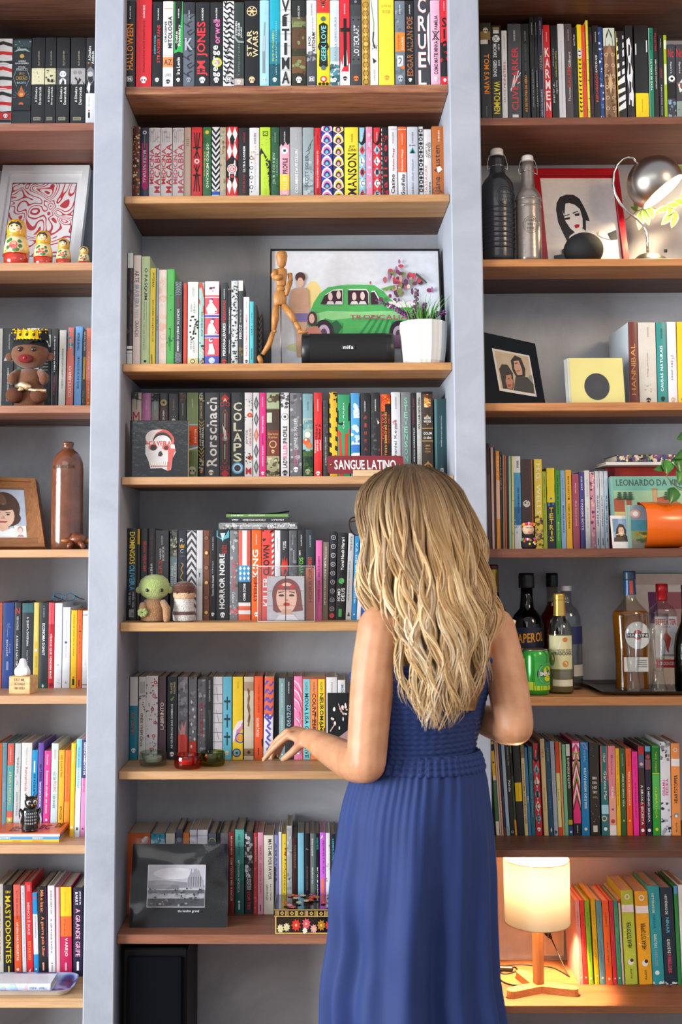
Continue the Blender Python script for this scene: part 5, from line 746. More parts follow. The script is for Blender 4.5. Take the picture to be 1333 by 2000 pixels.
bk(1305.6,1321.4,87,'#343842','dark grey comic with red logo and white eye',T('Nc','#c22830',.06,.18,'h',.4,.75),T('Spirit','#d8dadc',.24,.4,'d',.4,.22),O('#e6e6e2',.47,.42),O('#1a1a1c',.47,.18),B('#14151a',.53,.74),NZ(['#6f88a8','#8fa4bc','#566e8c'],14,220,.3,.74,1),lean=-1.5)
bk(1322,1338,87,'#3c3a40','dark grey comic with red logo and pale scene',T('Nc','#c22830',.06,.18,'h',.4,.75),T('Spirit','#d8dadc',.24,.4,'d',.4,.22),PG('#d8dcd8',(.2,.55),(.9,.45),(1,.62),(.4,.66)),B('#8a9a92',.78,1),NZ(['#5f6f6a','#b04a48'],6,221,.2,.5,.9),lean=-1)
row('R3','third right-hand shelf',787,Y=.09,lean=-3,depth=.2)
bk(1232,1249.3,629,'#6a2c24','maroon boxed book with pale sides and gold capitals',T('HANNIBAL','#d89a4a',.27,.9,u=.45,w=.5,bold=False),lean=-4)
bk(1250.5,1285,630,'#cdc8be','wide off-white book with faint drawing',T('O Mago John Fowles','#8a7a70',.38,.68,u=.5,w=.1,bold=False),NZ(['#b4a89c','#a3948a'],8,222,.06,.76,.87,.3,.7),SK('#2a2826',.965,.13,e='#cdc8be'),T('DARKSIDE','#9a948a',.06,.18,u=.55,w=.07),lean=-4)
bk(1286,1306,630,'#2c8a88','teal book with white two-word title',T('CAUSAS','#e8f0ee',.63,.86,u=.45,w=.26),T('NATURAIS','#e8f0ee',.29,.6,u=.45,w=.28),SK('#1a2a2a',.95,.22),DS('#1d5a58',.08,.2),lean=-4)
bk(1307,1325,629,'#dfdde4','white book with spaced black title',T('(mor.te)','#3a3840',.48,.72,u=.45,w=.3,bold=False),T('s.f.','#7a7880',.4,.46,u=.5,w=.3,bold=False),SK('#c9b27a',.96,.24,e='#dfdde4'),lean=-4)
bk(1325.8,1346,629,'#f0c41c','yellow book at the picture edge',T('CRENSHAW','#8a6a10',.5,.8,u=.5,w=.22),SK('#2a2618',.96,.2),lean=-3)
row('R4','fourth right-hand shelf',1071,name='picture_book',depth=.16,grp='picture books on the fourth right-hand shelf')
bk(948,953.6,861,'#51706e','thin grey-teal book against the pillar',B('#2a5a58',.6,1),lean=-4)
bk(954.2,962,866,'#43211f','thin dark red book',B('#2a1614',0,.3),lean=-5)
bk(962.8,967.6,874,'#d0b0a4','thin pinkish beige book',lean=-4)
bk(968,971,874,'#3a2226','very thin maroon book',lean=-4)
bk(971.5,979,881,'#e8952c','thin orange book with pink middle',B('#e8bca0',.3,.7),T('Festa','#f0d0a0',.05,.25,w=.4),lean=-3)
bk(979.4,983.2,882,'#1c1a1a','thin black book with tiny white lettering',T('ZEN DA FERA','#c9c9c9',.05,.4,'d',.5,.5,False),lean=-3)
bk(984,987.6,888,'#a08468','thin tan book',lean=-2)
bk(988,991.8,890,'#b35c24','thin rust-orange book',lean=-2)
bk(992.2,995.2,890,'#2a201e','thin dark brown book',lean=-2)
bk(995.8,1000.6,891,'#9cc0a4','thin mint green book',lean=-2)
bk(1001.2,1005.8,891,'#dcd48a','thin pale yellow book',NZ(['#a8a05c'],8,230,.3,.3,.9),lean=-1.5)
bk(1006.6,1020.6,891,'#dfe3e6','white and blue book with black capitals',B('#4a98c8',.18,.55),B('#2f6fa8',.55,.75),NZ(['#7fb8dc','#e0e8ec'],10,231,.2,.6,.84),T('SENDAK','#4a4c50',.05,.13,'d',.6,.3),T('ONDE VIVEM OS MONSTROS','#1c2c3c',.34,.62,'d',.62,.26))
bk(1021.2,1045,897,'#3f2a22','dark brown book with pale moon on it',B('#a8582a',0,1,.86,.96),O('#dcd6c8',.5,.3,.42),NZ(['#4a3a34'],5,232,.1,.46,.54,.25,.6),*[LN('#7a3028',.06,(.3,.1+.06*i),(.55,.08+.06*i))for i in range(5)],gloss=.3)
bk(1047,1062.5,897,'#e8cf3a','yellow book with pale capitals and brown foot',T('H.G. WELLS','#f6f0d8',.05,.62,'d',.5,.55),NZ(['#6a4a34','#8a6a4a','#c9a884','#3a2c24'],36,233,.25,.62,1))
bk(1063,1070.6,921,'#a8b82c','slim lime book with thin lettering',T('ALBERTO MUSSA','#5a6418',.06,.34,'d',.5,.3,False),T('BOTAFOGO','#5a6418',.42,.78,'d',.5,.3,False))
bk(1071.2,1087,914,'#1f2236','navy book with yellow head and yellow capitals',B('#ecd41c',0,.43),PG('#1f2236',(.0,.24),(1,.2),(1,.3),(0,.34)),PG('#3a8fc4',(.1,.44),(.9,.42),(.9,.46),(.1,.48)),O('#3a8fc4',.38,.14),ST('TETRIS','#ecd41c',.49,.92,.5))
bk(1087.6,1097.6,919,'#3f9a34','green book with dark rounded title',T('Sob efeito de plantas','#163a14',.06,.56,'d',.5,.42),T('MICHAEL POLLAN','#cfe6b8',.66,.9,'d',.5,.3))
bk(1098.2,1107.6,919,'#8cb4d8','light blue book with dark lettering',T('Manual de etiqueta','#3a5a84',.1,.4,'d',.5,.28,False),T('ENTRELINHAS','#2c4468',.45,.8,'d',.5,.28))
bk(1108.2,1119.8,918,'#ecb21c','golden yellow book with small black lettering',T('MARK FORSYTH','#5a4410',.08,.38,'d',.5,.26),T('COMO SE ENTENDE','#5a4410',.43,.75,'d',.5,.26),O('#3a2c10',.37,.16))
bk(1121,1134.6,926,'#a34a5c','mauve-red book with pale lettering',T('Anita Leão','#f0d8dc',.12,.26,'d',.5,.18),T('Onde ficou os astros','#f0d8dc',.36,.7,'d',.5,.2))
bk(1135.4,1144.8,922,'#443c86','purple-blue book with white slanted title',T('ROB WAT','#dcdaf0',.06,.24,'d',.5,.36),T('DANGER BOYS','#e8e6f6',.36,.76,'d',.5,.42))
bk(1145.4,1155.6,919,'#dfdedd','white book with fine grey capitals',T('DAN HARRIS','#8a8a8c',.12,.34,'d',.5,.26,False),T('10% MAIS FELIZ','#b9a8ac',.48,.74,'d',.5,.26,False))
bk(1156.2,1165.6,922,'#d890a0','pink collage book',NZ(['#b43a5c','#3a2c3c','#e8c4c0','#7a2a6a','#f0b4a8'],34,236,.35),T('RITA','#f6eef0',.1,.22,'d',.5,.4))
bk(1166.2,1174.6,920,'#d2d4dc','first of three slim pale books with black capitals',T('FRANNY & ZOOEY','#3a3c42',.32,.72,'d',.5,.4),T('J. D. SALINGER','#8a8c92',.05,.22,'d',.5,.25,False),B('#2a2c30',.87,.96,.42,.58))
bk(1175.2,1183.2,920,'#d6d8e0','second of three slim pale books with black capitals',T('NOVE HISTÓRIAS','#3a3c42',.32,.72,'d',.5,.4),T('J. D. SALINGER','#8a8c92',.05,.22,'d',.5,.25,False),B('#2a2c30',.87,.96,.42,.58))
bk(1183.8,1191.6,920,'#c6d4e2','third of three slim pale books with blue lettering',T('PRA CIMA COM A VIGA','#4a5a78',.32,.8,'d',.5,.4),B('#2a2c30',.87,.92,.42,.58))
row('R6','sixth right-hand shelf',1634,Y=.15,name='paperback_book',lean=-12,depth=.15,grp='paperbacks on the sixth right-hand shelf')
def r6(x0,x1,top,col,look,*d,lean=-12,**k):bk(x0,x1,top,col,look,*d,lean=lean,**k)
r6(970.5,977,1448,'#3f6a44','slim book banded yellow, peach and green',B('#dcae2c',0,.36),B('#202020',.03,.1),O('#202020',.22,.3),B('#e8c8b4',.36,.41),B('#e8d8c8',.84,1))
r6(977.6,981,1449,'#c9b4a8','very thin pinkish-grey book')
r6(981.4,985,1450,'#d8a486','very thin peach book',NZ(['#8a5a4a','#e8dcd0'],8,240,.4))
r6(985.6,990,1450,'#20264c','thin navy book with brown foot',B('#6a3a24',.9,1))
r6(990.8,997.6,1450,'#a4bccc','thin pale blue-grey book',T('notas','#5a7484',.9,.97,'d',.5,.3))
r6(998.2,1006.6,1452,'#1e1c1f','black book with small white script',T('Amanda Carvalho','#a9a9a9',.04,.24,'d',.6,.3),T('Nada','#e0e0e0',.4,.52,'d',.5,.5),RG('#d8d8d8',.95,.3,.3))
r6(1007,1011.4,1453,'#2c4a2a','thin dark green book with amber foot',B('#1c1e1c',.1,.35),B('#d8962c',.82,1),T('PÁSSARO','#9cc46a',.02,.1,'d',.5,.5))
r6(1011.8,1025,1453,'#1b1b1d','black book with yellow block',B('#ecc40c',.42,.62),T('palavras cruzadas','#7a6408',.44,.6,u=.5,w=.12),lean=-10)
r6(1026,1033,1456,'#d8c894','cream book with black capitals',B('#8a7c50',.0,.14),RG('#3a3628',.08,.4,.2),T('O CAVALO E O HOMEM','#3a3628',.2,.5,'d',.5,.36),T('AVENTURAS DO LIVRO','#2c2820',.52,.86,'d',.5,.4),lean=-9)
r6(1033.4,1039,1460,'#3f7fb0','thin blue book',T('Não','#d8e4ee',.55,.62,'d',.5,.5),lean=-9)
r6(1039.6,1047.6,1458,'#1c6a7c','teal book with pale thin lettering',T('JULIO CORTAZAR','#a9ccd4',.06,.3,'d',.5,.28,False),T('HISTÓRIAS DE CRONÓPIOS','#a9ccd4',.38,.78,'d',.5,.28,False),lean=-8)
r6(1048,1060.6,1452,'#c4222c','red harlequin paperback with black head',PG('#1b1a1c',(0,0),(1,0),(1,.17),(.5,.21),(0,.17)),*[DI('#7fb4c8' if i%2==0 else '#ecd8cc',.22+.13*i,.35+.13*i,.08,.92)for i in range(5)],*[T('ALICE'[i],'#2c2228',.25+.13*i,.32+.13*i,'h',.5,.36)for i in range(5)],SK('#f0dcd8',.92,.3),DS(a=.07,b=.17),lean=-8)
r6(1064,1073,1443,'#d8bf88','cream book taller than its neighbours',T('VIDA','#b4582c',.1,.2,'d',.5,.45,False),T('Caderno','#8a7a4c',.5,.75,'d',.5,.25,False),lean=-9)
r6(1073.6,1083,1449,'#174a68','dark blue-teal book',T('JUNTOS','#8f9a5c',.06,.2,'d',.5,.4),T('Lembranças','#5a8ca4',.4,.7,'d',.5,.36,False),DI('#d8d2a4',.9,.96,.3,.7),lean=-9)
r6(1083.8,1091.8,1448,'#aab4c4','grey-lilac book with fine lettering',T('SALVAR OS LIVROS','#7a8494',.14,.55,'d',.5,.25,False),PG('#1c1c20',(.2,.93),(.8,.95),(.3,.98)),lean=-9)
r6(1092.4,1099.6,1449,'#e2dc94','pale yellow book with orange ends',B('#dc4a24',0,.33),B('#dc4a24',.9,1),T('Lenca','#7a7440',.5,.62,'d',.5,.4,False),lean=-8)
r6(1100.2,1104.2,1450,'#e29a44','thin amber book',B('#e8b49c',0,1,.6,1),lean=-8)
r6(1104.8,1112,1454,'#7cbc90','mint green book',lean=-7)
r6(1112.4,1120.6,1453,'#22341f','dark green book with white handwritten title',B('#d8dccc',0,.13),T('QUATRO SOLDADOS','#e8ecde',.15,.48,u=.5,w=.6),B('#b8a424',.82,.87),B('#1c4a7c',.89,1),O('#d8e0e8',.95,.26),lean=-7)
r6(1122,1136.6,1448,'#e22c74','book with pink, white and green chevrons',CH('#f6e4e8',4,.02,.82,.28,-1),CH('#78b43a',4,.12,.9,.2,-1),CH('#e86a5a',4,.1,.86,.1,-1),CH('#1b171c',4,.19,.88,.16,-1),B('#1b171c',.86,1),DS(a=.88,b=.96),lean=-4)
r6(1138,1153.4,1450,'#147ab0','blue book with white comic capitals',T('ESSE É DO NOSSO PACTO','#eef4f8',.27,.7,u=.5,w=.36),T('Faith Erin','#a9d2e8',.08,.2,u=.5,w=.3,bold=False),O('#dcd8b8',.92,.2),PG('#8a9cc8',(0,0),(.6,0),(1,.08),(.4,.06)),lean=-4)
r6(1155,1174,1451,'#2c2520','dark book speckled like a starry sky',NZ(['#a89a88','#d8ccb8'],22,244,.05),*[T(s_,'#d8d0c4',.36+.05*i,.39+.05*i,'h',.5,.5)for i,s_ in enumerate(('UMA','DOBRA','NO','TEMPO'))],T('HOPE','#a89a60',.57,.59,'h',.5,.45),B('#c9c4b8',.88,.95,.25,.7),lean=-4)
r6(1177,1191.2,1457,'#2c6f70','coral over teal book with white script',PG('#dd5a4c',(0,0),(1,0),(1,.38),(0,.4)),T('STROP','#f4e0dc',.08,.18,'d',.5,.3,False),T('Garota-Mar','#f0ece6',.28,.6,'d',.6,.42,False),B('#a4d0dc',.65,.75),RG('#e0c4a4',.8,.4,.35,.35),O('#e6e4e0',.915,.26),lean=-4)
r6(1192,1206,1457,'#e0848c','pink book with white lettering and pale foot',B('#e8a08c',.55,.88),T('Bianca','#7a4a6a',.1,.32,'d',.5,.25,False),T('PRIMA','#f8e4e4',.45,.58,'d',.5,.32),O('#7a5a8c',.7,.16),O('#a84c34',.83,.3),B('#ecdcd8',.875,1),lean=-4)
r6(1206.7,1214.4,1461.6,'#efb414','slim golden book with fine dark lettering',T('lembra-me','#8a6408',.08,.3,'d',.5,.3,False),T('o sentido da noite','#8a6408',.35,.65,'d',.5,.3,False),lean=-4)
r6(1215,1225.6,1462,'#36582a','dark green book with light lettering',T('lemonada','#9ac0a0',.06,.2,'d',.5,.3,False),T('AMOR DA MINHA VIDA','#e2e4c8',.28,.66,'d',.5,.28),O('#a4b41c',.82,.2),lean=-4)
r6(1226.6,1237.6,1462,'#ea5a20','orange book with cream lettering',T('fronteira','#a83c10',.06,.2,'d',.5,.3,False),T('TERRA DE LIBERDADE','#f6dcc0',.26,.65,'d',.5,.28),O('#f0b83c',.82,.2),lean=-4)
r6(1239,1250,1468,'#ee2a94','hot magenta book with dark fine lettering',T('Juan José Millás','#9a1660',.06,.3,'d',.5,.22,False),T('QUE NINGUÉM DURMA','#7a104c',.36,.78,'d',.5,.3,False),lean=-4)
r6(1251,1262.6,1457,'#3a2426','brown-red book with white playful capitals',B('#c42a34',0,.09),B('#5a5a7a',.09,.24),O('#c9b0a0',.2,.3),B('#8c2028',.62,1),T('A BRUXA SECRETA','#f0ece6',.43,.87,'d',.5,.4),O('#f0ece8',.93,.3),lean=-4)
r6(1264,1275.2,1457,'#241f38','navy book with white playful capitals',B('#6aa4c4',0,.06),O('#a44a44',.12,.4),B('#84505c',.15,.26),T('O MENINO BRUXA','#e6e6f0',.45,.84,'d',.5,.36),O('#f0ecf0',.93,.3),lean=-4)
r6(1277,1291.6,1457,'#2f9a34','green book with yellow lettering',B('#1f7a2c',.02,.3),B('#54b454',.32,.7),B('#b4d43c',.3,.31),T('Terry Tempest','#cdd83c',.06,.3,'d',.5,.3,False),T('CLIMÁTICA','#d8d43c',.45,.8,'d',.5,.3),O('#e8d23c',.92,.22),lean=-3)
r6(1292.8,1312.8,1449,'#dfe0e8','white manga with pink stacked capitals',NZ(['#3a3a40','#8a8a90','#b9b9c0'],18,248,.22,0,.2),T('OSAMU','#d8488c',.4,.57,u=.3,w=.26),T('TEZUKA','#d8488c',.39,.57,u=.62,w=.26),NZ(['#4a4a50','#a4a4ac','#2a2a30'],22,249,.18,.64,1),lean=-3)
r6(1314,1331,1452,'#f0944a','orange book with black handwritten title',RG('#f4ece6',.07,.24,.3),B('#ece6e4',.165,.245),T('HEARTSTOPPER','#2c2420',.34,.64,u=.5,w=.4),NZ(['#f6dcc4'],10,250,.06,.04,.9),O('#8a94a8',.77,.28),O('#f0ece8',.78,.16),T('ALICE','#5a3c24',.85,.95,u=.5,w=.16),lean=-3)
row('R7','lowest right-hand shelf',1915,Y=.14,name='paperback_book',lean=-9,depth=.15,grp='paperbacks on the lowest right-hand shelf')
cs=[(1132.5,1141,'#e0a09c','pale pink',1917),(1141.6,1150.4,'#dd3a36','red',1917),(1151,1160.6,'#7cb82c','green',1919),(1163,1172,'#d8b414','mustard yellow',1914),(1173,1184.2,'#5a94a4','grey-blue',1918),(1185,1198,'#ee6a2c','orange',1920),(1198.8,1207,'#c83044','crimson',1919),(1207.6,1216,'#3f9a74','sea green',1918)]
for i,(a_,b_,c_,n_,yb_)in enumerate(cs):
 bk(a_,b_,1759 if i!=3 else 1755,c_,'slim %s paperback with faint dark lettering'%n_,T(('O OUTRO','A LUZ','SEM NOME','O CORTIÇO','VIAGEM','O ALIENISTA','SENHORA','IRACEMA')[i],'#5a3430',.14,.32,u=.5,w=.22,bold=False),T(('de papel','do dia','do mar','da rua','ao centro','da vila','da corte','da mata')[i],'#5a3430',.5,.75,u=.5,w=.2,bold=False),O('#f4e4d8',.95,.2),yb=yb_)
bk(1217,1221,1756,'#d8ccc0','very thin white paperback with red head',B('#c42a2c',0,.05),lean=-9)
def hs(x0,x1,top,col,yb,look):
 bk(x0,x1,top,col,look,RG('#f4f0ea',.07,.22,.4),B('#efeaea',.155,.235),T('HEARTSTOPPER','#2a2620',.34,.62,u=.5,w=.36),NZ(['#f6efdc'],10,int(x0),.05,.25,.75),O('#efeae6',.77,.24),O('#3a3030',.75,.14,.6),T('ALICE','#5f5a2c',.84,.95,u=.5,w=.14),yb=yb,lean=-10)
hs(1223,1247,1739,'#b8cc48',1921,'lime paperback with black handwritten title')
hs(1250,1276,1741,'#f0ac28',1923,'amber paperback with black handwritten title')
bk(1277,1299.4,1731,'#2c9aa4','turquoise paperback with white and blue title',T('HISTÓRIAS DE','#d8e8d8',.07,.27,'d',.4,.26),T('NINAR','#147090',.29,.43,'d',.4,.24),T('GAROTAS','#d8e8d8',.48,.62,'d',.4,.26),T('REBELDES','#8fa4b4',.64,.8,'d',.4,.24),O('#e0eee8',.87,.2,.4),NZ(['#e0eee8'],8,260,.12,.95,.99),yb=1925,lean=-11)
bk(1300.5,1325,1734,'#1d303e','dark navy paperback with white, blue and pink title',T('HISTÓRIAS DE','#dce6dc',.07,.27,'d',.45,.26),T('NINAR','#5ab4d4',.3,.46,'d',.45,.26),T('GAROTAS','#dce6dc',.52,.66,'d',.45,.26),T('REBELDES','#d8546c',.67,.86,'d',.45,.28),NZ(['#e0e6e8'],8,261,.12,.95,.99),yb=1927,lean=-11)
bk(1325.6,1333,1730,'#2f8a44','green and blue paperback cut by the picture edge',B('#5a9ad8',0,.08),yb=1928,lean=-9)
bk(1334,1350,1728,'#dcdcd6','white paperback cut by the picture edge',yb=1929,lean=-9)
# ------------------------------------------------------------------ things on the shelves
class Panel:
 """a flat face: f(u, v, d) with u to the right, v downwards, d towards the viewer"""
 def __init__(s,TL,TR,BL):
  s.o=Vector(TL);s.U=Vector(TR)-s.o;s.V=Vector(BL)-s.o;s.n=s.V.cross(s.U).normalized()
  if s.n.y>0:s.n=-s.n
  s.w=s.U.length;s.h=s.V.length;s.k=0;s.base=.0006
 def f(s,u,v,d=0.):return s.o+s.U*u+s.V*v+s.n*d
 def poly(s,b,c,pts,d=None):
  s.k+=1;dd=(s.base+.00012*s.k)if d is None else d
  b.poly([s.f(u,v,dd)for u,v in pts],c if not isinstance(c,str)else pm(c))
 def rect(s,b,c,u0,v0,u1,v1):s.poly(b,c,[(u0,v0),(u1,v0),(u1,v1),(u0,v1)])
 def ell(s,b,c,u,v,ru,rv,a0=0,a1=360,n=20):
  s.poly(b,c,[(u+ru*math.cos(math.radians(a0+(a1-a0)*i/n)),v-rv*math.sin(math.radians(a0+(a1-a0)*i/n)))for i in range(n if a1-a0==360 else n+1)])
 def text(s,b,c,t,u0,v0,u1,v1,bold=True):
  V,Fc,sz=text_fit(t,bold);s.k+=1;dd=s.base+.00012*s.k
  b.add([s.f(u0+(u1-u0)*x,v1+(v0-v1)*y,dd)for x,y in V],Fc,pm(c))
 def slab(s,b,c,u0,v0,u1,v1,d0,d1):
  q=[(u0,v0),(u1,v0),(u1,v1),(u0,v1)];vs=[s.f(u,v,d1)for u,v in q]+[s.f(u,v,d0)for u,v in q]
  b.add(vs,[(0,1,2,3),(7,6,5,4),(0,4,5,1),(1,5,6,2),(2,6,7,3),(3,7,4,0)],c)
 def frame(s,b,c,e,d0,d1,eu=None,u0=0.,v0=0.,u1=1.,v1=1.):
  ev=e/s.h;eu=(eu or e)/s.w
  for q in((u0,v0,u1,v0+ev),(u0,v1-ev,u1,v1),(u0,v0+ev,u0+eu,v1-ev),(u1-eu,v0+ev,u1,v1-ev)):s.slab(b,c,*q,d0,d1)
def leanpanel(x0,x1,ytop,zbase,Yt,Yb,dx=0.):
 """upright panel standing on zbase, seen between pixels x0 and x1, leaning from Yb (foot) to Yt (head)"""
 TL=U(x0,ytop,Yt);TR=U(x1,ytop,Yt);w_=TR.x-TL.x
 return Panel(TL,TR,Vector((TL.x+dx,Yb,zbase)))
def LP(cx,Y,prof,z0):
 out=[]
 for y,hw in prof:out.append((hw*S(Y),U(cx,y,Y).z-z0))
 out[0]=(out[0][0],0.);return out
def at(cx,Y,z):return(U(cx,proj((0,Y,z))[1],Y).x,Y,z)
BLK=mat('#141417',.45,var=.08);MBLK=mat('#101012',.75,var=.15,scale=300,bump=.3,bscale=900)
CHROME=mat('#c9c6c2',.12,1.,var=0);STEEL=mat('#a8a29c',.32,1.,var=.06,scale=5);GOLD=mat('#d0a040',.3,1.,var=.1)
WHITE=mat('#e6e6e6',.4,var=.03)
# ---- L2: framed red swirl print and nesting dolls
def swirl():
 m,nt,b=nodes_of('red_swirl_print');N,L=nt.nodes,nt.links
 tc=N.new('ShaderNodeTexCoord');no=N.new('ShaderNodeTexNoise');no.inputs['Scale'].default_value=11;no.inputs['Detail'].default_value=0.;no.inputs['Distortion'].default_value=1.6
 L.new(tc.outputs['Object'],no.inputs['Vector'])
 ma=N.new('ShaderNodeMath');ma.operation='MULTIPLY';ma.inputs[1].default_value=58;L.new(no.outputs['Fac'],ma.inputs[0])
 si=N.new('ShaderNodeMath');si.operation='SINE';L.new(ma.outputs[0],si.inputs[0])
 r=N.new('ShaderNodeValToRGB');r.color_ramp.interpolation='CONSTANT';L.new(si.outputs[0],r.inputs['Fac'])
 r.color_ramp.elements[0].color=(*lin('#e9e2e2'),1);r.color_ramp.elements[1].position=.42;r.color_ramp.elements[1].color=(*lin('#c24048'),1)
 L.new(r.outputs['Color'],b.inputs['Base Color']);b.inputs['Roughness'].default_value=.5;return m
z=SHZ['L2']
t=thing('framed_print','white framed red and white swirl print behind the nesting dolls','picture frame',(0,0,0))
p=leanpanel(8,177,328,z+.001,.27,.17,-.0105);p.base=.0014
b=MB();p.slab(b,WHITE,0,0,1,1,-.012,-.002);b.obj('backing',t)
b=MB();p.frame(b,WHITE,.02,-.002,.014);b.obj('frame',t)
b=MB();p.slab(b,mat('#e2e2e4',.7,var=.02),.08,.1,.92,.95,-.001,.001);b.obj('mount',t)
b=MB();p.rect(b,'#3a3c40',.125,.142,.865,.815);p.poly(b,swirl(),[(.132,.15),(.858,.15),(.858,.808),(.132,.808)]);b.obj('swirl_print',t)
b=MB();p.text(b,'#7a7a7e','KINGSTON',.28,.83,.42,.85);b.obj('caption_lettering',t)
def doll(cx,Y,ytop,hw,label,fl):
 H=U(cx,ytop,Y).z-SHZ['L2'];r=hw*S(Y);x,y,zz=at(cx,Y,SHZ['L2'])
 d=thing('nesting_doll',label,'nesting doll',(x,y,zz),'painted nesting dolls')
 prof=[(.80,0),(.86,.02),(.96,.12),(1.,.27),(.97,.42),(.86,.54),(.76,.62),(.74,.68),(.78,.76),(.77,.84),(.68,.92),(.48,.975),(.2,.997),(.02,1.)]
 gl=dict(rough=.18,coat=.8)
 def seg(a,e,c,nm,k=1.):
  pts=[(r*q[0]*k,H*q[1])for q in prof if a<=q[1]<=e]
  bb=MB();bb.lathe(pts,mat(c,**gl),28);bb.obj(nm,d)
 seg(0,.27,'#c2321c','base');seg(.27,.62,'#ecca7c','body');seg(.62,1.,'#e0a416','shawl')
 def rad(q):
  for(r0,h0),(r1,h1)in zip(prof[:-1],prof[1:]):
   if h0<=q<=h1:return r*(r0+(r1-r0)*(q-h0)/(h1-h0))
  return r
 def patch(bb,c,u,q,ru,rq,k=.0006,n=12):
  rr=rad(min(.99,max(.005,q)))+k;vs=[(rr*math.sin(u),-rr*math.cos(u),H*q)]
  for g_ in(.34,.67,1.):
   for i in range(n):
    a=2*math.pi*i/n;th_=u+ru*g_*math.cos(a);qq=min(.99,max(.005,q+rq*g_*math.sin(a)));r2=rad(qq)+k;vs.append((r2*math.sin(th_),-r2*math.cos(th_),H*qq))
  bb.add(vs,[(0,1+i,1+(i+1)%n)for i in range(n)]+[(1+g_*n+i,1+(g_+1)*n+i,1+(g_+1)*n+(i+1)%n,1+g_*n+(i+1)%n)for g_ in(0,1)for i in range(n)],mat(c,**gl),True)
 f=MB();patch(f,'#1b1614',0,.815,.80,.12,.0005);patch(f,'#f2d6a0',0,.775,.62,.088,.0011)
 for s_ in(-1,1):patch(f,'#2a2420',s_*.26,.815,.09,.014,.0018);patch(f,'#e8a080',s_*.42,.76,.12,.02,.0016);patch(f,'#3a2a20',s_*.26,.845,.13,.005,.0018)
 patch(f,'#cc3a2c',0,.735,.1,.01,.0018);f.obj('face',d)
 g=MB();rg=random.Random(int(cx))
 patch(g,'#f0dcae',0,.43,.9,.17,.0006)
 if fl==1:patch(g,'#e0705c',0,.42,.34,.085,.0011);patch(g,'#f0a48c',.05,.445,.2,.045,.0015);patch(g,'#d84a44',-.05,.395,.2,.03,.0018)
 else:
  for u,q in((-.2,.44),(.15,.45),(-.05,.38),(.25,.37),(-.3,.37)):patch(g,'#d4442c',u,q,.14,.03,.0012)
 for u,q in((-.5,.5),(-.45,.37),(.5,.5),(.55,.4),(.1,.31),(-.3,.53),(.3,.32)):patch(g,'#2f7a34',u,q,.17,.04,.0011,7)
 for i in range(8):patch(g,'#d4442c',-.7+.2*i,.3+.25*rg.random(),.05,.012,.0014,6)
 g.obj('painted_flowers',d)
doll(31.5,.06,429,25.5,'largest nesting doll with yellow shawl and pink rose',1)
doll(84,.06,451,19,'second largest nesting doll with yellow shawl and red berries',0)
doll(124,.06,466,15,'second smallest nesting doll with amber shawl',0)
doll(164,.06,481.5,11.2,'smallest nesting doll beside the pillar',0)
# ---- L3: felt doll with golden crown
z=SHZ['L3'];Y=.07;x,y,_=at(57,Y,z);k=S(Y)
t=thing('felt_doll','brown felt doll with golden crown sitting before books','doll',(x,y,z))
FE=mat('#6e4229',.95,var=.15,scale=200,bump=.4,bscale=400,sheen=.3);FE2=mat('#5c3421',.95,var=.15,scale=200,bump=.4,bscale=400)
def zz(py):return U(57,py,Y).z-z
def xx(px):return(px-57)*k
b=MB();b.ball((0,0,zz(692)),(37*k,26*k,29*k),FE,28,16);b.obj('head',t)
for s_ in(-1,1):
 b=MB();b.ball((s_*40*k,0,zz(697)),(9*k,5*k,8*k),FE);b.obj('ear',t)
 b=MB();b.ball((s_*13*k-.0008,-23*k,zz(686)),5.2*k,mat('#121214',.1,var=0,coat=1));b.obj('eye',t)
 b=MB();b.tube([(s_*20*k,-2*k,zz(727)),(s_*30*k,-8*k,zz(737)),(s_*31*k,-14*k,zz(744))],[8*k,9.5*k,8*k],FE,12);b.ball((s_*31*k,-14*k,zz(742)),(9*k,8*k,12*k),FE);b.obj('arm',t)
 b=MB();b.ball((s_*24*k,-22*k,zz(775)),(17*k,14*k,15.5*k),FE2,20,12);b.obj('foot',t)
 b=MB();b.tube([(s_*14*k,-2*k,zz(771)),(s_*22*k,-16*k,zz(774))],[12*k,12*k],FE,12);b.obj('leg',t)
b=MB();b.lathe([(26*k,0),(29*k,8*k),(28*k,34*k),(25*k,58*k),(18*k,78*k)],FE,24,sy=.7);b.obj('body',t)
b=MB();b.ball((-3*k,-23*k,zz(704)),(15*k,6*k,9*k),mat('#6e1c1c',.9,bump=.3));b.obj('muzzle',t)
b=MB();b.ball((-4*k,-29*k,zz(704)),3.2*k,mat('#c01c24',.25,var=0,coat=1));b.obj('nose',t)
b=MB();n=24;vs=[]
for i in range(n):
 a=math.pi*(i/(n-1));vs.append((-39*k*math.cos(a),-3*k-24*k*math.sin(a),zz(670-6*abs(math.cos(a))+(0 if i%3 else 0))))
b2=[(v[0]*.93,v[1]*.93-0.001,v[2]+17*k)for v in vs];b3=[(v[0],v[1]-.0006,v[2]-(12*k if i in(0,1,n-2,n-1)else(7*k if i in(11,12)else(2+3*(i%2))*k)))for i,v in enumerate(vs)]
b.add(vs+b2+b3,[(i,i+1,n+i+1,n+i)for i in range(n-1)]+[(2*n+i,2*n+i+1,i+1,i)for i in range(n-1)],mat('#17161a',.9,bump=.2));b.ball((0,2*k,zz(676)),(36*k,24*k,20*k),mat('#17161a',.9));b.obj('felt_hair',t)
b=MB();GB=mat('#e8b81e',.25,.7,var=.15,scale=60)
n=32
lo=[(-35*k*math.cos(2*math.pi*i/n),-2*k-27*k*math.sin(2*math.pi*i/n),zz(664)-3*k*math.sin(2*math.pi*i/n))for i in range(n)]
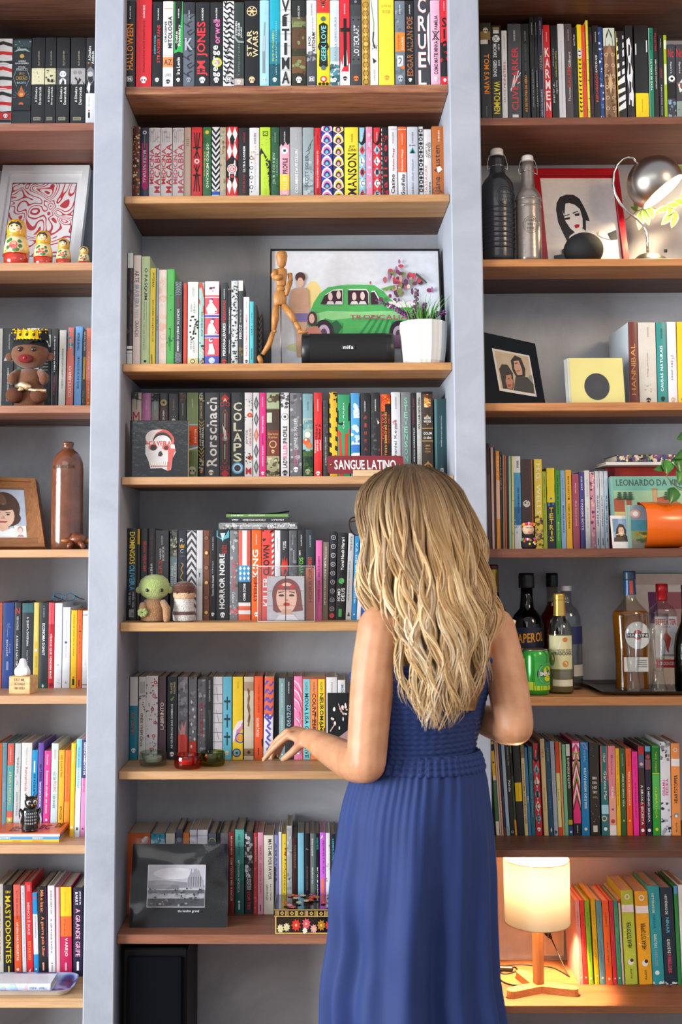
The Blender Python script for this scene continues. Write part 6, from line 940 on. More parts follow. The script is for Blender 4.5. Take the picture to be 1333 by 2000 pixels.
hi=[(q[0]*.94,q[1]*.94,q[2]+(17+3*(i%2))*k)for i,q in enumerate(lo)]
b.add(lo+hi,[(i,(i+1)%n,n+(i+1)%n,n+i)for i in range(n)],GB,True)
for i in range(n):b.ball(lo[i],1.6*k,GB,6,4);b.ball(hi[i],1.8*k,GB,6,4)
for i in range(2,n//2,2):q=(Vector(lo[i])+Vector(hi[i]))/2;b.ball(q,(3.4*k,1.4*k,3*k),mat('#2c2410',.6,var=0),8,6);b.ball(q+Vector((0,-.6*k,4.5*k)),(3.6*k,1.6*k,2.6*k),GB,8,6)
b.obj('crown',t)
b=MB();GS=mat('#e6c9a0',.3,.8,var=.2,scale=40,bump=.6,bscale=60)
b.tube([(-20*k,-22*k,zz(758)),(-8*k,-27*k,zz(755)),(4*k,-28*k,zz(760)),(10*k,-28*k,zz(762))],[4*k,8*k,7*k,5*k],GS,10);b.ball((3*k,-30*k,zz(759)),(5.5*k,4*k,6*k),GS,10,8)
b.tube([(-2*k,-27*k,zz(762)),(18*k,-31*k,zz(767)),(40*k,-30*k,zz(768))],[3*k,3.5*k,4*k],GS,8);b.tube([(-18*k,-26*k,zz(768)),(-6*k,-27*k,zz(762))],[3*k,5*k],GS,8);b.obj('golden_bow',t)
# ---- L4: wooden photo frame, stoneware bottle, carved turtle
z=SHZ['L4']
t=thing('photo_frame','oak photo frame with portrait of a child with bob','photo frame')
TL,TR,BL=U(-52,935,.21),U(73,940,.18),None
p=Panel(TL,TR,Vector((TL.x+.004,.12,z+.001)));WF=wood('#9a6437','#7a4a24',.45,2.2,'X',2.);WF2=wood('#a06a3c','#7c4d27',.45,2.2,'Z',5.)
p.U=p.U+Vector((.012,-.01,0))
BR_=U(92,1068,.1)
def pf(u,v,d=0.):
 a=p.o.lerp(TR,u);c=Vector((p.o.x-.002,.12,z+.001)).lerp(Vector((BR_.x,.10,z+.001)),u);return a.lerp(c,v)+p.n*d
p.f=pf;p.w=.16;p.h=.2
b=MB();p.slab(b,WF,0,0,1,1,-.012,-.001);b.obj('backing',t)
b=MB()
for q,mm in(((0,0,1,.14),WF),((0,.86,1,1),WF),((0,.14,.2,.86),WF2),((.8,.14,1,.86),WF2)):p.slab(b,mm,*q,-.001,.012)
for q,mm in(((.0,.0,1,.05),WF),((0,.95,1,1),WF),((.93,.05,1,.95),WF2)):p.slab(b,mm,*q,.012,.018)
b.obj('frame',t)
b=MB();R_=p.rect;R_(b,'#aab4c4',.2,.14,.8,.86);p.ell(b,'#c2cad8',.3,.3,.12,.2);p.ell(b,'#4a3226',.47,.42,.24,.24);p.ell(b,'#4a3226',.49,.56,.225,.13);p.ell(b,'#6b4c36',.4,.34,.13,.14)
p.ell(b,'#e0b8a0',.48,.53,.155,.175);p.poly(b,'#4a3226',[(.3,.36),(.66,.36),(.67,.43),(.48,.455),(.3,.43)]);p.poly(b,'#d8b098',[(.41,.66),(.55,.66),(.57,.76),(.39,.76)])
p.poly(b,'#e2e4e8',[(.2,.86),(.22,.75),(.38,.7),(.48,.755),(.6,.7),(.78,.76),(.8,.86)])
for s_ in(-1,1):p.ell(b,'#2c2420',.48+s_*.068,.51,.022,.012);p.poly(b,'#4a3428',[(.48+s_*.1,.48),(.48+s_*.035,.475),(.48+s_*.035,.485),(.48+s_*.1,.49)])
p.poly(b,'#b8505a',[(.42,.605),(.54,.605),(.52,.63),(.44,.63)]);p.poly(b,'#c99c84',[(.47,.53),(.49,.53),(.505,.575),(.455,.575)])
for u0,c1 in((.24,'#2a2624'),(.63,'#b08a8e')):
 R_(b,'#e4dcd0',u0,.67,u0+.15,.86);p.ell(b,c1,u0+.075,.73,.035,.05);p.ell(b,'#c2a692' if u0<.5 else '#e0c4c0',u0+.075,.745,.026,.042);p.poly(b,c1,[(u0+.035,.83),(u0+.05,.8),(u0+.1,.8),(u0+.115,.83)])
b.obj('photograph',t)
b=MB();b.tube([(U(30,960,.2).x,.2,z+.1),(U(30,960,.2).x,.25,z+.002)],.006,WF,6);b.obj('stand',t)
cx,Y=130.5,.09
t=thing('stoneware_bottle','tall brown glazed stoneware bottle beside the oak frame','bottle',at(cx,Y,z))
GLZ=mat('#6e3f2a',.16,var=.28,scale=26,bump=.12,bscale=90,coat=.7)
prof=LP(cx,Y,[(1075,29),(1068,31),(1040,31.2),(980,31.2),(920,31),(905,30),(893,26),(884,19),(879,12.5),(876,10.5),(870,10.5),(868,11.8),(865,11.5),(863.5,9),(866,7)],z)
b=MB();b.lathe(prof,GLZ,40);b.obj('body',t)
b=MB();k=S(Y);V,Fc,sz=text_fit('NOORD WAS & ZOON');R0=31.25*k
b.add([(R0*math.sin(-.95+1.6*x_),-R0*math.cos(-.95+1.6*x_),U(cx,917-7*y_,Y).z-z)for x_,y_ in V],Fc,mat('#54301f',.3,var=.1));b.obj('stamped_lettering',t)
t=thing('wooden_turtle','small carved reddish wooden turtle at the bottle foot','figurine',at(148,.035,z));k=S(.035)
CW=wood('#8c4a28','#5e2c16',.35,5.,'X',8.)
b=MB();b.ball((4*k,0,20*k),(17*k,13*k,11*k),CW,14,8);b.ball((0,-2*k,25*k),(10*k,8*k,7*k),CW,6,4);b.obj('shell',t)
b=MB();b.tube([(-10*k,-3*k,17*k),(-20*k,-6*k,17*k),(-27*k,-7*k,17.5*k)],[4*k,3*k,2*k],wood('#c07a3c','#9a5a28',.4,5.,'X',1.),8);b.obj('head',t)
for q in((-8,-10),(12,-10),(-8,8),(12,8)):
 b=MB();b.tube([(q[0]*.8*k,q[1]*.7*k,14*k),(q[0]*1.3*k,q[1]*1.1*k,7*k),(q[0]*1.5*k,q[1]*1.25*k,2*k)],[6*k,5*k,3.5*k],CW,7);b.obj('flipper',t)
b=MB();b.tube([(18*k,2*k,16*k),(28*k,4*k,17*k),(33*k,5*k,14*k)],[5*k,4*k,2*k],wood('#c07a3c','#9a5a28',.4,5.,'X',1.),8);b.obj('tail',t)
# ---- L5: wooden block with white figurine, teal spectacles
z=SHZ['L5'];Y=.03;k=S(Y)
t=thing('wooden_block','pale pine block with three lines of small engraved writing','block',at(45,Y,z))
PINE=wood('#dcb27c','#c08e56',.55,1.8,'X',3.);b=MB();b.bbox((-4*k,18*k,17*k),(44*k,36*k,34*k),PINE,.0015,Matrix.Rotation(-.18,3,'Z'));b.obj('block',t)
b=MB();Rm=Matrix.Rotation(-.18,3,'Z')
for i,s_ in enumerate(('DEZ MIL','DEZ LINHAS','UMA HORA')):
 V,Fc,sz=text_fit(s_);b.add([Rm@Vector(((-11+22*x_)*k,-18.3*k,(8-8*i+5*y_)*k))+Vector((-4*k,18*k,17*k))for x_,y_ in V],Fc,pm('#7a5a34'))
b.obj('engraved_lettering',t)
t=thing('white_figurine','small white ceramic seated figure on the pine block','figurine',at(44,Y+.022,z+34*k+.0004))
b=MB();b.lathe([(14*k,0),(15.5*k,3*k),(15*k,10*k),(12*k,16*k),(9*k,20*k),(7*k,25*k),(6.5*k,29*k),(4.5*k,32*k),(1*k,33*k)],mat('#ecebea',.35,var=.03),12,sy=.8);b.obj('body',t)
for s_ in(-1,1):
 b=MB();b.ball((s_*9*k,-7*k,8*k),(5.5*k,5*k,8*k),mat('#ecebea',.35,var=.03),8,6);b.obj('arm',t)
Yg=.17;zt=U(120,1176,Yg).z
t=thing('spectacles','teal spectacles lying on top of the business books','glasses',(U(120,1176,Yg).x,Yg+.03,zt));k=S(Yg);TL_=mat('#1c6a84',.25,var=0,coat=.6)
for s_ in(0,1):
 b=MB();b.tube([((-12+24*s_)*k+9*k*math.cos(a*.3927),0,9*k+7*k*math.sin(a*.3927))for a in range(17)],1.3*k,TL_,6,cap=False);b.obj('rim',t)
 b=MB();b.tube([((-21+42*s_)*k,0,12*k),((-20+42*s_)*k,.06,5*k),((-17+42*s_)*k,.10,1*k)],1.3*k,TL_,6);b.obj('temple',t)
b=MB();b.tube([(-3*k,0,11*k),(0,0,13*k),(3*k,0,11*k)],1.3*k,TL_,6);b.obj('bridge',t)
# ---- L6: stack of lying books with owl
z=SHZ['L6'];Y=.0285;grp='lying books on the sixth left-hand shelf'
def lying(x0,x1,y0,y1,zb,col,label,deco,dep=.11,Y=Y,rz=0.,top=None,name='book',grp=grp,page=True):
 """book lying flat, spine towards the room; pixel extent of its spine"""
 X0,X1=U(x0,y1,Y).x,U(x1,y1,Y).x;h=U(x0,y0,Y).z-U(x0,y1,Y).z;w_=X1-X0
 o=cover_mesh(h,w_,dep,.0018,mat(col,.4,var=.06,coat=.2),.0006).obj(name)
 o.matrix_world=Matrix.Translation((X0,Y,zb+h))@Matrix.Rotation(rz,4,'Z')@Matrix(((0,0,1,0),(0,1,0,0),(-1,0,0,0),(0,0,0,1)))
 tag(o,label,'book',grp)
 if page:pg=MB();pg.box((h/2,dep/2,w_/2),(h-.0042,dep-.006,w_-.006),PAGES);pg.obj('page_block',o)
 if deco:
  sp=Spine(h,w_,lambda v:w_*v,.0006);tb=MB();ab=MB()
  for it in deco:(draw_text if it[0]=='T' else draw_art)(tb if it[0]=='T' else ab,sp,it)
  if ab.v:ab.obj('printed_pattern',o)
  if tb.v:tb.obj('spine_lettering',o)
 return zb+h,o,h,w_
zc,o,h,w_=lying(-14,115,1640,1645.5,z+.0004,'#f0b83c','yellow book at bottom of the stack under the owl',[T('MARKETING','#c98a1c',.3,.42,'d',.5,.5),T('PHILIP KOTLER','#c98a1c',.6,.76,'d',.5,.5)])
zc,o,h,w_=lying(-14,115.5,1634.5,1640,zc+.0003,'#5a94d8','blue book in middle of the stack under the owl',[T('FINANCEIRO','#eef4fa',.1,.26,'d',.5,.55),T('EMPRESARIAL','#eef4fa',.6,.76,'d',.5,.55)])
zc,o,h,w_=lying(-14,117,1628,1634.5,zc+.0003,'#e0693c','coral book with black drawings on top of the stack under the owl',[B('#f4dcd0',0,1,.25,1),T('ESTRATÉGIA','#d8a090',.3,.45,'d',.6,.4),T('SERVICE','#f8f0ec',.6,.75,'d',.6,.4)])
b=MB()
for i,(a_,e_,s_)in enumerate(((.2,.35,'TEXTO'),(.62,.78,'BC'),(.84,.95,'DR'))):
 V,Fc,sz=text_fit(s_);b.add([(-.0004,.02+.05*(1-y_)+.02*i,w_*(a_+(e_-a_)*x_))for x_,y_ in V],Fc,pm('#3a2420'))
for i in range(4):b.add([(-.0005,.03+.015*i,w_*.3),(-.0005,.034+.015*i,w_*.3),(-.0005,.034+.015*i,w_*.55),(-.0005,.03+.015*i,w_*.55)],[(0,1,2,3)],pm('#7a3a28' if i%2 else '#f4e0d4'))
b.obj('cover_lettering',o)
Yo=.055;k=S(Yo);t=thing('owl_figurine','black and white striped ceramic owl on the coral book','figurine',(*at(58,Yo,z)[:2],zc+.0004),rot=(0,0,.35))
OB=mat('#17171a',.2,var=.05,coat=.7);OW=mat('#dedee2',.3,var=.03)
b=MB();b.lathe([(15*k,0),(16*k,4*k),(15.5*k,12*k),(16*k,26*k),(14*k,38*k),(11.5*k,43*k)],OB,20,sy=.85);b.obj('body',t)
b=MB();b.ball((2*k,-2*k,53*k),(13*k,12*k,12*k),OB,18,12)
for s_ in(-1,1):b.tube([(2*k+s_*7*k,-2*k,60*k),(2*k+s_*12*k,-2*k,69*k)],[4*k,.6*k],OB,8)
b.obj('head',t)
for s_ in(-1,1):
 b=MB();b.ball((2*k+s_*5.5*k,-12*k,54*k),(4.2*k,2.2*k,4.6*k),OW,12,8);b.ball((2*k+s_*5.5*k,-14*k,54*k),(2.6*k,1.2*k,3*k),mat('#5c4630',.3,var=0),10,6);b.ball((2*k+s_*5.5*k,-14.9*k,54*k),(1.5*k,.7*k,1.8*k),OB,8,6);b.obj('eye',t)
 b=MB();b.ball((s_*14*k,0,24*k),(6*k,10*k,19*k),OB,12,10,Matrix.Rotation(s_*.25,3,'Y'));b.obj('wing',t)
 b=MB();b.ball((s_*6*k,-11*k,3*k),(6*k,6*k,3*k),OB,10,6);b.obj('foot',t)
b=MB();b.tube([(2*k,-13.5*k,51*k),(2*k,-16*k,48*k)],[2*k,.5*k],mat('#b08a3c',.4,var=0),8);b.obj('beak',t)
b=MB()
for i in range(5):
 for s_ in(-1,1):b.tube([(s_*(17.5-i*1.2)*k,(-9+3.2*i)*k-3*k,(34-2*i)*k),(s_*(20-i*.6)*k,(-9+3.2*i)*k-2*k,(22-2*i)*k),(s_*(19-i*.4)*k,(-8+3.2*i)*k-2*k,(10-.5*i)*k)],[.5*k,.9*k,.5*k],OW,5)
for r_ in range(4):
 for q in range(-3,4):a=q*.24;b.tube([((15.6-.4*r_)*k*math.sin(a),-13.8*k*math.cos(a),(35-6*r_)*k),((15.8-.4*r_)*k*math.sin(a),-14.2*k*math.cos(a),(31.5-6*r_)*k)],[.9*k,.3*k],OW,5)
b.obj('painted_stripes',t)
# ---- L7: patterned tray with white book
z=SHZ['L7'];Y0,Y1=.005,.135
t=thing('serving_tray','blue and purple patterned tray with rounded corners on lowest left-hand shelf','tray')
def tray_mat():
 m,nt,b=nodes_of('tray_print');N,L=nt.nodes,nt.links;tc=N.new('ShaderNodeTexCoord');v=N.new('ShaderNodeTexVoronoi');v.inputs['Scale'].default_value=28;L.new(tc.outputs['Object'],v.inputs['Vector'])
 r=N.new('ShaderNodeValToRGB');L.new(v.outputs['Distance'],r.inputs['Fac']);e=r.color_ramp.elements
 e[0].color=(*lin('#6a3f66'),1);e[1].color=(*lin('#3a4f9c'),1);e[0].position=.2;e[1].position=.45;q=e.new(.7);q.color=(*lin('#a9b4d8'),1)
 L.new(r.outputs['Color'],b.inputs['Base Color']);b.inputs['Roughness'].default_value=.3;return m
TM=tray_mat();xa,xb=U(-40,1935,Y0).x,U(139,1935,Y0).x
def rr(x0,x1,y0,y1,r,z_,n=6):
 out=[]
 for cx_,cy_,a0 in((x1-r,y0+r,-90),(x1-r,y1-r,0),(x0+r,y1-r,90),(x0+r,y0+r,180)):
  for i in range(n+1):a=math.radians(a0+90*i/n);out.append(Vector((cx_+r*math.cos(a),cy_+r*math.sin(a),z_)))
 return out
b=MB();rings=[rr(xa+.014,xb-.014,Y0+.014,Y1-.014,.025,z+.0005),rr(xa,xb,Y0,Y1,.035,z+.017),rr(xa+.003,xb-.003,Y0+.003,Y1-.003,.033,z+.0172),rr(xa+.016,xb-.016,Y0+.016,Y1-.016,.024,z+.003)]
b.loft(rings[:2],mat('#c9c2ba',.4),cap=False);b.loft(rings[1:],TM,cap=False,smooth=False);b.poly(rings[3],TM);b.obj('tray',t)
lying(-30,99,1915,1932,z+.0036,'#e2e6ee','white book with blue lettering lying on the patterned tray',[NZ(['#bfe0e0','#f0c4c4','#c9d4ec','#d8ecec'],14,300,.5,0,.7),B('#e6eaf2',.66,1),T('DUBLIN','#5a6aa0',.68,.79,'d',.5,.28),T('VARIETY','#5a6aa0',.82,.94,'d',.5,.28)],.07,.032,grp=None)
# ---- M3: mannequin, poster, speaker, plant
z=SHZ['M3'];WM=wood('#c48a4a','#a46a30',.45,6.,'Z',4.);Y=.055;k=S(Y)
t=thing('wooden_mannequin','jointed wooden artist mannequin in walking pose against the poster','mannequin',at(548,Y,z))
def mz(py):return U(548,py,Y).z-z
def mp(px,py,dy=0.):return((px-548)*k,dy,mz(py))
b=MB();b.lathe([(3*k,mz(523.5)),(8*k,mz(519)),(10.5*k,mz(507)),(11.5*k,mz(500)),(9.5*k,mz(493)),(4*k,mz(490.5))],WM,18,(3*k,0,0),sy=.9);b.obj('head',t)
b=MB();b.tube([mp(551,524),mp(550,530)],4.5*k,WM,10);b.obj('neck',t)
b=MB();b.lathe([(8*k,mz(559)),(10*k,mz(557)),(11*k,mz(545)),(12.5*k,mz(533)),(11*k,mz(526)),(6*k,mz(523.5))],WM,16,(1.5*k,0,0),sy=.62);b.obj('chest',t)
b=MB();b.ball((.5*k,0,mz(564)),(9*k,7*k,7*k),WM,14,10);b.obj('waist',t)
b=MB();b.lathe([(9*k,mz(596)),(12.5*k,mz(594)),(13.5*k,mz(584)),(11*k,mz(571)),(6*k,mz(568))],WM,16,(-.5*k,0,0),sy=.62);b.obj('hips',t)
for pth,rr_ in(([mp(540,530,-2*k),mp(534,541,-8*k)],[6*k,5.5*k]),([mp(536,544,-9*k),mp(546,545,-12*k),mp(552,541,-12*k)],[6*k,6*k,4*k]),([mp(567,534,2*k),mp(569,549,0)],[5*k,4.5*k]),([mp(568,551,0),mp(563,566,-4*k),mp(560,578,-4*k)],[5*k,5*k,3.5*k])):
 b=MB();b.tube(pth,rr_,WM,12);b.obj('arm_segment',t)
for pth,rr_ in(([mp(540,598,-2*k),mp(538,622,-3*k),mp(535,645,-2*k)],[6.5*k,7.5*k,4.5*k]),([mp(534,649,-2*k),mp(526,672,0),mp(513,692,2*k)],[5*k,6*k,4*k]),([mp(556,598,-2*k),mp(570,617,-8*k),mp(578,632,-12*k)],[6.5*k,7.5*k,4.5*k]),([mp(579,635,-12*k),mp(584,642,-13*k),mp(587,648,-13*k)],[5*k,5*k,3.5*k])):
 b=MB();b.tube(pth,rr_,WM,12);b.obj('leg_segment',t)
for q in(mp(537,647,-2*k),mp(579,634,-12*k),mp(587,648,-13*k),mp(541,597,-2*k),mp(555,597,-2*k),mp(535,543,-8*k),mp(568,550,0)):
 b=MB();b.ball(q,4*k,WM,10,8);b.obj('joint',t)
b=MB();b.ball(mp(593,652,-16*k),(11*k,6*k,3.6*k),WM,14,8);b.obj('foot',t)
b=MB();b.ball(mp(508,702,3*k),(5.5*k,6*k,10*k),WM,12,8,Matrix.Rotation(-.35,3,'Y'));b.obj('foot',t)
b=MB();b.tube([mp(549,596,4*k),((2*k),4*k,.006)],1.2*k,STEEL,6);b.obj('support_rod',t)
b=MB();b.lathe([(.022,0),(.023,.002),(.021,.006)],WM,20,(2*k,4*k,0));b.obj('base',t)
t=thing('framed_poster','black framed poster of a green car with people and flowers','poster')
p=leanpanel(528.5,858.5,488,z+.001,.19,.12,0)
b=MB();p.slab(b,BLK,0,0,1,1,-.01,0);b.obj('backing',t)
b=MB();p.frame(b,BLK,.0042,0,.008);b.obj('frame',t)
def pu(px):return(px-528.5)/330.
def pv(py):return(py-488)/225.
def PP(*q):return[(pu(a),pv(c))for a,c in q]
b=MB();p.rect(b,'#d5d9e0',.008,.012,.992,.99);b.obj('paper',t)
c=MB()
p.ell(c,'#e6cf8a',pu(612),pv(575),.05,.12);p.ell(c,'#c9cf9c',pu(580),pv(672),.06,.035)
p.poly(c,'#4fae5c',PP((602,650),(604,612),(612,590),(624,572),(640,560),(665,556),(700,555),(730,556),(748,568),(762,584),(790,590),(808,604),(812,650)))
p.poly(c,'#8fd08a',PP((604,612),(640,604),(700,606),(760,604),(806,612),(806,622),(700,616),(606,626)))
for q in range(7):p.poly(c,'#2f8a48',PP((700+q*14,646),(726+q*9,612+q*3),(730+q*9,612+q*3),(706+q*14,646)))
for q in range(5):p.poly(c,'#3a9a50',PP((622+q*9,646),(634+q*7,618+q*2),(640+q*7,620+q*2),(630+q*9,646)))
p.poly(c,'#2c5a3a',PP((640,632),(656,622),(668,634),(660,646),(645,646)))
p.poly(c,'#c9dccc',PP((672,554),(674,551),(720,552),(724,556)))
for q in(PP((626,592),(634,576),(650,567),(668,566),(668,593)),PP((679,566),(714,566),(718,572),(718,593),(679,593)),PP((723,570),(730,569),(742,592),(723,593))):p.poly(c,'#dfe4e0',[(u+(.004 if u<.5 else .004),v-.01)for u,v in q]);p.poly(c,'#3a1c2c',q)
for hx,hy in((645,578),(661,575),(691,578),(707,577)):p.ell(c,'#e0c8c0',pu(hx),pv(hy),.013,.035);p.poly(c,'#d8d0d4',PP((hx-8,593),(hx-5,587),(hx+5,587),(hx+8,593)))
for wx,wy in((632,646),(775,648)):p.ell(c,'#2a1c2c',pu(wx),pv(wy),.055,.11);p.ell(c,'#b9a4b4',pu(wx),pv(wy),.034,.068);p.ell(c,'#5a3c54',pu(wx),pv(wy),.018,.036)
p.poly(c,'#8a5f7c',PP((600,650),(812,650),(806,668),(800,674),(606,664)))
p.poly(c,'#c39a80',PP((570,566),(578,562),(596,562),(602,568),(604,610),(598,640),(594,668),(588,690),(580,690),(578,640),(570,612),(566,590)));p.ell(c,'#d8b09a',pu(587),pv(550),.022,.05);p.ell(c,'#4a2a2a',pu(587),pv(542),.03,.042);p.ell(c,'#d8b09a',pu(587),pv(552),.018,.042);p.poly(c,'#7a6a9a',PP((570,610),(602,610),(600,626),(574,626)))
p.ell(c,'#4a2a30',pu(610),pv(620),.028,.06);p.ell(c,'#d8ae9a',pu(609),pv(620),.016,.04);p.poly(c,'#c27a6a',PP((596,650),(600,636),(620,634),(630,650)))
rg=random.Random(5)
for q in range(60):
 hx,hy=785+rg.gauss(0,20),552+rg.gauss(0,16);p.ell(c,rg.choice(['#8c3a5c','#b4606a','#6a3a5a','#d89a8a','#7a8a4a','#c24a5a','#a86a9a','#e0c8b8']),pu(hx),pv(hy),.006+.012*rg.random(),.012+.02*rg.random(),n=7)
p.poly(c,'#6aa04c',PP((742,566),(762,560),(768,564),(748,570)));p.poly(c,'#4a4a3c',PP((812,536),(832,554),(830,556),(810,540)))
for hx in range(9):p.poly(c,'#e4dcd8',PP((752+hx*6,594-hx%3*4),(758+hx*6,590),(762+hx*6,600),(754+hx*6,602)))
p.text(c,'#9a3a6a','TROPICALIA',pu(682),pv(624),pu(790),pv(615))if False else p.text(c,'#9a4a5c','TROPICALIA',pu(682),pv(615),pu(792),pv(624));c.obj('printed_picture',t)
Y=.035;k=S(Y);t=thing('bluetooth_speaker','black cylindrical portable speaker with small silver badge','speaker',(at(680.5,Y,z)[0],Y+.032,z))
R90=Matrix.Rotation(math.pi/2,3,'Y');L_=184*k;rS=33.5*k
b=MB();b.lathe([(rS,-L_*.41),(rS,L_*.41)],MBLK,40,(0,0,rS),R=R90,close=False);b.obj('grille',t)
for s_ in(-1,1):
 b=MB();b.lathe([(rS*.99,s_*L_*.405),(rS*1.0,s_*L_*.42),(rS*1.0,s_*L_*.49),(rS*.9,s_*L_*.5),(rS*.5,s_*L_*.492),(.001,s_*L_*.49)],mat('#1b1c20',.35,var=.04),40,(0,0,rS),R=R90,close=False);b.obj('end_cap',t)
b=MB();b.bbox((0,-rS-.001,rS),(26*k,.003,10*k),mat('#26272b',.3,var=0),.001);b.obj('badge',t)
b=MB();V,Fc,sz=text_fit('mifa');b.add([((-10+20*x_)*k,-rS-.0028,rS+(-3.5+7*y_)*k)for x_,y_ in V],Fc,pm('#e4e4e6'));b.obj('badge_lettering',t)
Y=.05;k=S(Y);t=thing('potted_plant','white fluted pot with green grass and purple flower spikes','plant',at(828,Y,z))
prof=[(37*k,0),(41*k,6*k),(44*k,30*k),(46*k,60*k),(46.5*k,84*k),(44*k,84*k),(43*k,76*k)];rings=[]
for r_,h_ in prof:rings.append([Vector((r_*(1+.018*(1 if abs(((j*12/48)%1)-.5)<.25 else-1))*math.cos(2*math.pi*j/48),r_*(1+.018*(1 if abs(((j*12/48)%1)-.5)<.25 else-1))*math.sin(2*math.pi*j/48),h_))for j in range(48)])
b=MB();b.loft(rings,mat('#dcdcd8',.45,var=.03),smooth=False);b.obj('pot',t)
b=MB();b.lathe([(42*k,70*k),(42.5*k,76*k)],mat('#3a2a1e',.95),24);b.obj('soil',t)
rg=random.Random(3);GR1,GR2=mat('#4a8c34',.6,var=.2),mat('#6aa848',.6,var=.2)
b=MB()
for i in range(70):
 a=rg.random()*6.28;r0=rg.random()*30*k;ln=(20+rg.random()*45)*k;o_=(r0*math.cos(a),r0*math.sin(a),74*k);d_=rg.uniform(.2,.9)
 b.tube([o_,(o_[0]+math.cos(a)*ln*d_*.3,o_[1]+math.sin(a)*ln*d_*.3,o_[2]+ln*.6),(o_[0]+math.cos(a)*ln*d_*.8,o_[1]+math.sin(a)*ln*d_*.8,o_[2]+ln)],[1.1*k,.9*k,.15*k],rg.choice([GR1,GR2]),4)
o_=b.obj('grass_blades',t);o_['kind']='stuff'
LV=[mat('#7a3c78',.8,var=.2),mat('#8f4f8c',.8,var=.2),mat('#693066',.8,var=.2)]
for px0,py0,px1,py1,dy in((806,625,738,592,-.02),(812,625,815,570,-.02),(820,626,832,596,-.01),(838,628,870,612,-.01),(812,628,775,612,-.03)):
 b=MB();P0=Vector(((px0-828)*k,0,U(px0,py0,Y).z-z));P1=Vector(((px1-828)*k,dy,U(px1,py1,Y).z-z));mid=(P0+P1)/2+Vector((0,0,10*k))
 for i in range(52):
  q=i/51;pt=P0*(1-q)**2+mid*2*q*(1-q)+P1*q*q;a=i*2.4;rr_=5.5*k*(1-.5*q)
  b.ball(pt+Vector((rr_*math.cos(a),rr_*math.sin(a)*.8,rr_*math.sin(a*1.3))),2.9*k*(1-.35*q),LV[i%3],6,4)
 b.tube([P0-Vector((0,0,.01)),P0,mid,P1],1*k,GR1,5);b.obj('flower_spike',t)
 # ---- M4: square skull book facing out, red street sign on wooden stand
z=SHZ['M4'];Y=.045;X0,X1=U(253,930,Y).x,U(367,930,Y).x;zt=U(310,821,Y).z
o=MB();o.bbox(((X0+X1)/2,Y+.012,(z+zt)/2),(X1-X0,.024,zt-z),mat('#1c1d20',.12,var=.1,scale=60,bump=.25,bscale=70,coat=1.),.001)
o=o.obj('square_book');tag(o,'square glossy black book with red and white skull facing outward','book')
b=MB();b.box(((X0+X1)/2+.001,Y+.012,(z+zt)/2),(X1-X0-.0005,.019,zt-z-.004),PAGES);b.obj('page_block',o)
p=Panel((X0,Y,zt),(X1,Y,zt),(X0,Y,z));c=MB()
p.rect(c,'#0c0c0e',.0,0.,.035,1.);p.rect(c,'#26272b',.035,0,.045,1)
p.ell(c,'#d4685e',.52,.36,.245,.21);p.ell(c,'#dfd4d0',.46,.3,.19,.14);p.ell(c,'#c25a52',.58,.3,.16,.12);p.ell(c,'#3c3a3a',.56,.36,.16,.15);p.ell(c,'#e2dedc',.56,.4,.155,.14)
p.poly(c,'#dcd9d8',[(.27,.42),(.77,.42),(.79,.56),(.74,.66),(.71,.86),(.66,.88),(.55,.83),(.36,.84),(.33,.72),(.27,.58)]);p.poly(c,'#d4685e',[(.66,.48),(.79,.5),(.74,.66),(.7,.87),(.64,.88),(.66,.7)])
p.text(c,'#cf4e48','CAVEIRA',.33,.36,.71,.44);p.ell(c,'#d4685e',.4,.47,.075,.055);p.ell(c,'#343436',.41,.475,.055,.05);p.ell(c,'#d4685e',.63,.47,.07,.055);p.ell(c,'#5a3a3a',.63,.48,.04,.035);p.poly(c,'#4a3a38',[(.5,.56),(.54,.53),(.57,.6),(.54,.63),(.49,.62)])
for i in range(8):p.rect(c,'#efe6e2',.37+.036*i,.72,.396+.036*i,.78);p.rect(c,'#b9645c',.37+.036*i,.79,.39+.036*i,.81)
c.obj('skull_picture',o)
Y=.03;t=thing('street_sign','dark red enamel sign with white capitals before the books','sign')
p=Panel(U(639.5,890,Y),U(788,890,Y),U(641,925.5,Y));RS=mat('#7c1420',.18,var=.06,coat=.9)
b=MB();n=[]
for cx_,cy_,a0 in((.965,.15,90),(.035,.15,180),(.035,.85,270),(.965,.85,0)):
 for i in range(5):a=math.radians(a0+(90 if a0 in(90,180,270,0)else 0)*i/4);n.append((cx_+.035*math.cos(a),cy_-.15*math.sin(a)))
n=[]
for cx_,cy_,a0 in((.965,.15,0),(.035,.15,90),(.035,.85,180),(.965,.85,270)):
 for i in range(5):a=math.radians(a0+90*i/4);n.append((cx_+.035*math.cos(a),cy_-.15*math.sin(a)))
b.extrude(n,-.003,RS,lambda u,v,d:p.f(u,v,d));b.obj('plate',t)
b=MB();p.text(b,'#e8e6e4','SANGUE LATINO',.09,.23,.9,.76);b.obj('sign_lettering',t)
for u in(.045,.955):
 b=MB();b.ball(p.f(u,.5,.001),.003,GOLD,10,6);b.obj('rivet',t)
Y=.03;t=thing('sign_stand','pale wooden stand under the red enamel sign','stand');b=MB();xa,xb=U(690,930,Y).x,U(752,930,Y).x
b.bbox(((xa+xb)/2,Y+.012,z+.0085),(xb-xa,.05,.017),wood('#e0c8a4','#c8a87c',.5,2.,'X',6.),.001);b.obj('plank',t)
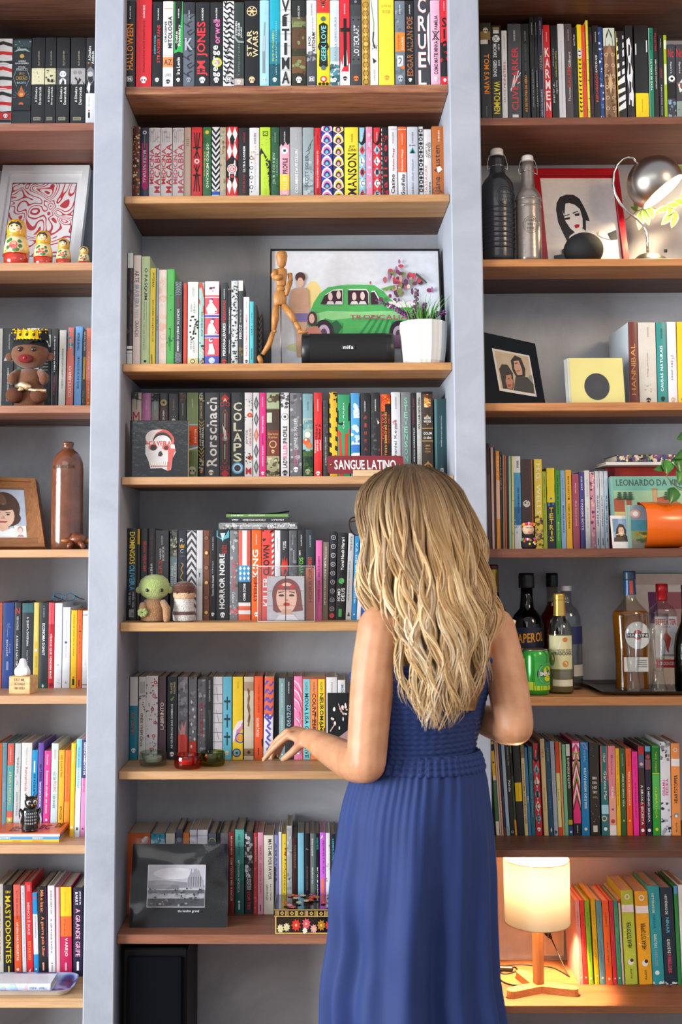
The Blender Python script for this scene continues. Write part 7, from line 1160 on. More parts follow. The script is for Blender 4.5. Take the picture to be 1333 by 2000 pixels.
# ---- M5: two crochet dolls, acrylic box with picture cubes, lying books
z=SHZ['M5']
def crochet(c,seed=0):return mat(c,.95,var=.22,scale=260,bump=.9,bscale=300,sheen=.4)
def knit(b,c,prof,k,cx=0.,cy=0.,sy=1.,rows=14,n=28,R=None,off=None):
 """yarn-ridged solid of revolution: profile resampled into rows of rounded stitches"""
 ps=[Vector((r_,h_))for r_,h_ in prof];L_=[0]
 for a,e in zip(ps[:-1],ps[1:]):L_.append(L_[-1]+(e-a).length)
 out=[]
 for i in range(rows*4+1):
  s_=L_[-1]*i/(rows*4);j=max(q for q in range(len(L_))if L_[q]<=s_+1e-9);j=min(j,len(ps)-2);f=(s_-L_[j])/max(1e-9,L_[j+1]-L_[j]);pt=ps[j].lerp(ps[j+1],f)
  out.append((max(.02,pt.x+.55*abs(math.sin(math.pi*i/4)))*k,pt.y*k))
 b.lathe(out,c,n,(cx,cy,0)if off is None else off,sy=sy,R=R)
Y=.02;k=S(Y);t=thing('green_crochet_doll','crocheted doll with round pale green head and tan robe','doll',(at(296,Y,z)[0],Y+.03,z))
CG,CT=crochet('#a9bc72'),crochet('#a97e58')
b=MB();knit(b,CT,[(14,0),(23,2),(25,14),(23,30),(17,42),(10,46)],k,rows=13,sy=.9);b.obj('robe',t)
b=MB();knit(b,CG,[(4,42),(14,44),(24,51),(30,63),(30,72),(26,82),(17,89),(6,92)],k,rows=16,sy=.92,cx=2*k);b.obj('head',t)
for s_ in(-1,1):
 b=MB();b.ball(((2+s_*29)*k,0,62*k),(8*k,4*k,7*k),CG,14,10,Matrix.Rotation(s_*.5,3,'Y'));b.obj('ear',t)
 b=MB();b.ball(((6+s_*14)*k,-25.5*k,62*k),3.6*k,mat('#0f0f12',.08,var=0,coat=1),12,8);b.obj('eye',t)
b=MB();b.tube([(20*k,-12*k,40*k),(29*k,-20*k,26*k),(30*k,-24*k,8*k),(29*k,-24*k,1*k)],[6*k,8*k,7*k,5*k],CT,12);b.obj('sleeve',t)
b=MB();b.tube([(-18*k,-12*k,34*k),(-18*k,-22*k,22*k)],[7*k,8*k],CT,12);b.obj('sleeve',t)
b=MB()
for i in range(7):a=i*.9;b.ball((-17*k+6*k*math.cos(a),-25*k,19*k+5*k*math.sin(a)),4.5*k,CG,8,6)
b.obj('hand',t)
Y=.03;k=S(Y);t=thing('white_crochet_doll','crocheted doll with brown hair, beige face and white dress','doll',(at(357,Y,z)[0],Y+.028,z))
b=MB();knit(b,crochet('#dcd8d2'),[(15,0),(21,2),(22,12),(20.5,24),(19,36),(19,44)],k,rows=13);b.obj('dress',t)
b=MB();knit(b,crochet('#dcb48e'),[(19.5,44),(21.5,50),(21.5,58),(20,62)],k,rows=6);b.obj('face',t)
b=MB();knit(b,crochet('#5e2f1e'),[(22.5,56),(23.5,61),(22,68),(16,74.5),(5,78)],k,rows=8);b.ball((0,8*k,54*k),(22.5*k,17*k,13*k),crochet('#5e2f1e'),18,10);b.obj('hair',t)
for s_ in(-1,1):
 b=MB();b.ball((s_*11*k,-19*k,57*k),2.8*k,mat('#0f0f12',.08,var=0,coat=1),12,8);b.obj('eye',t)
b=MB();b.lathe([(21.8*k,12*k),(23*k,14*k),(23*k,18*k),(21.8*k,20*k)],crochet('#6a4a48'),26);b.obj('belt',t)
Y=.03;k=S(Y);t=thing('acrylic_box','clear acrylic box holding picture cubes of a face','box',(at(559.5,Y,z)[0],Y,z));W2=112*k;H2=U(560,1105,Y).z-z;D2=.05
def clear():
 m,nt,b=nodes_of('clear_acrylic');N,L=nt.nodes,nt.links;tr=N.new('ShaderNodeBsdfTransparent');tr.inputs[0].default_value=(.98,.985,.99,1);gl=N.new('ShaderNodeBsdfGlossy');gl.inputs['Roughness'].default_value=.06
 lf=N.new('ShaderNodeLayerWeight');lf.inputs[0].default_value=.5;fr=N.new('ShaderNodeMath');fr.operation='POWER';fr.inputs[1].default_value=5.;L.new(lf.outputs['Facing'],fr.inputs[0]);ad=N.new('ShaderNodeMath');ad.operation='MULTIPLY_ADD';ad.inputs[1].default_value=.8;ad.inputs[2].default_value=.035;L.new(fr.outputs[0],ad.inputs[0])
 mx=N.new('ShaderNodeMixShader');L.new(ad.outputs[0],mx.inputs[0]);L.new(tr.outputs[0],mx.inputs[1]);L.new(gl.outputs[0],mx.inputs[2]);L.new(mx.outputs[0],nt.nodes['Material Output'].inputs['Surface']);return m
CLR=clear()
for nm,c_,d_ in(('front_pane',(0,0,H2/2),(W2,.0025,H2)),('back_pane',(0,D2,H2/2),(W2,.0025,H2)),('side_pane',(-W2/2+.0013,D2/2,H2/2),(.0025,D2-.003,H2)),('side_pane',(W2/2-.0013,D2/2,H2/2),(.0025,D2-.003,H2)),('top_pane',(0,D2/2,H2-.0013),(W2-.006,D2-.003,.0025)),('bottom_pane',(0,D2/2,.0013),(W2-.006,D2-.003,.0025))):
 b=MB();b.bbox(c_,d_,CLR,.0004);b.obj(nm,t)
EDG=mat('#e6eaee',.25,var=0,alpha=.55);b=MB()
for s_ in(-1,1):b.tube([(s_*(W2/2-.001),-.0012,0.001),(s_*(W2/2-.001),-.0012,H2)],.0011,EDG,5);b.tube([(-W2/2,-.0012,.001 if s_<0 else H2-.001),(W2/2,-.0012,.001 if s_<0 else H2-.001)],.0011,EDG,5)
b.obj('polished_edge',t)
cz=mat('#c9a888',.5,var=.05);cs_=35.5*k
for i in range(2):
 for j in range(3):
  x0=(-37.5+37*i)*k;z0=.003+(2-j)*28.6*k
  o=MB();o.bbox((x0+cs_/2,.003+.014+.003,z0+14.2*k),(cs_,.026,28*k),wood('#d8b48a','#bc9468',.5,3.,'Z',i+j*2.),.0006);o=o.obj('picture_cube')
  tag(o,'%s %s picture cube inside the acrylic box'%(('top','middle','bottom')[j],('left','right')[i]),'cube','picture cubes in the acrylic box');o.location=t.location
  p=Panel((x0,.0062,z0+28*k),(x0+cs_,.0062,z0+28*k),(x0,.0062,z0));c=MB()
  def q(c_,pts):
   poly=[((px-(559.5+x0/k))*1.,py)for px,py in pts];x_lo,x_hi,y_lo,y_hi=559.5+x0/k,559.5+x0/k+35.5,1126+28.6*j,1126+28.6*j+28
   def clip(P,f,inter):
    out=[]
    for a_,e_ in zip(P,P[1:]+P[:1]):
     if f(a_):out.append(a_)
     if f(a_)!=f(e_):out.append(inter(a_,e_))
    return out
   P=list(pts)
   for ax,lim,sg in((0,x_lo,1),(0,x_hi,-1),(1,y_lo,1),(1,y_hi,-1)):
    if not P:return
    P=clip(P,lambda a_:sg*(a_[ax]-lim)>=0,lambda a_,e_:tuple(a_[m_]+(e_[m_]-a_[m_])*(lim-a_[ax])/(e_[ax]-a_[ax])for m_ in(0,1)))
   if len(P)>2:p.poly(c,c_,[((px-x_lo)/35.5,(py-y_lo)/28.)for px,py in P])
  el=lambda cx_,cy_,rx,ry,n=26:[(cx_+rx*math.cos(2*math.pi*s_/n),cy_+ry*math.sin(2*math.pi*s_/n))for s_ in range(n)]
  q('#b4b0b4',[(500,1100),(620,1100),(620,1230),(500,1230)]);q('#7d4440',el(560,1160,28,30));q('#7d4440',[(532,1160),(588,1160),(592,1192),(580,1194),(540,1196),(534,1192)])
  q('#dcb09a',el(560,1168,20,30));q('#c99a86',[(551,1190),(569,1190),(571,1208),(549,1208)]);q('#7d4440',[(541,1145),(579,1145),(579,1152),(541,1152)]);q('#cfc9cc',[(536,1214),(546,1200),(574,1200),(586,1214)])
  for s_ in(-1,1):q('#3a2c2c',el(560+s_*10,1163,5.5,2.2));q('#4a2c28',[(560+s_*16,1157),(560+s_*5,1155),(560+s_*5,1156.5),(560+s_*16,1159)]);q('#c22c30',el(560+s_*11,1146,5,3))
  q('#c2242c',el(560,1180,6.5,3.4));q('#b08472',el(560,1172,3,2))
  c.obj('face_print',o)
ztop=max(U(430,1035,.1).z,U(500,1034.5,.1).z)+.0012;Yl=.092;g2='books lying on the fifth middle shelf row'
zc,*_=lying(427.5,581,1021,1033.6,ztop,'#8d9093','grey patterned book with white capitals at bottom of the lying trio',[NZ(['#5d6064','#b9bcbf','#44474b'],60,310,.25),T('PELE NEGRA, MÁSCARAS BRANCAS','#eeeeee',.1,.56,'d',.5,.5),T('FRANTZ FANON','#eeeeee',.62,.84,'d',.5,.5),T('ubu','#eeeeee',.89,.97,'d',.5,.45)],.12,Yl,grp=g2)
zc,*_=lying(446.5,564,1010.5,1020.5,zc+.0003,'#2c2e33','black book with handwritten white title in middle of the lying trio',[T('Austin','#e2e2e2',.06,.16,'d',.5,.35),T('ROUBE COMO UM ARTISTA','#e6e6e6',.24,.62,'d',.5,.4,False),T('KLEON','#d8d8d8',.72,.92,'d',.5,.3)],.11,Yl,grp=g2)
zc,*_=lying(442,564,1003.5,1010,zc+.0003,'#4f7a3c','thin green book with curled black cover on top of the lying trio',[B('#6f9a58',0,1,.1,.75),T('Achille Mbembe','#eef2e8',.08,.28,'d',.42,.4),T('NECROPOLÍTICA','#eef2e8',.36,.62,'d',.42,.42)],.11,Yl,grp=g2)
o=bpy.data.objects[[q.name for q in COL.objects if q.get('label','').startswith('thin green book')][0]]
b=MB();X0,X1=U(442,1003,Yl).x,U(564,1003,Yl).x;rings=[]
for i in range(9):
 q=i/8;rings.append((X0+(X1-X0)*q,zc+.0006+.008*(abs(2*q-.9)/1.1)**2.2))
vs=[(x_,yy,z_+dz)for dz in(0,.0007)for yy in(Yl+.001,Yl+.108)for x_,z_ in rings]
b.add(vs,[(i,i+1,9+i+1,9+i)for i in range(8)]+[(18+i,18+i+1,27+i+1,27+i)for i in range(8)]+[(i,i+1,18+i+1,18+i)for i in range(8)],mat('#1c2a1e',.4));cv=b.obj('curled_cover');cv.parent=o;bpy.context.view_layer.update();cv.matrix_parent_inverse=o.matrix_world.inverted()
# ---- M6: three tealight holders, dark postcard
z=SHZ['M6']
def votive(cx,Y,y0,y1,hw,col,label,wax):
 k=S(Y);H=U(cx,y0+6,Y).z-U(cx,y1,Y).z;r=hw*k;g=thing('tealight_holder',label,'candle holder',at(cx,Y,z),'glass tealight holders')
 b=MB();b.lathe([(r*.78,0),(r*.96,.003),(r,.009),(r,H*.8),(r*.97,H*.95),(r*.93,H),(r*.88,H*.95),(r*.82,H*.6),(r*.7,.011),(.001,.009)],glass(col,.03,1.48,'coloured_glass'),36,close=False);b.obj('glass_cup',g)
 b=MB();b.lathe([(r*.66,.0115),(r*.68,.02),(r*.68,H*.62),(r*.62,H*.66),(.001,H*.64)],mat(wax,.6,var=.05,sub=.3),24,close=False);b.obj('candle',g)
 b=MB();b.tube([(0,0,H*.62),(.0006,0,H*.62+.006)],.0006,mat('#2a2420',.9),5);b.obj('wick',g)
votive(299,.085,1460,1493,26,'#c9d6cc','clear glass tealight holder with white candle','#e2dccb')
votive(367,.05,1470,1503,26.3,'#e05a1c','amber orange glass tealight holder in the middle','#e07a34')
votive(415.5,.088,1458,1491,24,'#8c9a1e','olive green glass tealight holder','#c2b878')
t=thing('postcard','dark postcard of pale blossoms leaning on white books','postcard');Y=.14
p=Panel(U(640,1353,Y),U(683,1353,Y),Vector((U(640,1353,Y).x,Y-.02,z+.001)));b=MB();p.slab(b,mat('#15191a',.35,var=.1),0,0,1,1,-.0012,0);b.obj('card',t);c=MB()
p.poly(c,'#a37f80',[(0,1),(0,.72),(.15,.68),(.5,.64),(1,.52),(1,1)]);rg=random.Random(9)
for i in range(16):p.ell(c,rg.choice(['#e6d0cc','#d8b4b0','#f0e6e2','#c99a98']),.15+.75*rg.random(),.15+.4*rg.random(),.03+.03*rg.random(),.015+.02*rg.random(),n=8)
p.poly(c,'#c9a09c',[(.1,.55),(.3,.45),(.32,.47),(.12,.57)]);p.poly(c,'#c9a09c',[(.5,.15),(.7,.3),(.68,.32),(.48,.17)]);c.obj('blossom_print',t)
# ---- M7: wrapped photograph, lacquer box, speaker below
z=SHZ['M7'];t=thing('wrapped_photograph','black mounted castle photograph in crinkled clear wrap','photograph')
p=leanpanel(260,445,1648,z+.0012,.105,.055,0);b=MB();p.slab(b,mat('#0e0e10',.6,var=.05,spec=.2),0,0,1,1,-.004,0);b.obj('mount_board',t)
c=MB();R_=p.rect;R_(c,'#e2e2e6',.17,.255,.775,.765);R_(c,'#c4c4cc',.178,.262,.768,.757)
p.ell(c,'#dedee4',.45,.36,.22,.07);p.poly(c,'#8f8f9a',[(.178,.45),(.35,.44),(.6,.47),(.768,.5),(.768,.53),(.178,.54)]);p.poly(c,'#77787f',[(.22,.55),(.22,.5),(.35,.49),(.5,.5),(.5,.55)])
p.poly(c,'#9fa0a8',[(.585,.54),(.59,.42),(.61,.37),(.625,.3),(.64,.37),(.655,.31),(.68,.3),(.69,.36),(.7,.31),(.715,.36),(.74,.43),(.755,.45),(.755,.54)])
for i in range(6):R_(c,'#6a6a72',.6+.024*i,.4,.607+.024*i,.52)
R_(c,'#5a5a62',.178,.56,.768,.6);R_(c,'#a9a9b0',.178,.6,.768,.66);R_(c,'#3c3c44',.178,.66,.768,.757);rg=random.Random(4)
for i in range(60):p.ell(c,rg.choice(['#2a2a30','#6a6a72','#8a8a92','#3c3c42']),.19+.56*rg.random(),.54+.2*rg.random(),.008+.01*rg.random(),.012*rg.random()+.004,n=6)
c.obj('castle_print',t);c=MB();p.text(c,'#dcdcde','the london grand',.5,.79,.72,.83,False);c.obj('handwritten_lettering',t)
def film():
 m,nt,b=nodes_of('clear_wrap');N,L=nt.nodes,nt.links;tr=N.new('ShaderNodeBsdfTransparent');gl=N.new('ShaderNodeBsdfGlossy');gl.inputs['Roughness'].default_value=.17
 tc=N.new('ShaderNodeTexCoord');n1=N.new('ShaderNodeTexNoise');n1.inputs['Scale'].default_value=7;n1.inputs['Detail'].default_value=1.5;n1.inputs['Distortion'].default_value=.5;L.new(tc.outputs['Object'],n1.inputs['Vector'])
 bp=N.new('ShaderNodeBump');bp.inputs['Strength'].default_value=.6;bp.inputs['Distance'].default_value=.012;L.new(n1.outputs['Fac'],bp.inputs['Height']);L.new(bp.outputs[0],gl.inputs['Normal'])
 mx=N.new('ShaderNodeMixShader');mx.inputs[0].default_value=.045;L.new(tr.outputs[0],mx.inputs[1]);L.new(gl.outputs[0],mx.inputs[2]);L.new(mx.outputs[0],nt.nodes['Material Output'].inputs['Surface']);return m
b=MB();n=24;vs=[];rg=random.Random(12)
for i in range(n+1):
 for j in range(n+1):
  u,v=-.012+1.03*i/n,-.07+1.08*j/n;e=min(i,j,n-i,n-j)/n
  rid=math.exp(-((u+v-.95)/.13)**2)*.007+math.exp(-((u-v*.5-.75)/.1)**2)*.004*(1 if v<.5 else .3)+math.exp(-((v-.22-.1*u)/.1)**2)*.004*(1-u)
  vs.append(p.f(u,v,.004+rid*(e>0)+.0012*math.sin(9*u+4*v)+.0008*math.sin(17*v-6*u)))
b.add(vs,[(i*(n+1)+j,(i+1)*(n+1)+j,(i+1)*(n+1)+j+1,i*(n+1)+j+1)for i in range(n)for j in range(n)],film(),True);b.obj('plastic_wrap',t)
Y=.008;t=thing('lacquer_box','black and gold lacquer box painted with bright flowers','box');xa,xb=U(536,1818,Y).x,U(672,1818,Y).x;zb=z;zl=U(590,1790,Y).z;zt=U(590,1775,Y).z
LQ=mat('#16130f',.12,var=.05,coat=1.);GT=mat('#c8a55c',.35,.3,var=.1)
b=MB();b.bbox(((xa+xb)/2,Y+.062,(zb+zl)/2+.0003),(xb-xa-.004,.12,zl-zb-.0006),LQ,.001);b.obj('body',t)
b=MB();b.bbox(((xa+xb)/2-.0005,Y+.0605,(zl+zt)/2),(xb-xa,.126,zt-zl-.0003),LQ,.0012);ld=b.obj('lid',t)
p=Panel((xa,Y-.0028,zt),(xb,Y-.0028,zt),(xa,Y-.0028,zl));c=MB();p.rect(c,'#cda95e',0,.04,1,.14);p.rect(c,'#cda95e',0,.86,1,.97)
for i in range(7):
 u=.02+.14*i
 for q in range(3):p.rect(c,'#cda95e',u+.018*q,.2,u+.01+.018*q,.8)
 p.poly(c,'#cda95e',[(u+.065,.5),(u+.095,.22),(u+.125,.5),(u+.095,.78)]);p.poly(c,'#5a4420',[(u+.08,.5),(u+.095,.36),(u+.11,.5),(u+.095,.64)])
c.obj('gold_border',ld)
rg=random.Random(8);FC=['#d8362c','#d85a6c','#b07a1c','#d8cfa0','#e0a0a0','#7a4a8a','#e8e4d8']
def flower(pp,bb,u,v,ru,rv,c1,n=9):
 for i in range(n):a=2*math.pi*i/n;pp.poly(bb,c1,[(u,v),(u+ru*math.cos(a-.3),v+rv*math.sin(a-.3)),(u+ru*1.25*math.cos(a),v+rv*1.25*math.sin(a)),(u+ru*math.cos(a+.3),v+rv*math.sin(a+.3))])if False else None
 pp.poly(bb,c1,[(u+ru*(1.15 if i%2 else .75)*math.cos(math.pi*i/n),v+rv*(1.15 if i%2 else .75)*math.sin(math.pi*i/n))for i in range(2*n)]);pp.ell(bb,'#e8c86a',u,v,ru*.25,rv*.25,n=8)
p=Panel((xa+.002,Y+.0016,zl),(xb-.002,Y+.0016,zl),(xa+.002,Y+.0016,zb));c=MB();p.rect(c,'#cda95e',0,0,.02,1);p.rect(c,'#cda95e',0,.93,1,1)
for u,v,s_,c1 in((.08,.7,.8,'#d8cfa0'),(.17,.62,.8,'#d8cfa0'),(.31,.5,1.1,'#d8362c'),(.46,.42,1.,'#d85a6c'),(.57,.7,.8,'#e0a0a0'),(.68,.5,1.,'#b07a1c'),(.8,.5,1.,'#d8362c'),(.92,.6,.9,'#7a4a8a'),(.44,.8,.6,'#e8e4d8')):flower(p,c,u,v,.06*s_,.3*s_,c1)
c.obj('painted_flowers',t)
p=Panel((xa,Y+.122,zt+.0003),(xb,Y+.122,zt+.0003),(xa,Y-.002,zt+.0003));p.n=Vector((0,0,1));c=MB()
for i in range(26):flower(p,c,.04+.92*rg.random(),.1+.8*rg.random(),.045,.08,rg.choice(FC),7)
c.obj('lid_flowers',ld)
t=thing('floor_speaker','black speaker cabinet standing below the lowest middle shelf','speaker');Y=.02
xa,xb=U(240,1900,Y).x,U(366,1900,Y).x;zt=U(300,1852,Y).z;zt=min(zt,SHZ['M7']-.0236)
b=MB();b.bbox(((xa+xb)/2,Y+.13,zt/2),(xb-xa,.26,zt),mat('#0a0b0e',.5,var=.08,spec=.2),.004);b.obj('cabinet',t)
b=MB();b.bbox(((xa+xb)/2,Y-.006,zt/2-.004),(xb-xa-.022,.012,zt-.03),mat('#0b0d12',.95,var=.1,scale=400,bump=.3,bscale=1500,spec=.1),.004);b.obj('grille_cloth',t)
# ---- R2: swing-top bottles, red framed drawing, round speaker, desk lamp, variegated vine
z=SHZ['R2']
def swingtop(cx,Y,prof,col,metal,label,ribs,cap,stamp):
 k=S(Y);t=thing('swing_top_bottle',label,'bottle',at(cx,Y,z),'swing-top bottles')
 m=mat(col,.28,metal,var=.12,scale=30,coat=.3,bump=.1,bscale=120);P=LP(cx,Y,prof,z)
 b=MB();b.lathe(P,m,40);bd=b.obj('body',t)
 for i,(yy,hw)in enumerate(ribs):
  b=MB();zz_=U(cx,yy,Y).z-z;b.lathe([(hw*k*.985,zz_-2.6*k),(hw*k*1.03,zz_-1.2*k),(hw*k*1.04,zz_),(hw*k*1.03,zz_+1.2*k),(hw*k*.985,zz_+2.6*k)],m,40,close=False);b.obj('rib',bd)
 c0,c1,hw=cap;b=MB();za,zb_=U(cx,c0,Y).z-z,U(cx,c1,Y).z-z;b.lathe([(hw*k,za),(hw*k*1.04,za+2*k),(hw*k,zb_-2*k),(hw*k*.85,zb_)],mat('#cfc9c2',.35,var=.04),28);b.obj('stopper',t)
 b=MB();wz=za-16*k
 for s_ in(-1,1):b.tube([(s_*hw*.6*k,0,zb_-3*k),(s_*hw*1.25*k,-2*k,za+1*k),(s_*hw*1.6*k,-3*k,wz),(s_*hw*1.55*k,-4*k,wz-12*k),(s_*hw*1.1*k,-6*k,wz-9*k)],.75*k,CHROME,6)
 b.tube([(hw*1.16*k*math.cos(a*.3),-hw*1.16*k*math.sin(a*.3),wz-6*k)for a in range(22)],.7*k,CHROME,6);b.obj('wire_bail',t)
 if stamp:
  b=MB();zz_=U(cx,stamp[0],Y).z-z;r_=stamp[1]*k
  for rr_ in(1.,.8):b.tube([((stamp[3]*k+stamp[2]*k*rr_*math.cos(a*.35)),-math.sqrt(max(1e-6,r_*r_-(stamp[3]*k+stamp[2]*k*rr_*math.cos(a*.35))**2))-.0003,zz_+stamp[2]*k*1.15*rr_*math.sin(a*.35))for a in range(19)],.5*k,m,5,cap=False)
  b.obj('stamped_medallion',bd)
  b=MB()
  for i,s_ in enumerate(stamp[4]):
   V,Fc,sz=text_fit(s_);w_=stamp[2]*1.1*k;b.add([(stamp[3]*k+(-.5+x_)*w_,-math.sqrt(max(1e-6,r_*r_-(stamp[3]*k+(-.5+x_)*w_)**2))-.0006,zz_+(6-8*i+5*y_)*k)for x_,y_ in V],Fc,mat('#5a5c60' if metal<.5 else '#6a625c',.3,.6,var=0))
  b.obj('embossed_lettering',bd)
 return t
swingtop(975,.075,[(512,28),(505,31),(450,32),(400,33),(376,33.5),(362,31),(352,25),(345,18),(338,15),(315,14.5),(307,13.5)],'#2e2f33',.3,'dark grey ribbed swing-top bottle with white stopper',[(412+9.5*i,32.6-.15*i)for i in range(9)],(306,292,12.5),(393,33.6,18,10,('RHUM','VIEUX','1845')))
swingtop(1035,.07,[(512,24),(506,25),(450,25),(400,25.2),(386,25),(376,20),(368,14),(355,12.5),(330,12.5),(318,12)],'#8a7f78',.55,'pewter coloured swing-top bottle with embossed band',[(392,25.4),(406,25.4)],(316,305,11.5),(445,25.3,15,0,('HOME','SPIRITS','FINE')))
t=thing('framed_drawing','red framed drawing of a dark-haired woman with red lips','drawing');p=leanpanel(1041,1206,333,z+.001,.24,.16,.006)
RF=mat('#a81420',.3,var=.05,coat=.4);b=MB();p.slab(b,RF,0,0,1,1,-.008,0);b.obj('backing',t);b=MB();p.frame(b,RF,.0205,0,.012,.0155);b.obj('frame',t)
b=MB();p.rect(b,'#dcd6d2',.08,.08,.93,.95);b.obj('paper',t);c=MB()
def du(px):return(px-1041)/165.
def dv(py):return(py-333)/178.
def DP(*q):return[(du(930+a*.3023),dv(270+e*.3023))for a,e in q]
p.poly(c,'#26262a',DP((492,440),(500,400),(525,365),(570,350),(615,352),(650,375),(672,420),(688,460),(700,505),(675,500),(668,560),(640,540),(560,590),(545,628),(520,570),(497,510)))
p.poly(c,'#e8e2de',DP((530,440),(545,405),(580,400),(615,410),(645,435),(655,490),(650,540),(625,562),(600,570),(570,545),(545,505)));p.poly(c,'#e8e2de',DP((600,560),(640,545),(645,590),(600,600)))
p.poly(c,'#26262a',DP((530,440),(545,405),(556,402),(542,470)));p.poly(c,'#b81c2c',DP((596,530),(612,522),(632,524),(626,540),(604,546)))
for q in(DP((534,474),(574,464),(574,469),(536,479)),DP((594,458),(632,444),(632,449),(596,463)),DP((540,488),(576,480),(574,494),(545,498)),DP((606,464),(640,458),(636,474),(610,476))):p.poly(c,'#2a2a2e',q)
p.poly(c,'#3c3c42',DP((500,670),(560,628),(606,600),(640,585),(672,590),(690,640),(600,690),(500,690)));p.poly(c,'#e8e2de',DP((530,660),(600,618),(630,640),(600,690),(540,690)));p.poly(c,'#3c3c42',DP((444,735),(450,700),(520,690),(530,710),(525,760),(450,765)));p.poly(c,'#e8e2de',DP((528,712),(578,712),(578,765),(526,762)));p.poly(c,'#3c3c42',DP((578,715),(660,690),(700,780),(560,778)))
p.poly(c,'#2c2c30',DP((790,580),(858,555),(860,608),(815,612)));p.poly(c,'#e8e2de',DP((745,565),(770,560),(800,578),(812,610),(770,600),(740,585)));p.poly(c,'#c9a84a',DP((736,570),(750,562),(745,580),(738,582)))
c.obj('line_drawing',t)
Y=.04;k=S(Y);t=thing('round_speaker','black fabric ball-shaped smart speaker before the red frame','speaker',(at(1149,Y,z)[0],Y+.045,z));r_=38.5*k*1.02
b=MB();b.ball((0,0,r_*.86),(r_,r_,r_*.9),MBLK,36,24);b.obj('fabric_shell',t);b=MB();b.lathe([(r_*.62,0),(r_*.66,.002),(r_*.6,.007)],BLK,28);b.obj('base',t)
Y=.085;k=S(Y);t=thing('desk_lamp','brushed steel globe desk lamp with curved arm, switched on','lamp',at(1270,Y,z))
def dl(px,py,dy=0.):return((px-1270)*k,dy,U(px,py,Y).z-z)
b=MB();zz0=U(1270,494,Y).z-z;b.lathe([(41*k,0),(41*k,.002),(36*k,.4*zz0),(22*k,.8*zz0),(6*k,zz0)],STEEL,36);b.obj('base',t)
b=MB();pts=[(1267,496),(1267,470),(1266,452),(1260,440),(1248,428),(1230,414),(1215,398),(1206,380),(1202,360),(1204,338),(1211,322),(1222,311),(1233,306.5),(1243,308),(1252,319)]
b.tube([dl(*q)for q in pts],2.6*k,CHROME,10);b.obj('arm',t)
b=MB();b.tube([dl(1300,495,-.01),dl(1300,489,-.012)],3*k,BLK,10);b.obj('switch',t)
C=Vector(dl(1285,357));ax=Vector((.58,-.16,-.80)).normalized();rr_=54*k;Rm=(-ax).to_track_quat('Z','Y').to_matrix()
b=MB();prof=[(rr_*math.sin(a),rr_*math.cos(a))for a in[math.radians(q)for q in range(118,2,-6)]]+[(.002,rr_)]
b.lathe(prof,STEEL,44,C,R=Rm,close=False);b.lathe([(q[0]*.975,q[1]*.975)for q in prof],mat('#e8e2d8',.4,var=0),44,C,R=Rm,close=False);b.obj('shade',t)
b=MB();b.ball(C+ax*rr_*.12,rr_*.42,mat('#fff2e0',.4,var=0,emit='#ffe2b8',estr=12),20,14);b.obj('bulb',t)
l=bpy.data.lights.new('desk_lamp_bulb','POINT');l.energy=7.5;l.color=(1,.76,.46);l.shadow_soft_size=.025
lo=bpy.data.objects.new('desk_lamp_bulb',l);COL.objects.link(lo);lo.parent=t;lo.location=C+ax*rr_*.55;lo.rotation_euler=ax.to_track_quat('-Z','Y').to_euler()
t=thing('variegated_vine','trailing vine with cream-edged green leaves behind the desk lamp','plant')
def leafmesh(b,base,tip,w_,m_in,m_out,up=Vector((0,-1,0)),fold=.2):
 base,tip=Vector(base),Vector(tip);d=tip-base;L_=d.length;d.normalize();sd=d.cross(up).normalized();nn=sd.cross(d).normalized()
 prof=[(0,.05),(.15,.62),(.35,1.),(.6,.86),(.82,.48),(1.,.0)]
 for m,sc,off in((m_out,1.,0.),(m_in,.68,.0004)):
  vs=[]
  for q,w2 in prof:
   c_=base+d*L_*q+nn*(off+.12*w_*math.sin(3.1*q))
   vs+=[c_+sd*w_*w2*sc+nn*w_*fold*w2,c_+nn*0,c_-sd*w_*w2*sc+nn*w_*fold*w2]
  b.add(vs,[(3*i+j,3*i+j+1,3*i+4+j,3*i+3+j)for i in range(len(prof)-1)for j in(0,1)],m,True)
LG,LY=mat('#6a9a34',.5,var=.2),mat('#dcd98c',.5,var=.12)
Yv=.2;vn=lambda px,py,dy=0.:U(px,py,Yv+dy)
b=MB();b.tube([vn(1345,372),vn(1318,402),vn(1290,410),vn(1266,404),vn(1246,412),vn(1222,430)],.0012,mat('#7a6a3c',.7),6);b.tube([vn(1345,330),vn(1336,350),vn(1345,372)],.0012,mat('#7a6a3c',.7),6);b.obj('stem',t)
for i,(x0,y0,x1,y1,w_)in enumerate(((1258,408,1268,440,9),(1253,412,1249,450,9),(1246,412,1232,404,6),(1258,403,1250,390,6),(1268,404,1276,428,8),(1246,410,1238,396,5),(1290,410,1281,418,6),(1306,406,1282,414,7),(1312,404,1306,420,8),(1318,412,1292,440,9),(1322,414,1312,446,8),(1326,400,1300,402,7),(1335,396,1318,392,8),(1336,340,1328,322,8),(1340,350,1330,348,7),(1345,375,1330,385,8),(1345,400,1336,420,8))):
 b=MB();leafmesh(b,vn(x0,y0,-.01),vn(x1,y1,-.02-.004*(i%3)),w_*S(Yv),LG,LY);b.obj('leaf',t)
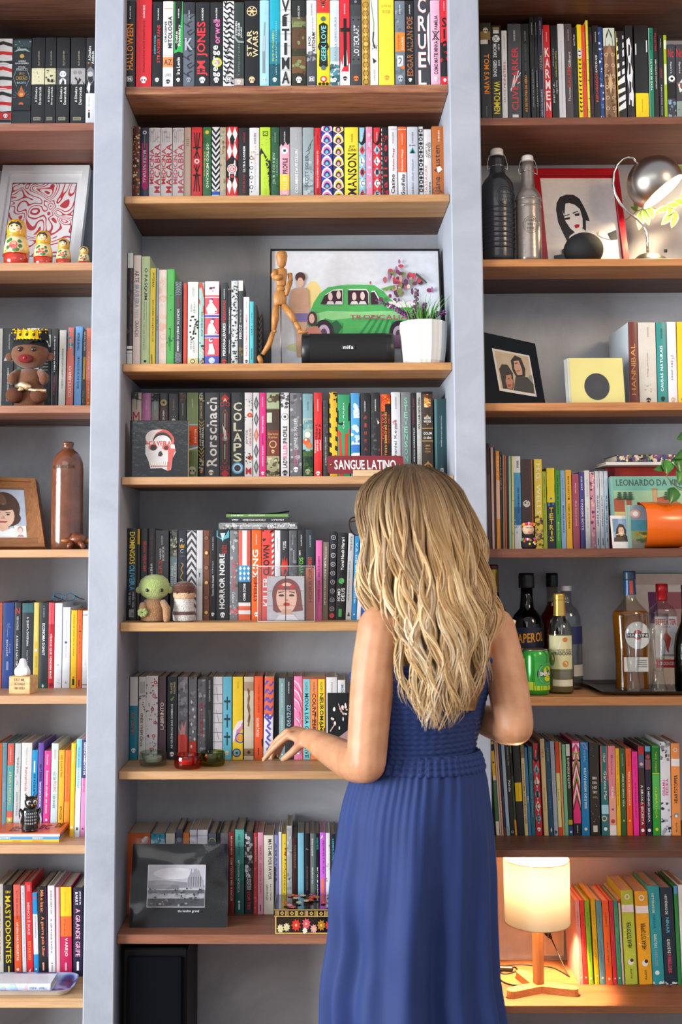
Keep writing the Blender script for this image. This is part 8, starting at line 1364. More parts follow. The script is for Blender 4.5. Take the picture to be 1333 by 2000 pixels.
 # ---- R3: black glass photo frame, record sleeves
z=SHZ['R3'];t=thing('photo_frame','black glass photo frame with tilted picture of a couple','photo frame')
TLp,TRp=U(928,645,.06),U(1046,671,.12);BLp,BRp=Vector((U(944,800,.0).x,.012,z+.001)),Vector((U(1068,787,.07).x,.078,z+.001))
p=Panel(TLp,TRp,BLp);p.f=lambda u,v,d=0.:TLp.lerp(TRp,u).lerp(BLp.lerp(BRp,u),v)+p.n*d;BG=mat('#050506',.12,var=0,spec=.25)
b=MB();p.slab(b,BG,0,0,1,1,-.008,0);b.obj('glass_plate',t)
def gq(px,py):
 best=None;u=v=.5
 for _ in range(40):
  P_=p.f(u,v);a_=proj(P_);du_=p.f(u+.01,v);dv_=p.f(u,v+.01);a1,a2=proj(du_),proj(dv_)
  J=np.array([[a1[0]-a_[0],a2[0]-a_[0]],[a1[1]-a_[1],a2[1]-a_[1]]])/.01;s_=np.linalg.solve(J,[px-a_[0],py-a_[1]]);u+=s_[0]*.7;v+=s_[1]*.7
 return u,v
def GP(*q):return[gq(930+a*.3023,600+e*.3023)for a,e in q]
c=MB();p.poly(c,'#cfc6bc',GP((103,265),(345,313),(393,580),(153,540)));p.poly(c,'#b9a488',GP((118,280),(335,322),(380,560),(163,524)));c.obj('paper',t);c=MB()
p.poly(c,'#8a8478',GP((345,440),(362,440),(380,560),(300,548)));p.poly(c,'#26221f',GP((150,400),(165,370),(200,372),(235,400),(245,500),(240,535),(175,526)));p.poly(c,'#b0765e',GP((195,440),(225,436),(240,480),(235,528),(205,526),(192,480)))
p.poly(c,'#1f1c1c',GP((224,345),(250,312),(290,330),(318,400),(318,450),(260,452),(236,410)));p.poly(c,'#c2937a',GP((244,350),(275,345),(296,400),(300,436),(268,440),(248,400)));p.poly(c,'#33312f',GP((255,452),(330,452),(372,500),(378,560),(245,538)))
for q in(GP((250,362),(268,358),(268,364),(250,368)),GP((205,462),(216,460),(216,465),(205,467)),GP((226,456),(234,456),(234,461),(226,461))):p.poly(c,'#2a1c18',q)
p.poly(c,'#a03c3c',GP((206,500),(228,498),(222,516),(210,516)));p.poly(c,'#8a5a4a',GP((262,412),(282,408),(282,414),(262,418)));c.obj('photograph',t)
b=MB();b.tube([p.f(.5,.3,-.01),Vector((p.f(.5,.5).x+.02,.2,z+.002))],.005,BLK,6);b.obj('easel_leg',t)
Y=.05;gp='seven-inch records on the third right-hand shelf'
def sleeve(i,px0,px1,yt,Y,col,label,hole):
 t=thing('record_sleeve',label,'record',group=gp);p=leanpanel(px0,px1,yt,z+.0006,Y+.012,Y,.002);b=MB();p.slab(b,mat(col,.35,var=.05,coat=.4),0,0,1,1,-.0022,0);b.obj('sleeve',t)
 if hole:
  b=MB();p.ell(b,'#232126',.49,.615,.235,.285,n=36);p.ell(b,'#2c2a30',.49,.615,.1,.12,n=24);b.obj('vinyl_record',t)
  b=MB();p.frame(b,CLR,.001,.0005,.0012);p.slab(b,CLR,-.01,-.01,1.01,1.,.0016,.002);b.obj('plastic_cover',t)
sleeve(0,1112,1216,699,.05,'#e8d980','yellow record sleeve with round black hole',True)
for i in range(4):sleeve(i+1,1108-2*i,1212-2*i,700+i,.056+.004*i,('#d8d4c8','#b9bcc0','#d4cfb4','#c2c6c9')[i],'%s record sleeve behind the yellow one'%('cream','grey','straw-coloured','pale blue-grey')[i],False)
o=[q for q in COL.objects if q.get('label','').startswith('maroon boxed book')][0]
h_=max(v.co.z for v in o.data.vertices);d_=max(v.co.y for v in o.data.vertices)
b=MB();b.box((-.0004,d_/2+.002,h_/2),(.0006,d_-.004,h_-.001),mat('#c3ccd2',.45,var=.04));b.box((-.0009,d_*.55,h_*.5),(.0004,d_*.2,h_*.03),mat('#8a6a5a',.5));b.obj('side_panel',o)
# ---- R4: flat books, polaroid, folk doll, orange tube, pothos
z=SHZ['R4'];g4='large books at the end of the fourth right-hand shelf'
def faceout(px0,px1,ytop,Y,th,col,label,art=None,spine=None,lean=.02):
 X0,X1=U(px0,1071,Y).x,U(px1,1071,Y).x;zt=U(px0,ytop,Y+lean).z
 o=MB();p=Panel((X0,Y+lean,zt),(X1,Y+lean,zt),(X0,Y,z+.0004));p.slab(o,mat(col,.4,var=.06,coat=.25),0,0,1,1,-.002,0);p.slab(o,mat(col,.4,var=.06,coat=.25),0,0,1,1,-th,-th+.002);p.slab(o,mat(spine or col,.4,var=.06,coat=.25),0,0,.004/p.w,1,-th+.002,-.002)
 o=o.obj('large_book');tag(o,label,'book',g4);b=MB();p.slab(b,PAGES,.005/p.w,.01,.99,.99,-th+.0022,-.0022);b.obj('page_block',o)
 if art:c=MB();art(p,c);c.obj('cover_print',o)
 return o
def art_red(p,c):p.rect(c,'#7c1c24',0,0,.09,1);p.rect(c,'#9a2a2c',.09,0,.095,1)
faceout(1194,1352,913,.175,.03,'#b83428','large red book behind the Renaissance picture book',art_red)
def art_leo(p,c):
 uu=lambda px:(px-1201)/150.;vv=lambda py:(py-930)/141.
 p.rect(c,'#6fae9c',0,0,1,.2);p.rect(c,'#9cbf98',0,.2,1,.4);p.rect(c,'#c6c684',0,.4,1,.6);p.rect(c,'#b9683c',0,.62,1,1);p.rect(c,'#7fb4ac',0,0,.03,1)
 p.text(c,'#3f5a54','LEONARDO DA VINCI',uu(1212),vv(936),uu(1352),vv(949))
 for q in((1205,976,1226,1000),(1230,978,1240,1000),(1288,974,1330,1000)):p.rect(c,'#b0583a',uu(q[0]),vv(q[1]),uu(q[2]),vv(q[3]));p.poly(c,'#8c4430',[(uu(q[0]-1),vv(q[1])),(uu((q[0]+q[2])/2),vv(q[1]-5)),(uu(q[2]+1),vv(q[1]))])
 p.rect(c,'#c49a70',uu(1283),vv(955),uu(1291),vv(985));p.rect(c,'#a87c54',uu(1282),vv(954),uu(1292),vv(958))
 for tx in(1217,1228,1238,1310,1320):
  for i in range(4):p.ell(c,'#2f4a34',uu(tx),vv(963+4*i),.025+.005*i,.012)
 p.rect(c,'#d8b070',uu(1204),vv(1004),uu(1226),vv(1009))
faceout(1201.5,1351,930.5,.12,.02,'#7fb4ac','picture book with Italian town and green sky on its cover',art_leo,lean=.03)
def art_small(p,c):
 p.rect(c,'#8a94a0',0,0,1,.35);p.rect(c,'#4f8f9c',0,.35,1,.6);p.rect(c,'#8a9c6c',0,.6,1,.8);p.rect(c,'#8a8474',0,.8,1,1);p.rect(c,'#8fb4a4',0,0,.14,1);p.ell(c,'#d8a08c',.35,.21,.22,.1);p.ell(c,'#f0ece8',.35,.21,.12,.06);rg=random.Random(2)
 for i in range(22):p.ell(c,rg.choice(['#b8862c','#8c6420','#d0a440','#5f6a34']),.28+.65*rg.random(),.6+.28*rg.random(),.07,.03,n=7)
faceout(1229,1275,986,.05,.012,'#8fa8a0','small picture book with sun and sunflowers beside the orange tube',art_small,lean=.008)
Yl=.13
zf=z+.0004
zs=U(1260,912,.15).z+.004
zc,*_=lying(1185,1352,908,914,zs,'#d8d6d0','white flat book lying across the tall large books',None,.15,Yl,grp=g4,name='large_book')
zc,*_=lying(1206,1352,894,908,zc+.0003,'#3a2c3c','flat book with mosaic coloured spine on top of the white one',[NZ(['#8c3a3c','#c9b48c','#3a4a7c','#5a7a3c','#e0c8c0','#7a4a7c','#1c1a22','#d8d0b0'],160,320,.3)],.14,Yl,grp=g4,name='large_book')
t=thing('instant_photo','instant photograph of a smiling dark-haired person on the shelf','photograph');p=leanpanel(1192,1229,1007,z+.0006,.075,.055,0);b=MB();p.slab(b,mat('#dcdad6',.35,var=.03),0,0,1,1,-.0008,0);b.obj('card',t)
c=MB();p.rect(c,'#8ea4bc',.1,.1,.93,.8);p.rect(c,'#6f88a4',.1,.1,.4,.5);p.poly(c,'#3a2c26',[(.3,.8),(.2,.6),(.28,.4),(.45,.25),(.65,.28),(.78,.45),(.75,.6),(.93,.72),(.93,.8)]);p.ell(c,'#d8ac90',.52,.48,.15,.15);p.poly(c,'#4a3a2c',[(.1,.8),(.12,.68),(.4,.64),(.6,.66),(.7,.8)]);p.poly(c,'#e8c48c',[(.1,.62),(.5,.52),(.75,.58),(.5,.57)]);p.poly(c,'#3a2c26',[(.36,.4),(.52,.3),(.68,.4),(.6,.36),(.44,.36)])
for s_ in(-1,1):p.ell(c,'#2a1c18',.52+s_*.06,.46,.018,.012,n=8)
p.poly(c,'#f0e8e4',[(.46,.54),(.58,.54),(.55,.565),(.49,.565)]);c.obj('photograph',t)
Y=.03;k=S(Y);t=thing('folk_doll','small folk doll with flower crown and floral dress','doll',at(1034,Y,z))
b=MB();b.lathe([(10*k,0),(15*k,3*k),(16*k,14*k),(12*k,24*k),(8*k,28*k)],mat('#1f1a22',.9,var=.2),18,sy=.8);b.obj('dress',t)
b=MB();b.ball((-1*k,0,38*k),(11.5*k,9.5*k,12*k),mat('#dcb898',.8,var=.06),18,12);b.obj('head',t)
b=MB();b.ball((0,3*k,42*k),(13*k,10*k,11.5*k),mat('#1a1412',.8),16,10);b.obj('hair',t);rg=random.Random(6)
for i in range(7):b=MB();a=i*.5-1.5;b.ball((11*k*math.sin(a),-6*k*math.cos(a)-.001,49*k-2*k*abs(a)),3.4*k,mat(('#d8562c','#e8a834','#c22c4c','#d88aa0')[i%4],.8),8,6);b.obj('hair_flower',t)
for i in range(14):b=MB();a=rg.uniform(-1.2,1.2);b.ball((14.5*k*math.sin(a),-11.6*k*math.cos(a),rg.uniform(5,22)*k),2.6*k,mat(('#c23a6c','#e8b834','#5a9a4c','#d85a34','#e0d8d0')[i%5],.8),8,6);b.obj('dress_flower',t)
b=MB()
for s_ in(-1,1):b.tube([((-1+s_*6.5)*k,-9.6*k,41*k),((-1+s_*3.6)*k,-10.2*k,40.4*k),((-1+s_*1)*k,-10.3*k,41*k)],.5*k,mat('#2a1c18',.8,var=0),5)
b.ball((-1*k,-10*k,32*k),(2*k,.8*k,.9*k),mat('#b8343c',.7,var=0),8,5);b.obj('face_features',t)
t=thing('orange_tube','glossy orange cylinder lying on its side by the vine','tube');Y=.012;r_=45*S(.05);ORM=mat('#ec6a12',.28,var=.03,coat=.4)
X0,X1=U(1258,1025,.05).x,U(1331,1025,.05).x;cyl=Matrix.Rotation(math.pi/2,3,'Y')@Matrix.Identity(3)
b=MB();n=48;ring=[]
for i,(xx_,q)in enumerate(((X0,1.),(X0+.004,1.01),(X1-.006,1.),(X1,.97))):ring.append([Vector((xx_-(.013*max(0.,math.sin(2*math.pi*j/n)-.75)*4 if i==0 else 0)+.006*math.cos(2*math.pi*j/n),.057+r_*q*math.cos(2*math.pi*j/n),z+.0006+r_+r_*q*math.sin(2*math.pi*j/n)*.995))for j in range(n)])
b.loft(ring,ORM,cap=False);b.obj('shell',t);b=MB();b.loft([[v+Vector((.0004,0,0))for v in[Vector((v_.x,.057+(v_.y-.057)*.95,z+.0006+r_+(v_.z-z-.0006-r_)*.95))for v_ in ring[q]]]for q in(0,2)],mat('#b84a0c',.5,var=.05),cap=False);b.obj('lining',t)
b=MB();b.lathe([(.001,0),(r_*.95,0),(r_*.95,.003)],ORM,40,(X1-.005,.057,z+.0006+r_),R=Matrix.Rotation(math.pi/2,3,'Y'));b.obj('end_disc',t)
t=thing('pothos_vine','pothos vine with heart-shaped green leaves hanging above orange tube','plant');Yv=.02;pn=lambda px,py,dy=0.:U(px,py,Yv+dy)
b=MB();b.tube([pn(1350,905),pn(1330,900),pn(1312,915),pn(1302,930),pn(1326,955),pn(1345,962)],.0014,mat('#8a8a4c',.6),6);b.tube([pn(1302,930),pn(1318,948),pn(1345,958)],.0012,mat('#6a5a34',.6),6);b.tube([pn(1345,830),pn(1338,870),pn(1350,905)],.0014,mat('#7a8a44',.6),6);b.obj('stem',t)
PG1=mat('#2f6a1e',.35,var=.25,scale=40,coat=.3);PG2=mat('#3f7f28',.35,var=.25,scale=40,coat=.3)
for i,(x0,y0,x1,y1,w_)in enumerate(((1304,898,1303,926,13),(1318,952,1310,984,14),(1303,912,1277,918,7),(1326,888,1330,922,14),(1334,912,1326,944,12),(1345,848,1322,858,10),(1340,925,1336,950,9),(1344,880,1318,896,9))):
 b=MB();leafmesh(b,pn(x0,y0,-.004),pn(x1,y1,-.02-.003*(i%3)),w_*S(Yv),PG1 if i%2 else PG2,PG1 if i%2 else PG2,fold=.25);b.obj('leaf',t)
 # ---- R5: bottles, can, tray, glasses, picture
z=SHZ['R5'];g5='bottles on the drinks shelf'
def cyl_label(t,nm,r_,z0,z1,a0,a1,c,texts=(),arts=()):
 b=MB();n=14;vs=[(r_*math.sin(a0+(a1-a0)*i/n),-r_*math.cos(a0+(a1-a0)*i/n),zz_)for zz_ in(z0,z1)for i in range(n+1)]
 b.add(vs,[(i,i+1,n+2+i,n+1+i)for i in range(n)],mat(c,.5,var=.04),True);o=b.obj(nm,t)
 for tx,q0,q1,h0,h1,cc,sl in texts:
  b=MB();V,Fc,sz=text_fit(tx);b.add([((r_+.0004)*math.sin(a0+(a1-a0)*(q0+(q1-q0)*x_)),-(r_+.0004)*math.cos(a0+(a1-a0)*(q0+(q1-q0)*x_)),z0+(z1-z0)*(h0+(h1-h0)*y_+sl*x_))for x_,y_ in V],Fc,pm(cc));b.obj('label_lettering',o)
 for cu,ch,ru,rh,cc,kk in arts:
  b=MB();b.poly([((r_+.0002*kk)*math.sin(a0+(a1-a0)*(cu+ru*math.cos(2*math.pi*i/20))),-(r_+.0002*kk)*math.cos(a0+(a1-a0)*(cu+ru*math.cos(2*math.pi*i/20))),z0+(z1-z0)*(ch+rh*math.sin(2*math.pi*i/20)))for i in range(20)],pm(cc));b.obj('label_picture',o)
 return o
def liquid(col):
 m,nt,b=nodes_of('liquid');N,L=nt.nodes,nt.links;c=lin(col);tr=N.new('ShaderNodeBsdfTransparent');tr.inputs[0].default_value=(*[x**.5 for x in c],1);df=N.new('ShaderNodeBsdfTranslucent');df.inputs[0].default_value=(*c,1);d2=N.new('ShaderNodeBsdfDiffuse');d2.inputs[0].default_value=(*c,1)
 a=N.new('ShaderNodeMixShader');L.new(df.outputs[0],a.inputs[1]);L.new(d2.outputs[0],a.inputs[2]);x=N.new('ShaderNodeMixShader');x.inputs[0].default_value=.45;L.new(tr.outputs[0],x.inputs[1]);L.new(a.outputs[0],x.inputs[2]);L.new(x.outputs[0],nt.nodes['Material Output'].inputs['Surface']);return m
def bottle(cx,Y,prof,gcol,label,cap,fill=None,liq=None,rough=.02,neck=None,sy=1.,n=36,name='bottle'):
 k=S(Y);t=thing(name,label,'bottle',at(cx,Y,z),g5);P=LP(cx,Y,prof,z)
 inner=[(max(.0008,r_-.0022),max(.004,h_))for r_,h_ in P][::-1]
 b=MB();b.lathe(P+inner+[(.0005,.0045)],glass(gcol,rough,1.5,'bottle_glass'),n,sy=sy,close=False);b.lathe([(.0005,0),P[0]],glass(gcol,rough,1.5,'bottle_glass'),n,sy=sy,close=False);b.obj('glass',t)
 if fill:
  zf_=U(cx,fill,Y).z-z;q=[(max(.0006,r_-.003),max(.0055,h_))for r_,h_ in P if h_<zf_];
  last=[(r_,h_)for r_,h_ in P if h_>=zf_][0];q.append((max(.001,q[-1][0]+(last[0]-.003-q[-1][0])*(zf_-q[-1][1])/max(1e-6,last[1]-q[-1][1])),zf_))
  b=MB();b.lathe([(.0005,.0055)]+q+[(.0005,zf_)],liquid(liq),n,sy=sy,close=False);b.obj('liquid',t)
 y0,y1,hw,cc,met=cap;za,zb_=U(cx,y0,Y).z-z,U(cx,y1,Y).z-z
 b=MB();b.lathe([(hw*k,za),(hw*k*1.03,za+.001)]+[(hw*k*(1.0 if i%2 else 1.03),za+(zb_-za)*i/6)for i in range(1,6)]+[(hw*k*.97,zb_-.0005),(hw*k*.8,zb_)],mat(cc,.35,met,var=.05),28);b.obj('cap',t)
 if neck:
  y0,y1,hw,cc,met=neck;za,zb_=U(cx,y0,Y).z-z,U(cx,y1,Y).z-z;b=MB();b.lathe([(hw*k*1.1,za),(hw*k,za+(zb_-za)*.5),(hw*k*.98,zb_)],mat(cc,.3,met,var=.1),28,close=False);b.obj('neck_foil',t)
 return t,k
zp=lambda cx,py,Y:U(cx,py,Y).z-z
t,k=bottle(966,.2,[(1345,32),(1335,33),(1240,33),(1205,30),(1185,22),(1170,14),(1155,11.5),(1112,11)],'#1c2c14','dark green wine bottle with gold neck and red top',(1112,1102.5,11.5,'#6a1c1c',0),neck=(1156,1112,12,'#b08c3c',.8))
cyl_label(t,'label',33.4*k,zp(970,1300,.2),zp(970,1210,.2),-.6,1.2,'#1c1c22',[('RESERVA',.3,.9,.7,.8,'#b9b9bc',0)])
t,k=bottle(1033,.15,[(1348,29),(1342,31),(1260,32),(1228,32.5),(1212,30),(1200,24),(1188,14),(1170,12),(1140,11)],'#3a2410','dark bottle with navy diagonal label and orange lettering',(1148,1119,15,'#101014',0),1330,'#5a1c08')
cyl_label(t,'label',32.8*k,zp(1033,1262,.15),zp(1033,1224,.15),-1.0,.95,'#1c2038',[('APEROL',.12,.95,.2,.68,'#e89a24',.12)])
cyl_label(t,'lower_label',32.7*k,zp(1033,1290,.15),zp(1033,1263,.15),-.5,.8,'#b4b494')
t,k=bottle(1083,.275,[(1342,27),(1336,28),(1230,28),(1205,25),(1190,15),(1180,11.5),(1145,11)],'#e8e4e0','red liqueur bottle with black cap at the back',(1146,1119,11.5,'#121216',0),1176,'#a01810')
t,k=bottle(1110,.185,[(1345,27),(1338,29),(1235,29),(1205,27),(1190,21),(1180,12),(1172,10.5),(1155,10)],'#eef2f4','clear vodka bottle with white cap and blue label',(1154,1143,11.5,'#d8d4d4',.2))
cyl_label(t,'label',29.4*k,zp(1110,1256,.185),zp(1110,1222,.185),.1,1.3,'#232a5a');cyl_label(t,'lower_label',29.4*k,zp(1110,1318,.185),zp(1110,1296,.185),.2,1.3,'#c9c0b0')
t,k=bottle(1097,.085,[(1358,21),(1350,24),(1320,24.2),(1235,24),(1222,22),(1212,16),(1205,11),(1198,9.5),(1172,10)],'#f0f2ee','clear cachaca bottle with gold neck in front',(1172,1159,11,'#c8a048',.7),1240,'#e8e2b8',neck=(1202,1170,11,'#c8a454',.6))
cyl_label(t,'label',24.3*k,zp(1097,1305,.085),zp(1097,1240,.085),-1.2,.9,'#d4cf9c',[('NOVO FOGO',.35,.95,.52,.6,'#7a6a5a',0),('TRADICIONAL',.2,.98,.42,.52,'#2c2a28',0)],[(.66,.5,.3,.46,'#e0d8cc',1),(.66,.88,.1,.07,'#c97a2c',2),(.66,.16,.12,.1,'#c98a34',2),(.14,.3,.12,.2,'#7a8a4c',2)])
cyl_label(t,'lower_label',24.3*k,zp(1097,1338,.085),zp(1097,1325,.085),-.9,.9,'#d8cfb4')
Y=.06;k=S(Y);cx=1047.5;t=thing('drink_can','green and yellow drink can with round black emblem','can',at(cx,Y,z))
H=U(cx,1267,Y).z-z;b=MB();r_=27*k;b.lathe([(r_*.82,0),(r_*.95,.006),(r_,.014),(r_,H*.86),(r_*.9,H*.95),(r_*.84,H*.975)],mat('#2f9a34',.22,.35,var=.02,coat=.5),40);b.obj('body',t)
b=MB();b.lathe([(r_*.84,H*.97),(r_*.87,H*.985),(r_*.85,H),(r_*.8,H*.99),(.001,H*.985)],STEEL,40,close=False);b.obj('lid',t)
cyl_label(t,'yellow_band',r_*1.004,.014,H*.3,-1.57,1.57,'#b4c81c');cyl_label(t,'side_band',r_*1.006,H*.3,H*.8,-1.5,-1.0,'#a8c424')
cyl_label(t,'emblem',r_*1.008,H*.22,H*.72,-.25,1.55,'#3aa040',[],[(.55,.5,.46,.52,'#22262a',1),(.55,.5,.4,.45,'#c9ccd0',2),(.55,.5,.385,.43,'#2f9a40',3),(.55,.62,.2,.22,'#d8c81c',4),(.55,.3,.16,.12,'#d8c81c',4)])
cyl_label(t,'emblem_band',r_*1.018,H*.42,H*.54,.0,1.5,'#1f3a24',[('IMPALA',.1,.98,.1,.9,'#e6e6e6',0)])
t=thing('serving_tray','flat metal serving tray with upturned rim under the drinks','tray');X0,X1=U(1186,1350,.03).x,U(1400,1350,.03).x
b=MB();rings=[rr(X0+.022,X1-.02,.03,.27,.012,z+.0006),rr(X0-.016,X1,.014,.29,.012,z+.011),rr(X0-.015,X1-.001,.0155,.2885,.012,z+.0118),rr(X0+.022,X1-.02,.032,.268,.012,z+.0024)]
b.loft(rings,mat('#6a6560',.3,.9,var=.1),smooth=False);b.obj('tray',t);z5=z;z=z+.0026
t,k=bottle(1236,.125,[(1352,33),(1340,32),(1300,31),(1240,33.5),(1203,35),(1196,34),(1188,27),(1178,18),(1168,12),(1160,11),(1132,11)],'#f4f2ea','clear vermouth bottle with amber drink, blue cap and round label',(1132,1115,11.8,'#233a50',0),1194,'#d8901c',neck=(1161,1133,11.4,'#26466a',.2),sy=.8)
p=Panel((-26*k,-33*k*.8-.0008,zp(1236,1212,.125)),(26*k,-33*k*.8-.0008,zp(1236,1212,.125)),(-26*k,-33*k*.8-.0008,zp(1236,1266,.125)));c=MB();p.ell(c,'#e2e0dc',.6,.5,.46,.49,n=32);p.ell(c,'#b8302c',.6,.48,.17,.18,n=24);p.rect(c,'#26262a',.2,.42,1.,.58);p.text(c,'#eceae6','MARTINI',.23,.45,.97,.55);c.obj('label',t)
p=Panel((-22*k,-33*k*.8-.0008,zp(1236,1281,.125)),(24*k,-33*k*.8-.0008,zp(1236,1281,.125)),(-22*k,-33*k*.8-.0008,zp(1236,1309,.125)));c=MB();p.rect(c,'#d8d4cc',0,0,1,1);[p.rect(c,'#8a8a88',.55,.2+.14*i,.95,.26+.14*i)for i in range(4)];c.obj('lower_label',t)
b=MB();b.bbox((0,-11.9*k,zp(1236,1147,.125)),(6*k,.0012,26*k),mat('#b8402c',.5),.0002);b.obj('neck_ribbon',t)
Y=.16;k=S(Y);t=thing('bottle','square clear gin bottle with red cap and white label','bottle',at(1299,Y,z),g5);H=zp(1299,1173,Y)
GL=glass('#f0f2f2',.02,1.5,'bottle_glass');b=MB();rg_=lambda hw,zz_,r0:[v for v in rr(-hw*k,hw*k,-hw*k*.8,hw*k*.8,r0*k,zz_)]
b.loft([rg_(22,0,5),rg_(23.5,.004,6),rg_(23.5,zp(1299,1196,Y),6),rg_(21,zp(1299,1188,Y),8),rg_(11,zp(1299,1178,Y),8),rg_(9.5,zp(1299,1172,Y),9),rg_(9.5,zp(1299,1158,Y),9)],GL);b.obj('glass',t)
b=MB();za,zb_=zp(1299,1173,Y),zp(1299,1140,Y);b.lathe([(10*k,za),(10.4*k,za+.004),(10*k,za+(zb_-za)*.45),(11.6*k,za+(zb_-za)*.5),(11.4*k,zb_-.001),(10*k,zb_)],mat('#b41c22',.3,.1,var=.05),28);b.obj('cap',t)
p=Panel((-21*k,-23.5*k*.8-.0008,zp(1299,1203,Y)),(21*k,-23.5*k*.8-.0008,zp(1299,1203,Y)),(-21*k,-23.5*k*.8-.0008,zp(1299,1302,Y)));c=MB();p.rect(c,'#dcdadc',0,0,1,.8);p.rect(c,'#c2302c',0,.84,1,1);p.text(c,'#c23a3c','BEEFEATER',.04,.05,.96,.16);p.text(c,'#8a8a8c','LONDON',.3,.19,.7,.22)
p.poly(c,'#b8402c',[(.4,.35),(.5,.28),(.6,.35),(.72,.42),(.66,.55),(.6,.62),(.6,.72),(.5,.66),(.45,.52),(.35,.44)]);p.ell(c,'#d8a888',.5,.3,.07,.03);p.rect(c,'#8a8a8c',.3,.74,.96,.77);p.text(c,'#f0d8d4','LONDON DRY',.1,.88,.9,.95);c.obj('label',t)
for cx,Y,lab in((1239,.032,'tall flared beer glass before the vermouth bottle'),(1288,.036,'tall flared beer glass before the gin bottle')):
 k=S(Y);t=thing('beer_glass',lab,'glass',at(cx,Y,z),'tall beer glasses');pr=[(1350,15),(1345,16),(1338,13),(1322,10.5),(1310,10),(1280,13),(1240,18),(1198,23)];P=LP(cx,Y,pr,z)
 b=MB();b.lathe([(.0005,0)]+P+[(P[-1][0]-.0012,P[-1][1]-.0004)]+[(max(.001,r_-.0018),h_)for r_,h_ in P[4:][::-1]]+[(.0006,P[4][1]-.003)],glass('#f6f8f8',.0,1.45,'clear_glass'),32,close=False);b.obj('glass',t)
t,k=bottle(1347,.09,[(1352,24),(1345,26),(1270,26),(1240,22),(1215,12),(1190,9),(1150,9)],'#1c3a16','dark green bottle cut by the picture edge',(1150,1142,9.5,'#2a2a20',.4))
z=z5;t=thing('framed_print','small print of pink and purple blocks behind the drinks','print');p=leanpanel(1221,1380,1121,z+.001,.285,.255,0);b=MB();p.slab(b,mat('#d6c4b8',.6,var=.03),0,0,1,1,-.006,0);b.obj('board',t)
c=MB();p.rect(c,'#c9b0a4',0,0,1,.1);p.rect(c,'#e0cdbf',0,.1,1,1);p.rect(c,'#6a2c5c',.27,.165,.38,.45);p.rect(c,'#a85c60',.38,.165,1,.32);p.rect(c,'#c89a90',.38,.32,1,.48);c.obj('printed_blocks',t)
# ---- R7: table lamp, wall plate, cable
z=SHZ['R7'];Y=.1;k=S(Y);t=thing('table_lamp','glowing drum table lamp on wooden post and three-armed base','lamp',at(1053,Y,z))
LW=wood('#cd9460','#b27642',.5,2.5,'X',3.)
def lz(py):return U(1053,py,Y).z-z
def shade_mat():
 m,nt,b=nodes_of('lamp_shade_fabric');N,L=nt.nodes,nt.links;tl=N.new('ShaderNodeBsdfTranslucent');tl.inputs[0].default_value=(.036,.034,.03,1);df=N.new('ShaderNodeBsdfDiffuse');df.inputs[0].default_value=(.5,.42,.32,1)
 tc=N.new('ShaderNodeTexCoord');no=N.new('ShaderNodeTexNoise');no.inputs['Scale'].default_value=400;L.new(tc.outputs['Object'],no.inputs['Vector']);bp=N.new('ShaderNodeBump');bp.inputs['Strength'].default_value=.15;L.new(no.outputs['Fac'],bp.inputs['Height']);L.new(bp.outputs[0],df.inputs['Normal'])
 mx=N.new('ShaderNodeMixShader');mx.inputs[0].default_value=.3;L.new(df.outputs[0],mx.inputs[1]);L.new(tl.outputs[0],mx.inputs[2]);L.new(mx.outputs[0],nt.nodes['Material Output'].inputs['Surface']);return m
ztp=min(lz(1676),SHZ['R6']-.0185-z);b=MB();b.lathe([(61*k,lz(1800)),(62*k,ztp)],shade_mat(),48,close=False);b.obj('shade',t)
b=MB()
for zz_ in(lz(1800),ztp-.001):b.tube([(61.5*k*math.cos(a*math.pi/24),61.5*k*math.sin(a*math.pi/24),zz_)for a in range(49)],.0012,mat('#b08a60',.7),6,cap=False)
b.obj('shade_ring',t)
b=MB();hb=13*k;b.bbox((0,0,(hb+lz(1780))/2),(16*k,16*k,lz(1780)-hb),wood('#c88e58','#a86c3a',.5,2.5,'Z',1.),.0015,Matrix.Rotation(.3,3,'Z'));b.obj('post',t)
out=[]
for a0 in(math.radians(-150),math.radians(-20),math.radians(110)):
 ca,sa=math.cos(a0),math.sin(a0);L_=.088;hw=.0145
 for q in range(7):a=a0-math.pi/2+math.pi*q/6;out.append((L_*ca+hw*math.cos(a),L_*sa+hw*math.sin(a)))
 a=a0+math.radians(65);out.append((.022*math.cos(a),.022*math.sin(a)))
b=MB();n=len(out);b.add([(x_,y_,.0003)for x_,y_ in out]+[(x_,y_,hb)for x_,y_ in out],[tuple(range(n))[::-1],tuple(range(n,2*n))]+[(i,(i+1)%n,n+(i+1)%n,n+i)for i in range(n)],LW);b.obj('base',t)
b=MB();b.ball((0,0,lz(1735)),.022,mat('#fff0d8',.4,var=0,emit='#ffd9a0',estr=2),18,12);b.obj('bulb',t)
l=bpy.data.lights.new('table_lamp_bulb','POINT');l.energy=85;l.color=(1,.62,.3);l.shadow_soft_size=.03;lo=bpy.data.objects.new('table_lamp_bulb',l);COL.objects.link(lo);lo.parent=t;lo.location=(0,0,lz(1735)+.028)
t0_=t;Yw=DEP;t=thing('wall_outlet','cream double wall outlet plate behind the lamp','outlet');p=Panel(U(1063,1811,Yw-.006),U(1102,1811,Yw-.006),U(1063,1867,Yw-.006));b=MB();p.slab(b,mat('#e0d8c4',.4),0,0,1,1,-.006,0);p.slab(b,mat('#cfc6b0',.4),.12,.08,.88,.92,0,.001);b.obj('plate',t)
lamp_=t0_;t=bpy.data.objects.new('power_cord',None);COL.objects.link(t);t.parent=lamp_;bpy.context.view_layer.update();t.matrix_parent_inverse=lamp_.matrix_world.inverted();BKC=mat('#141416',.5,var=.05)
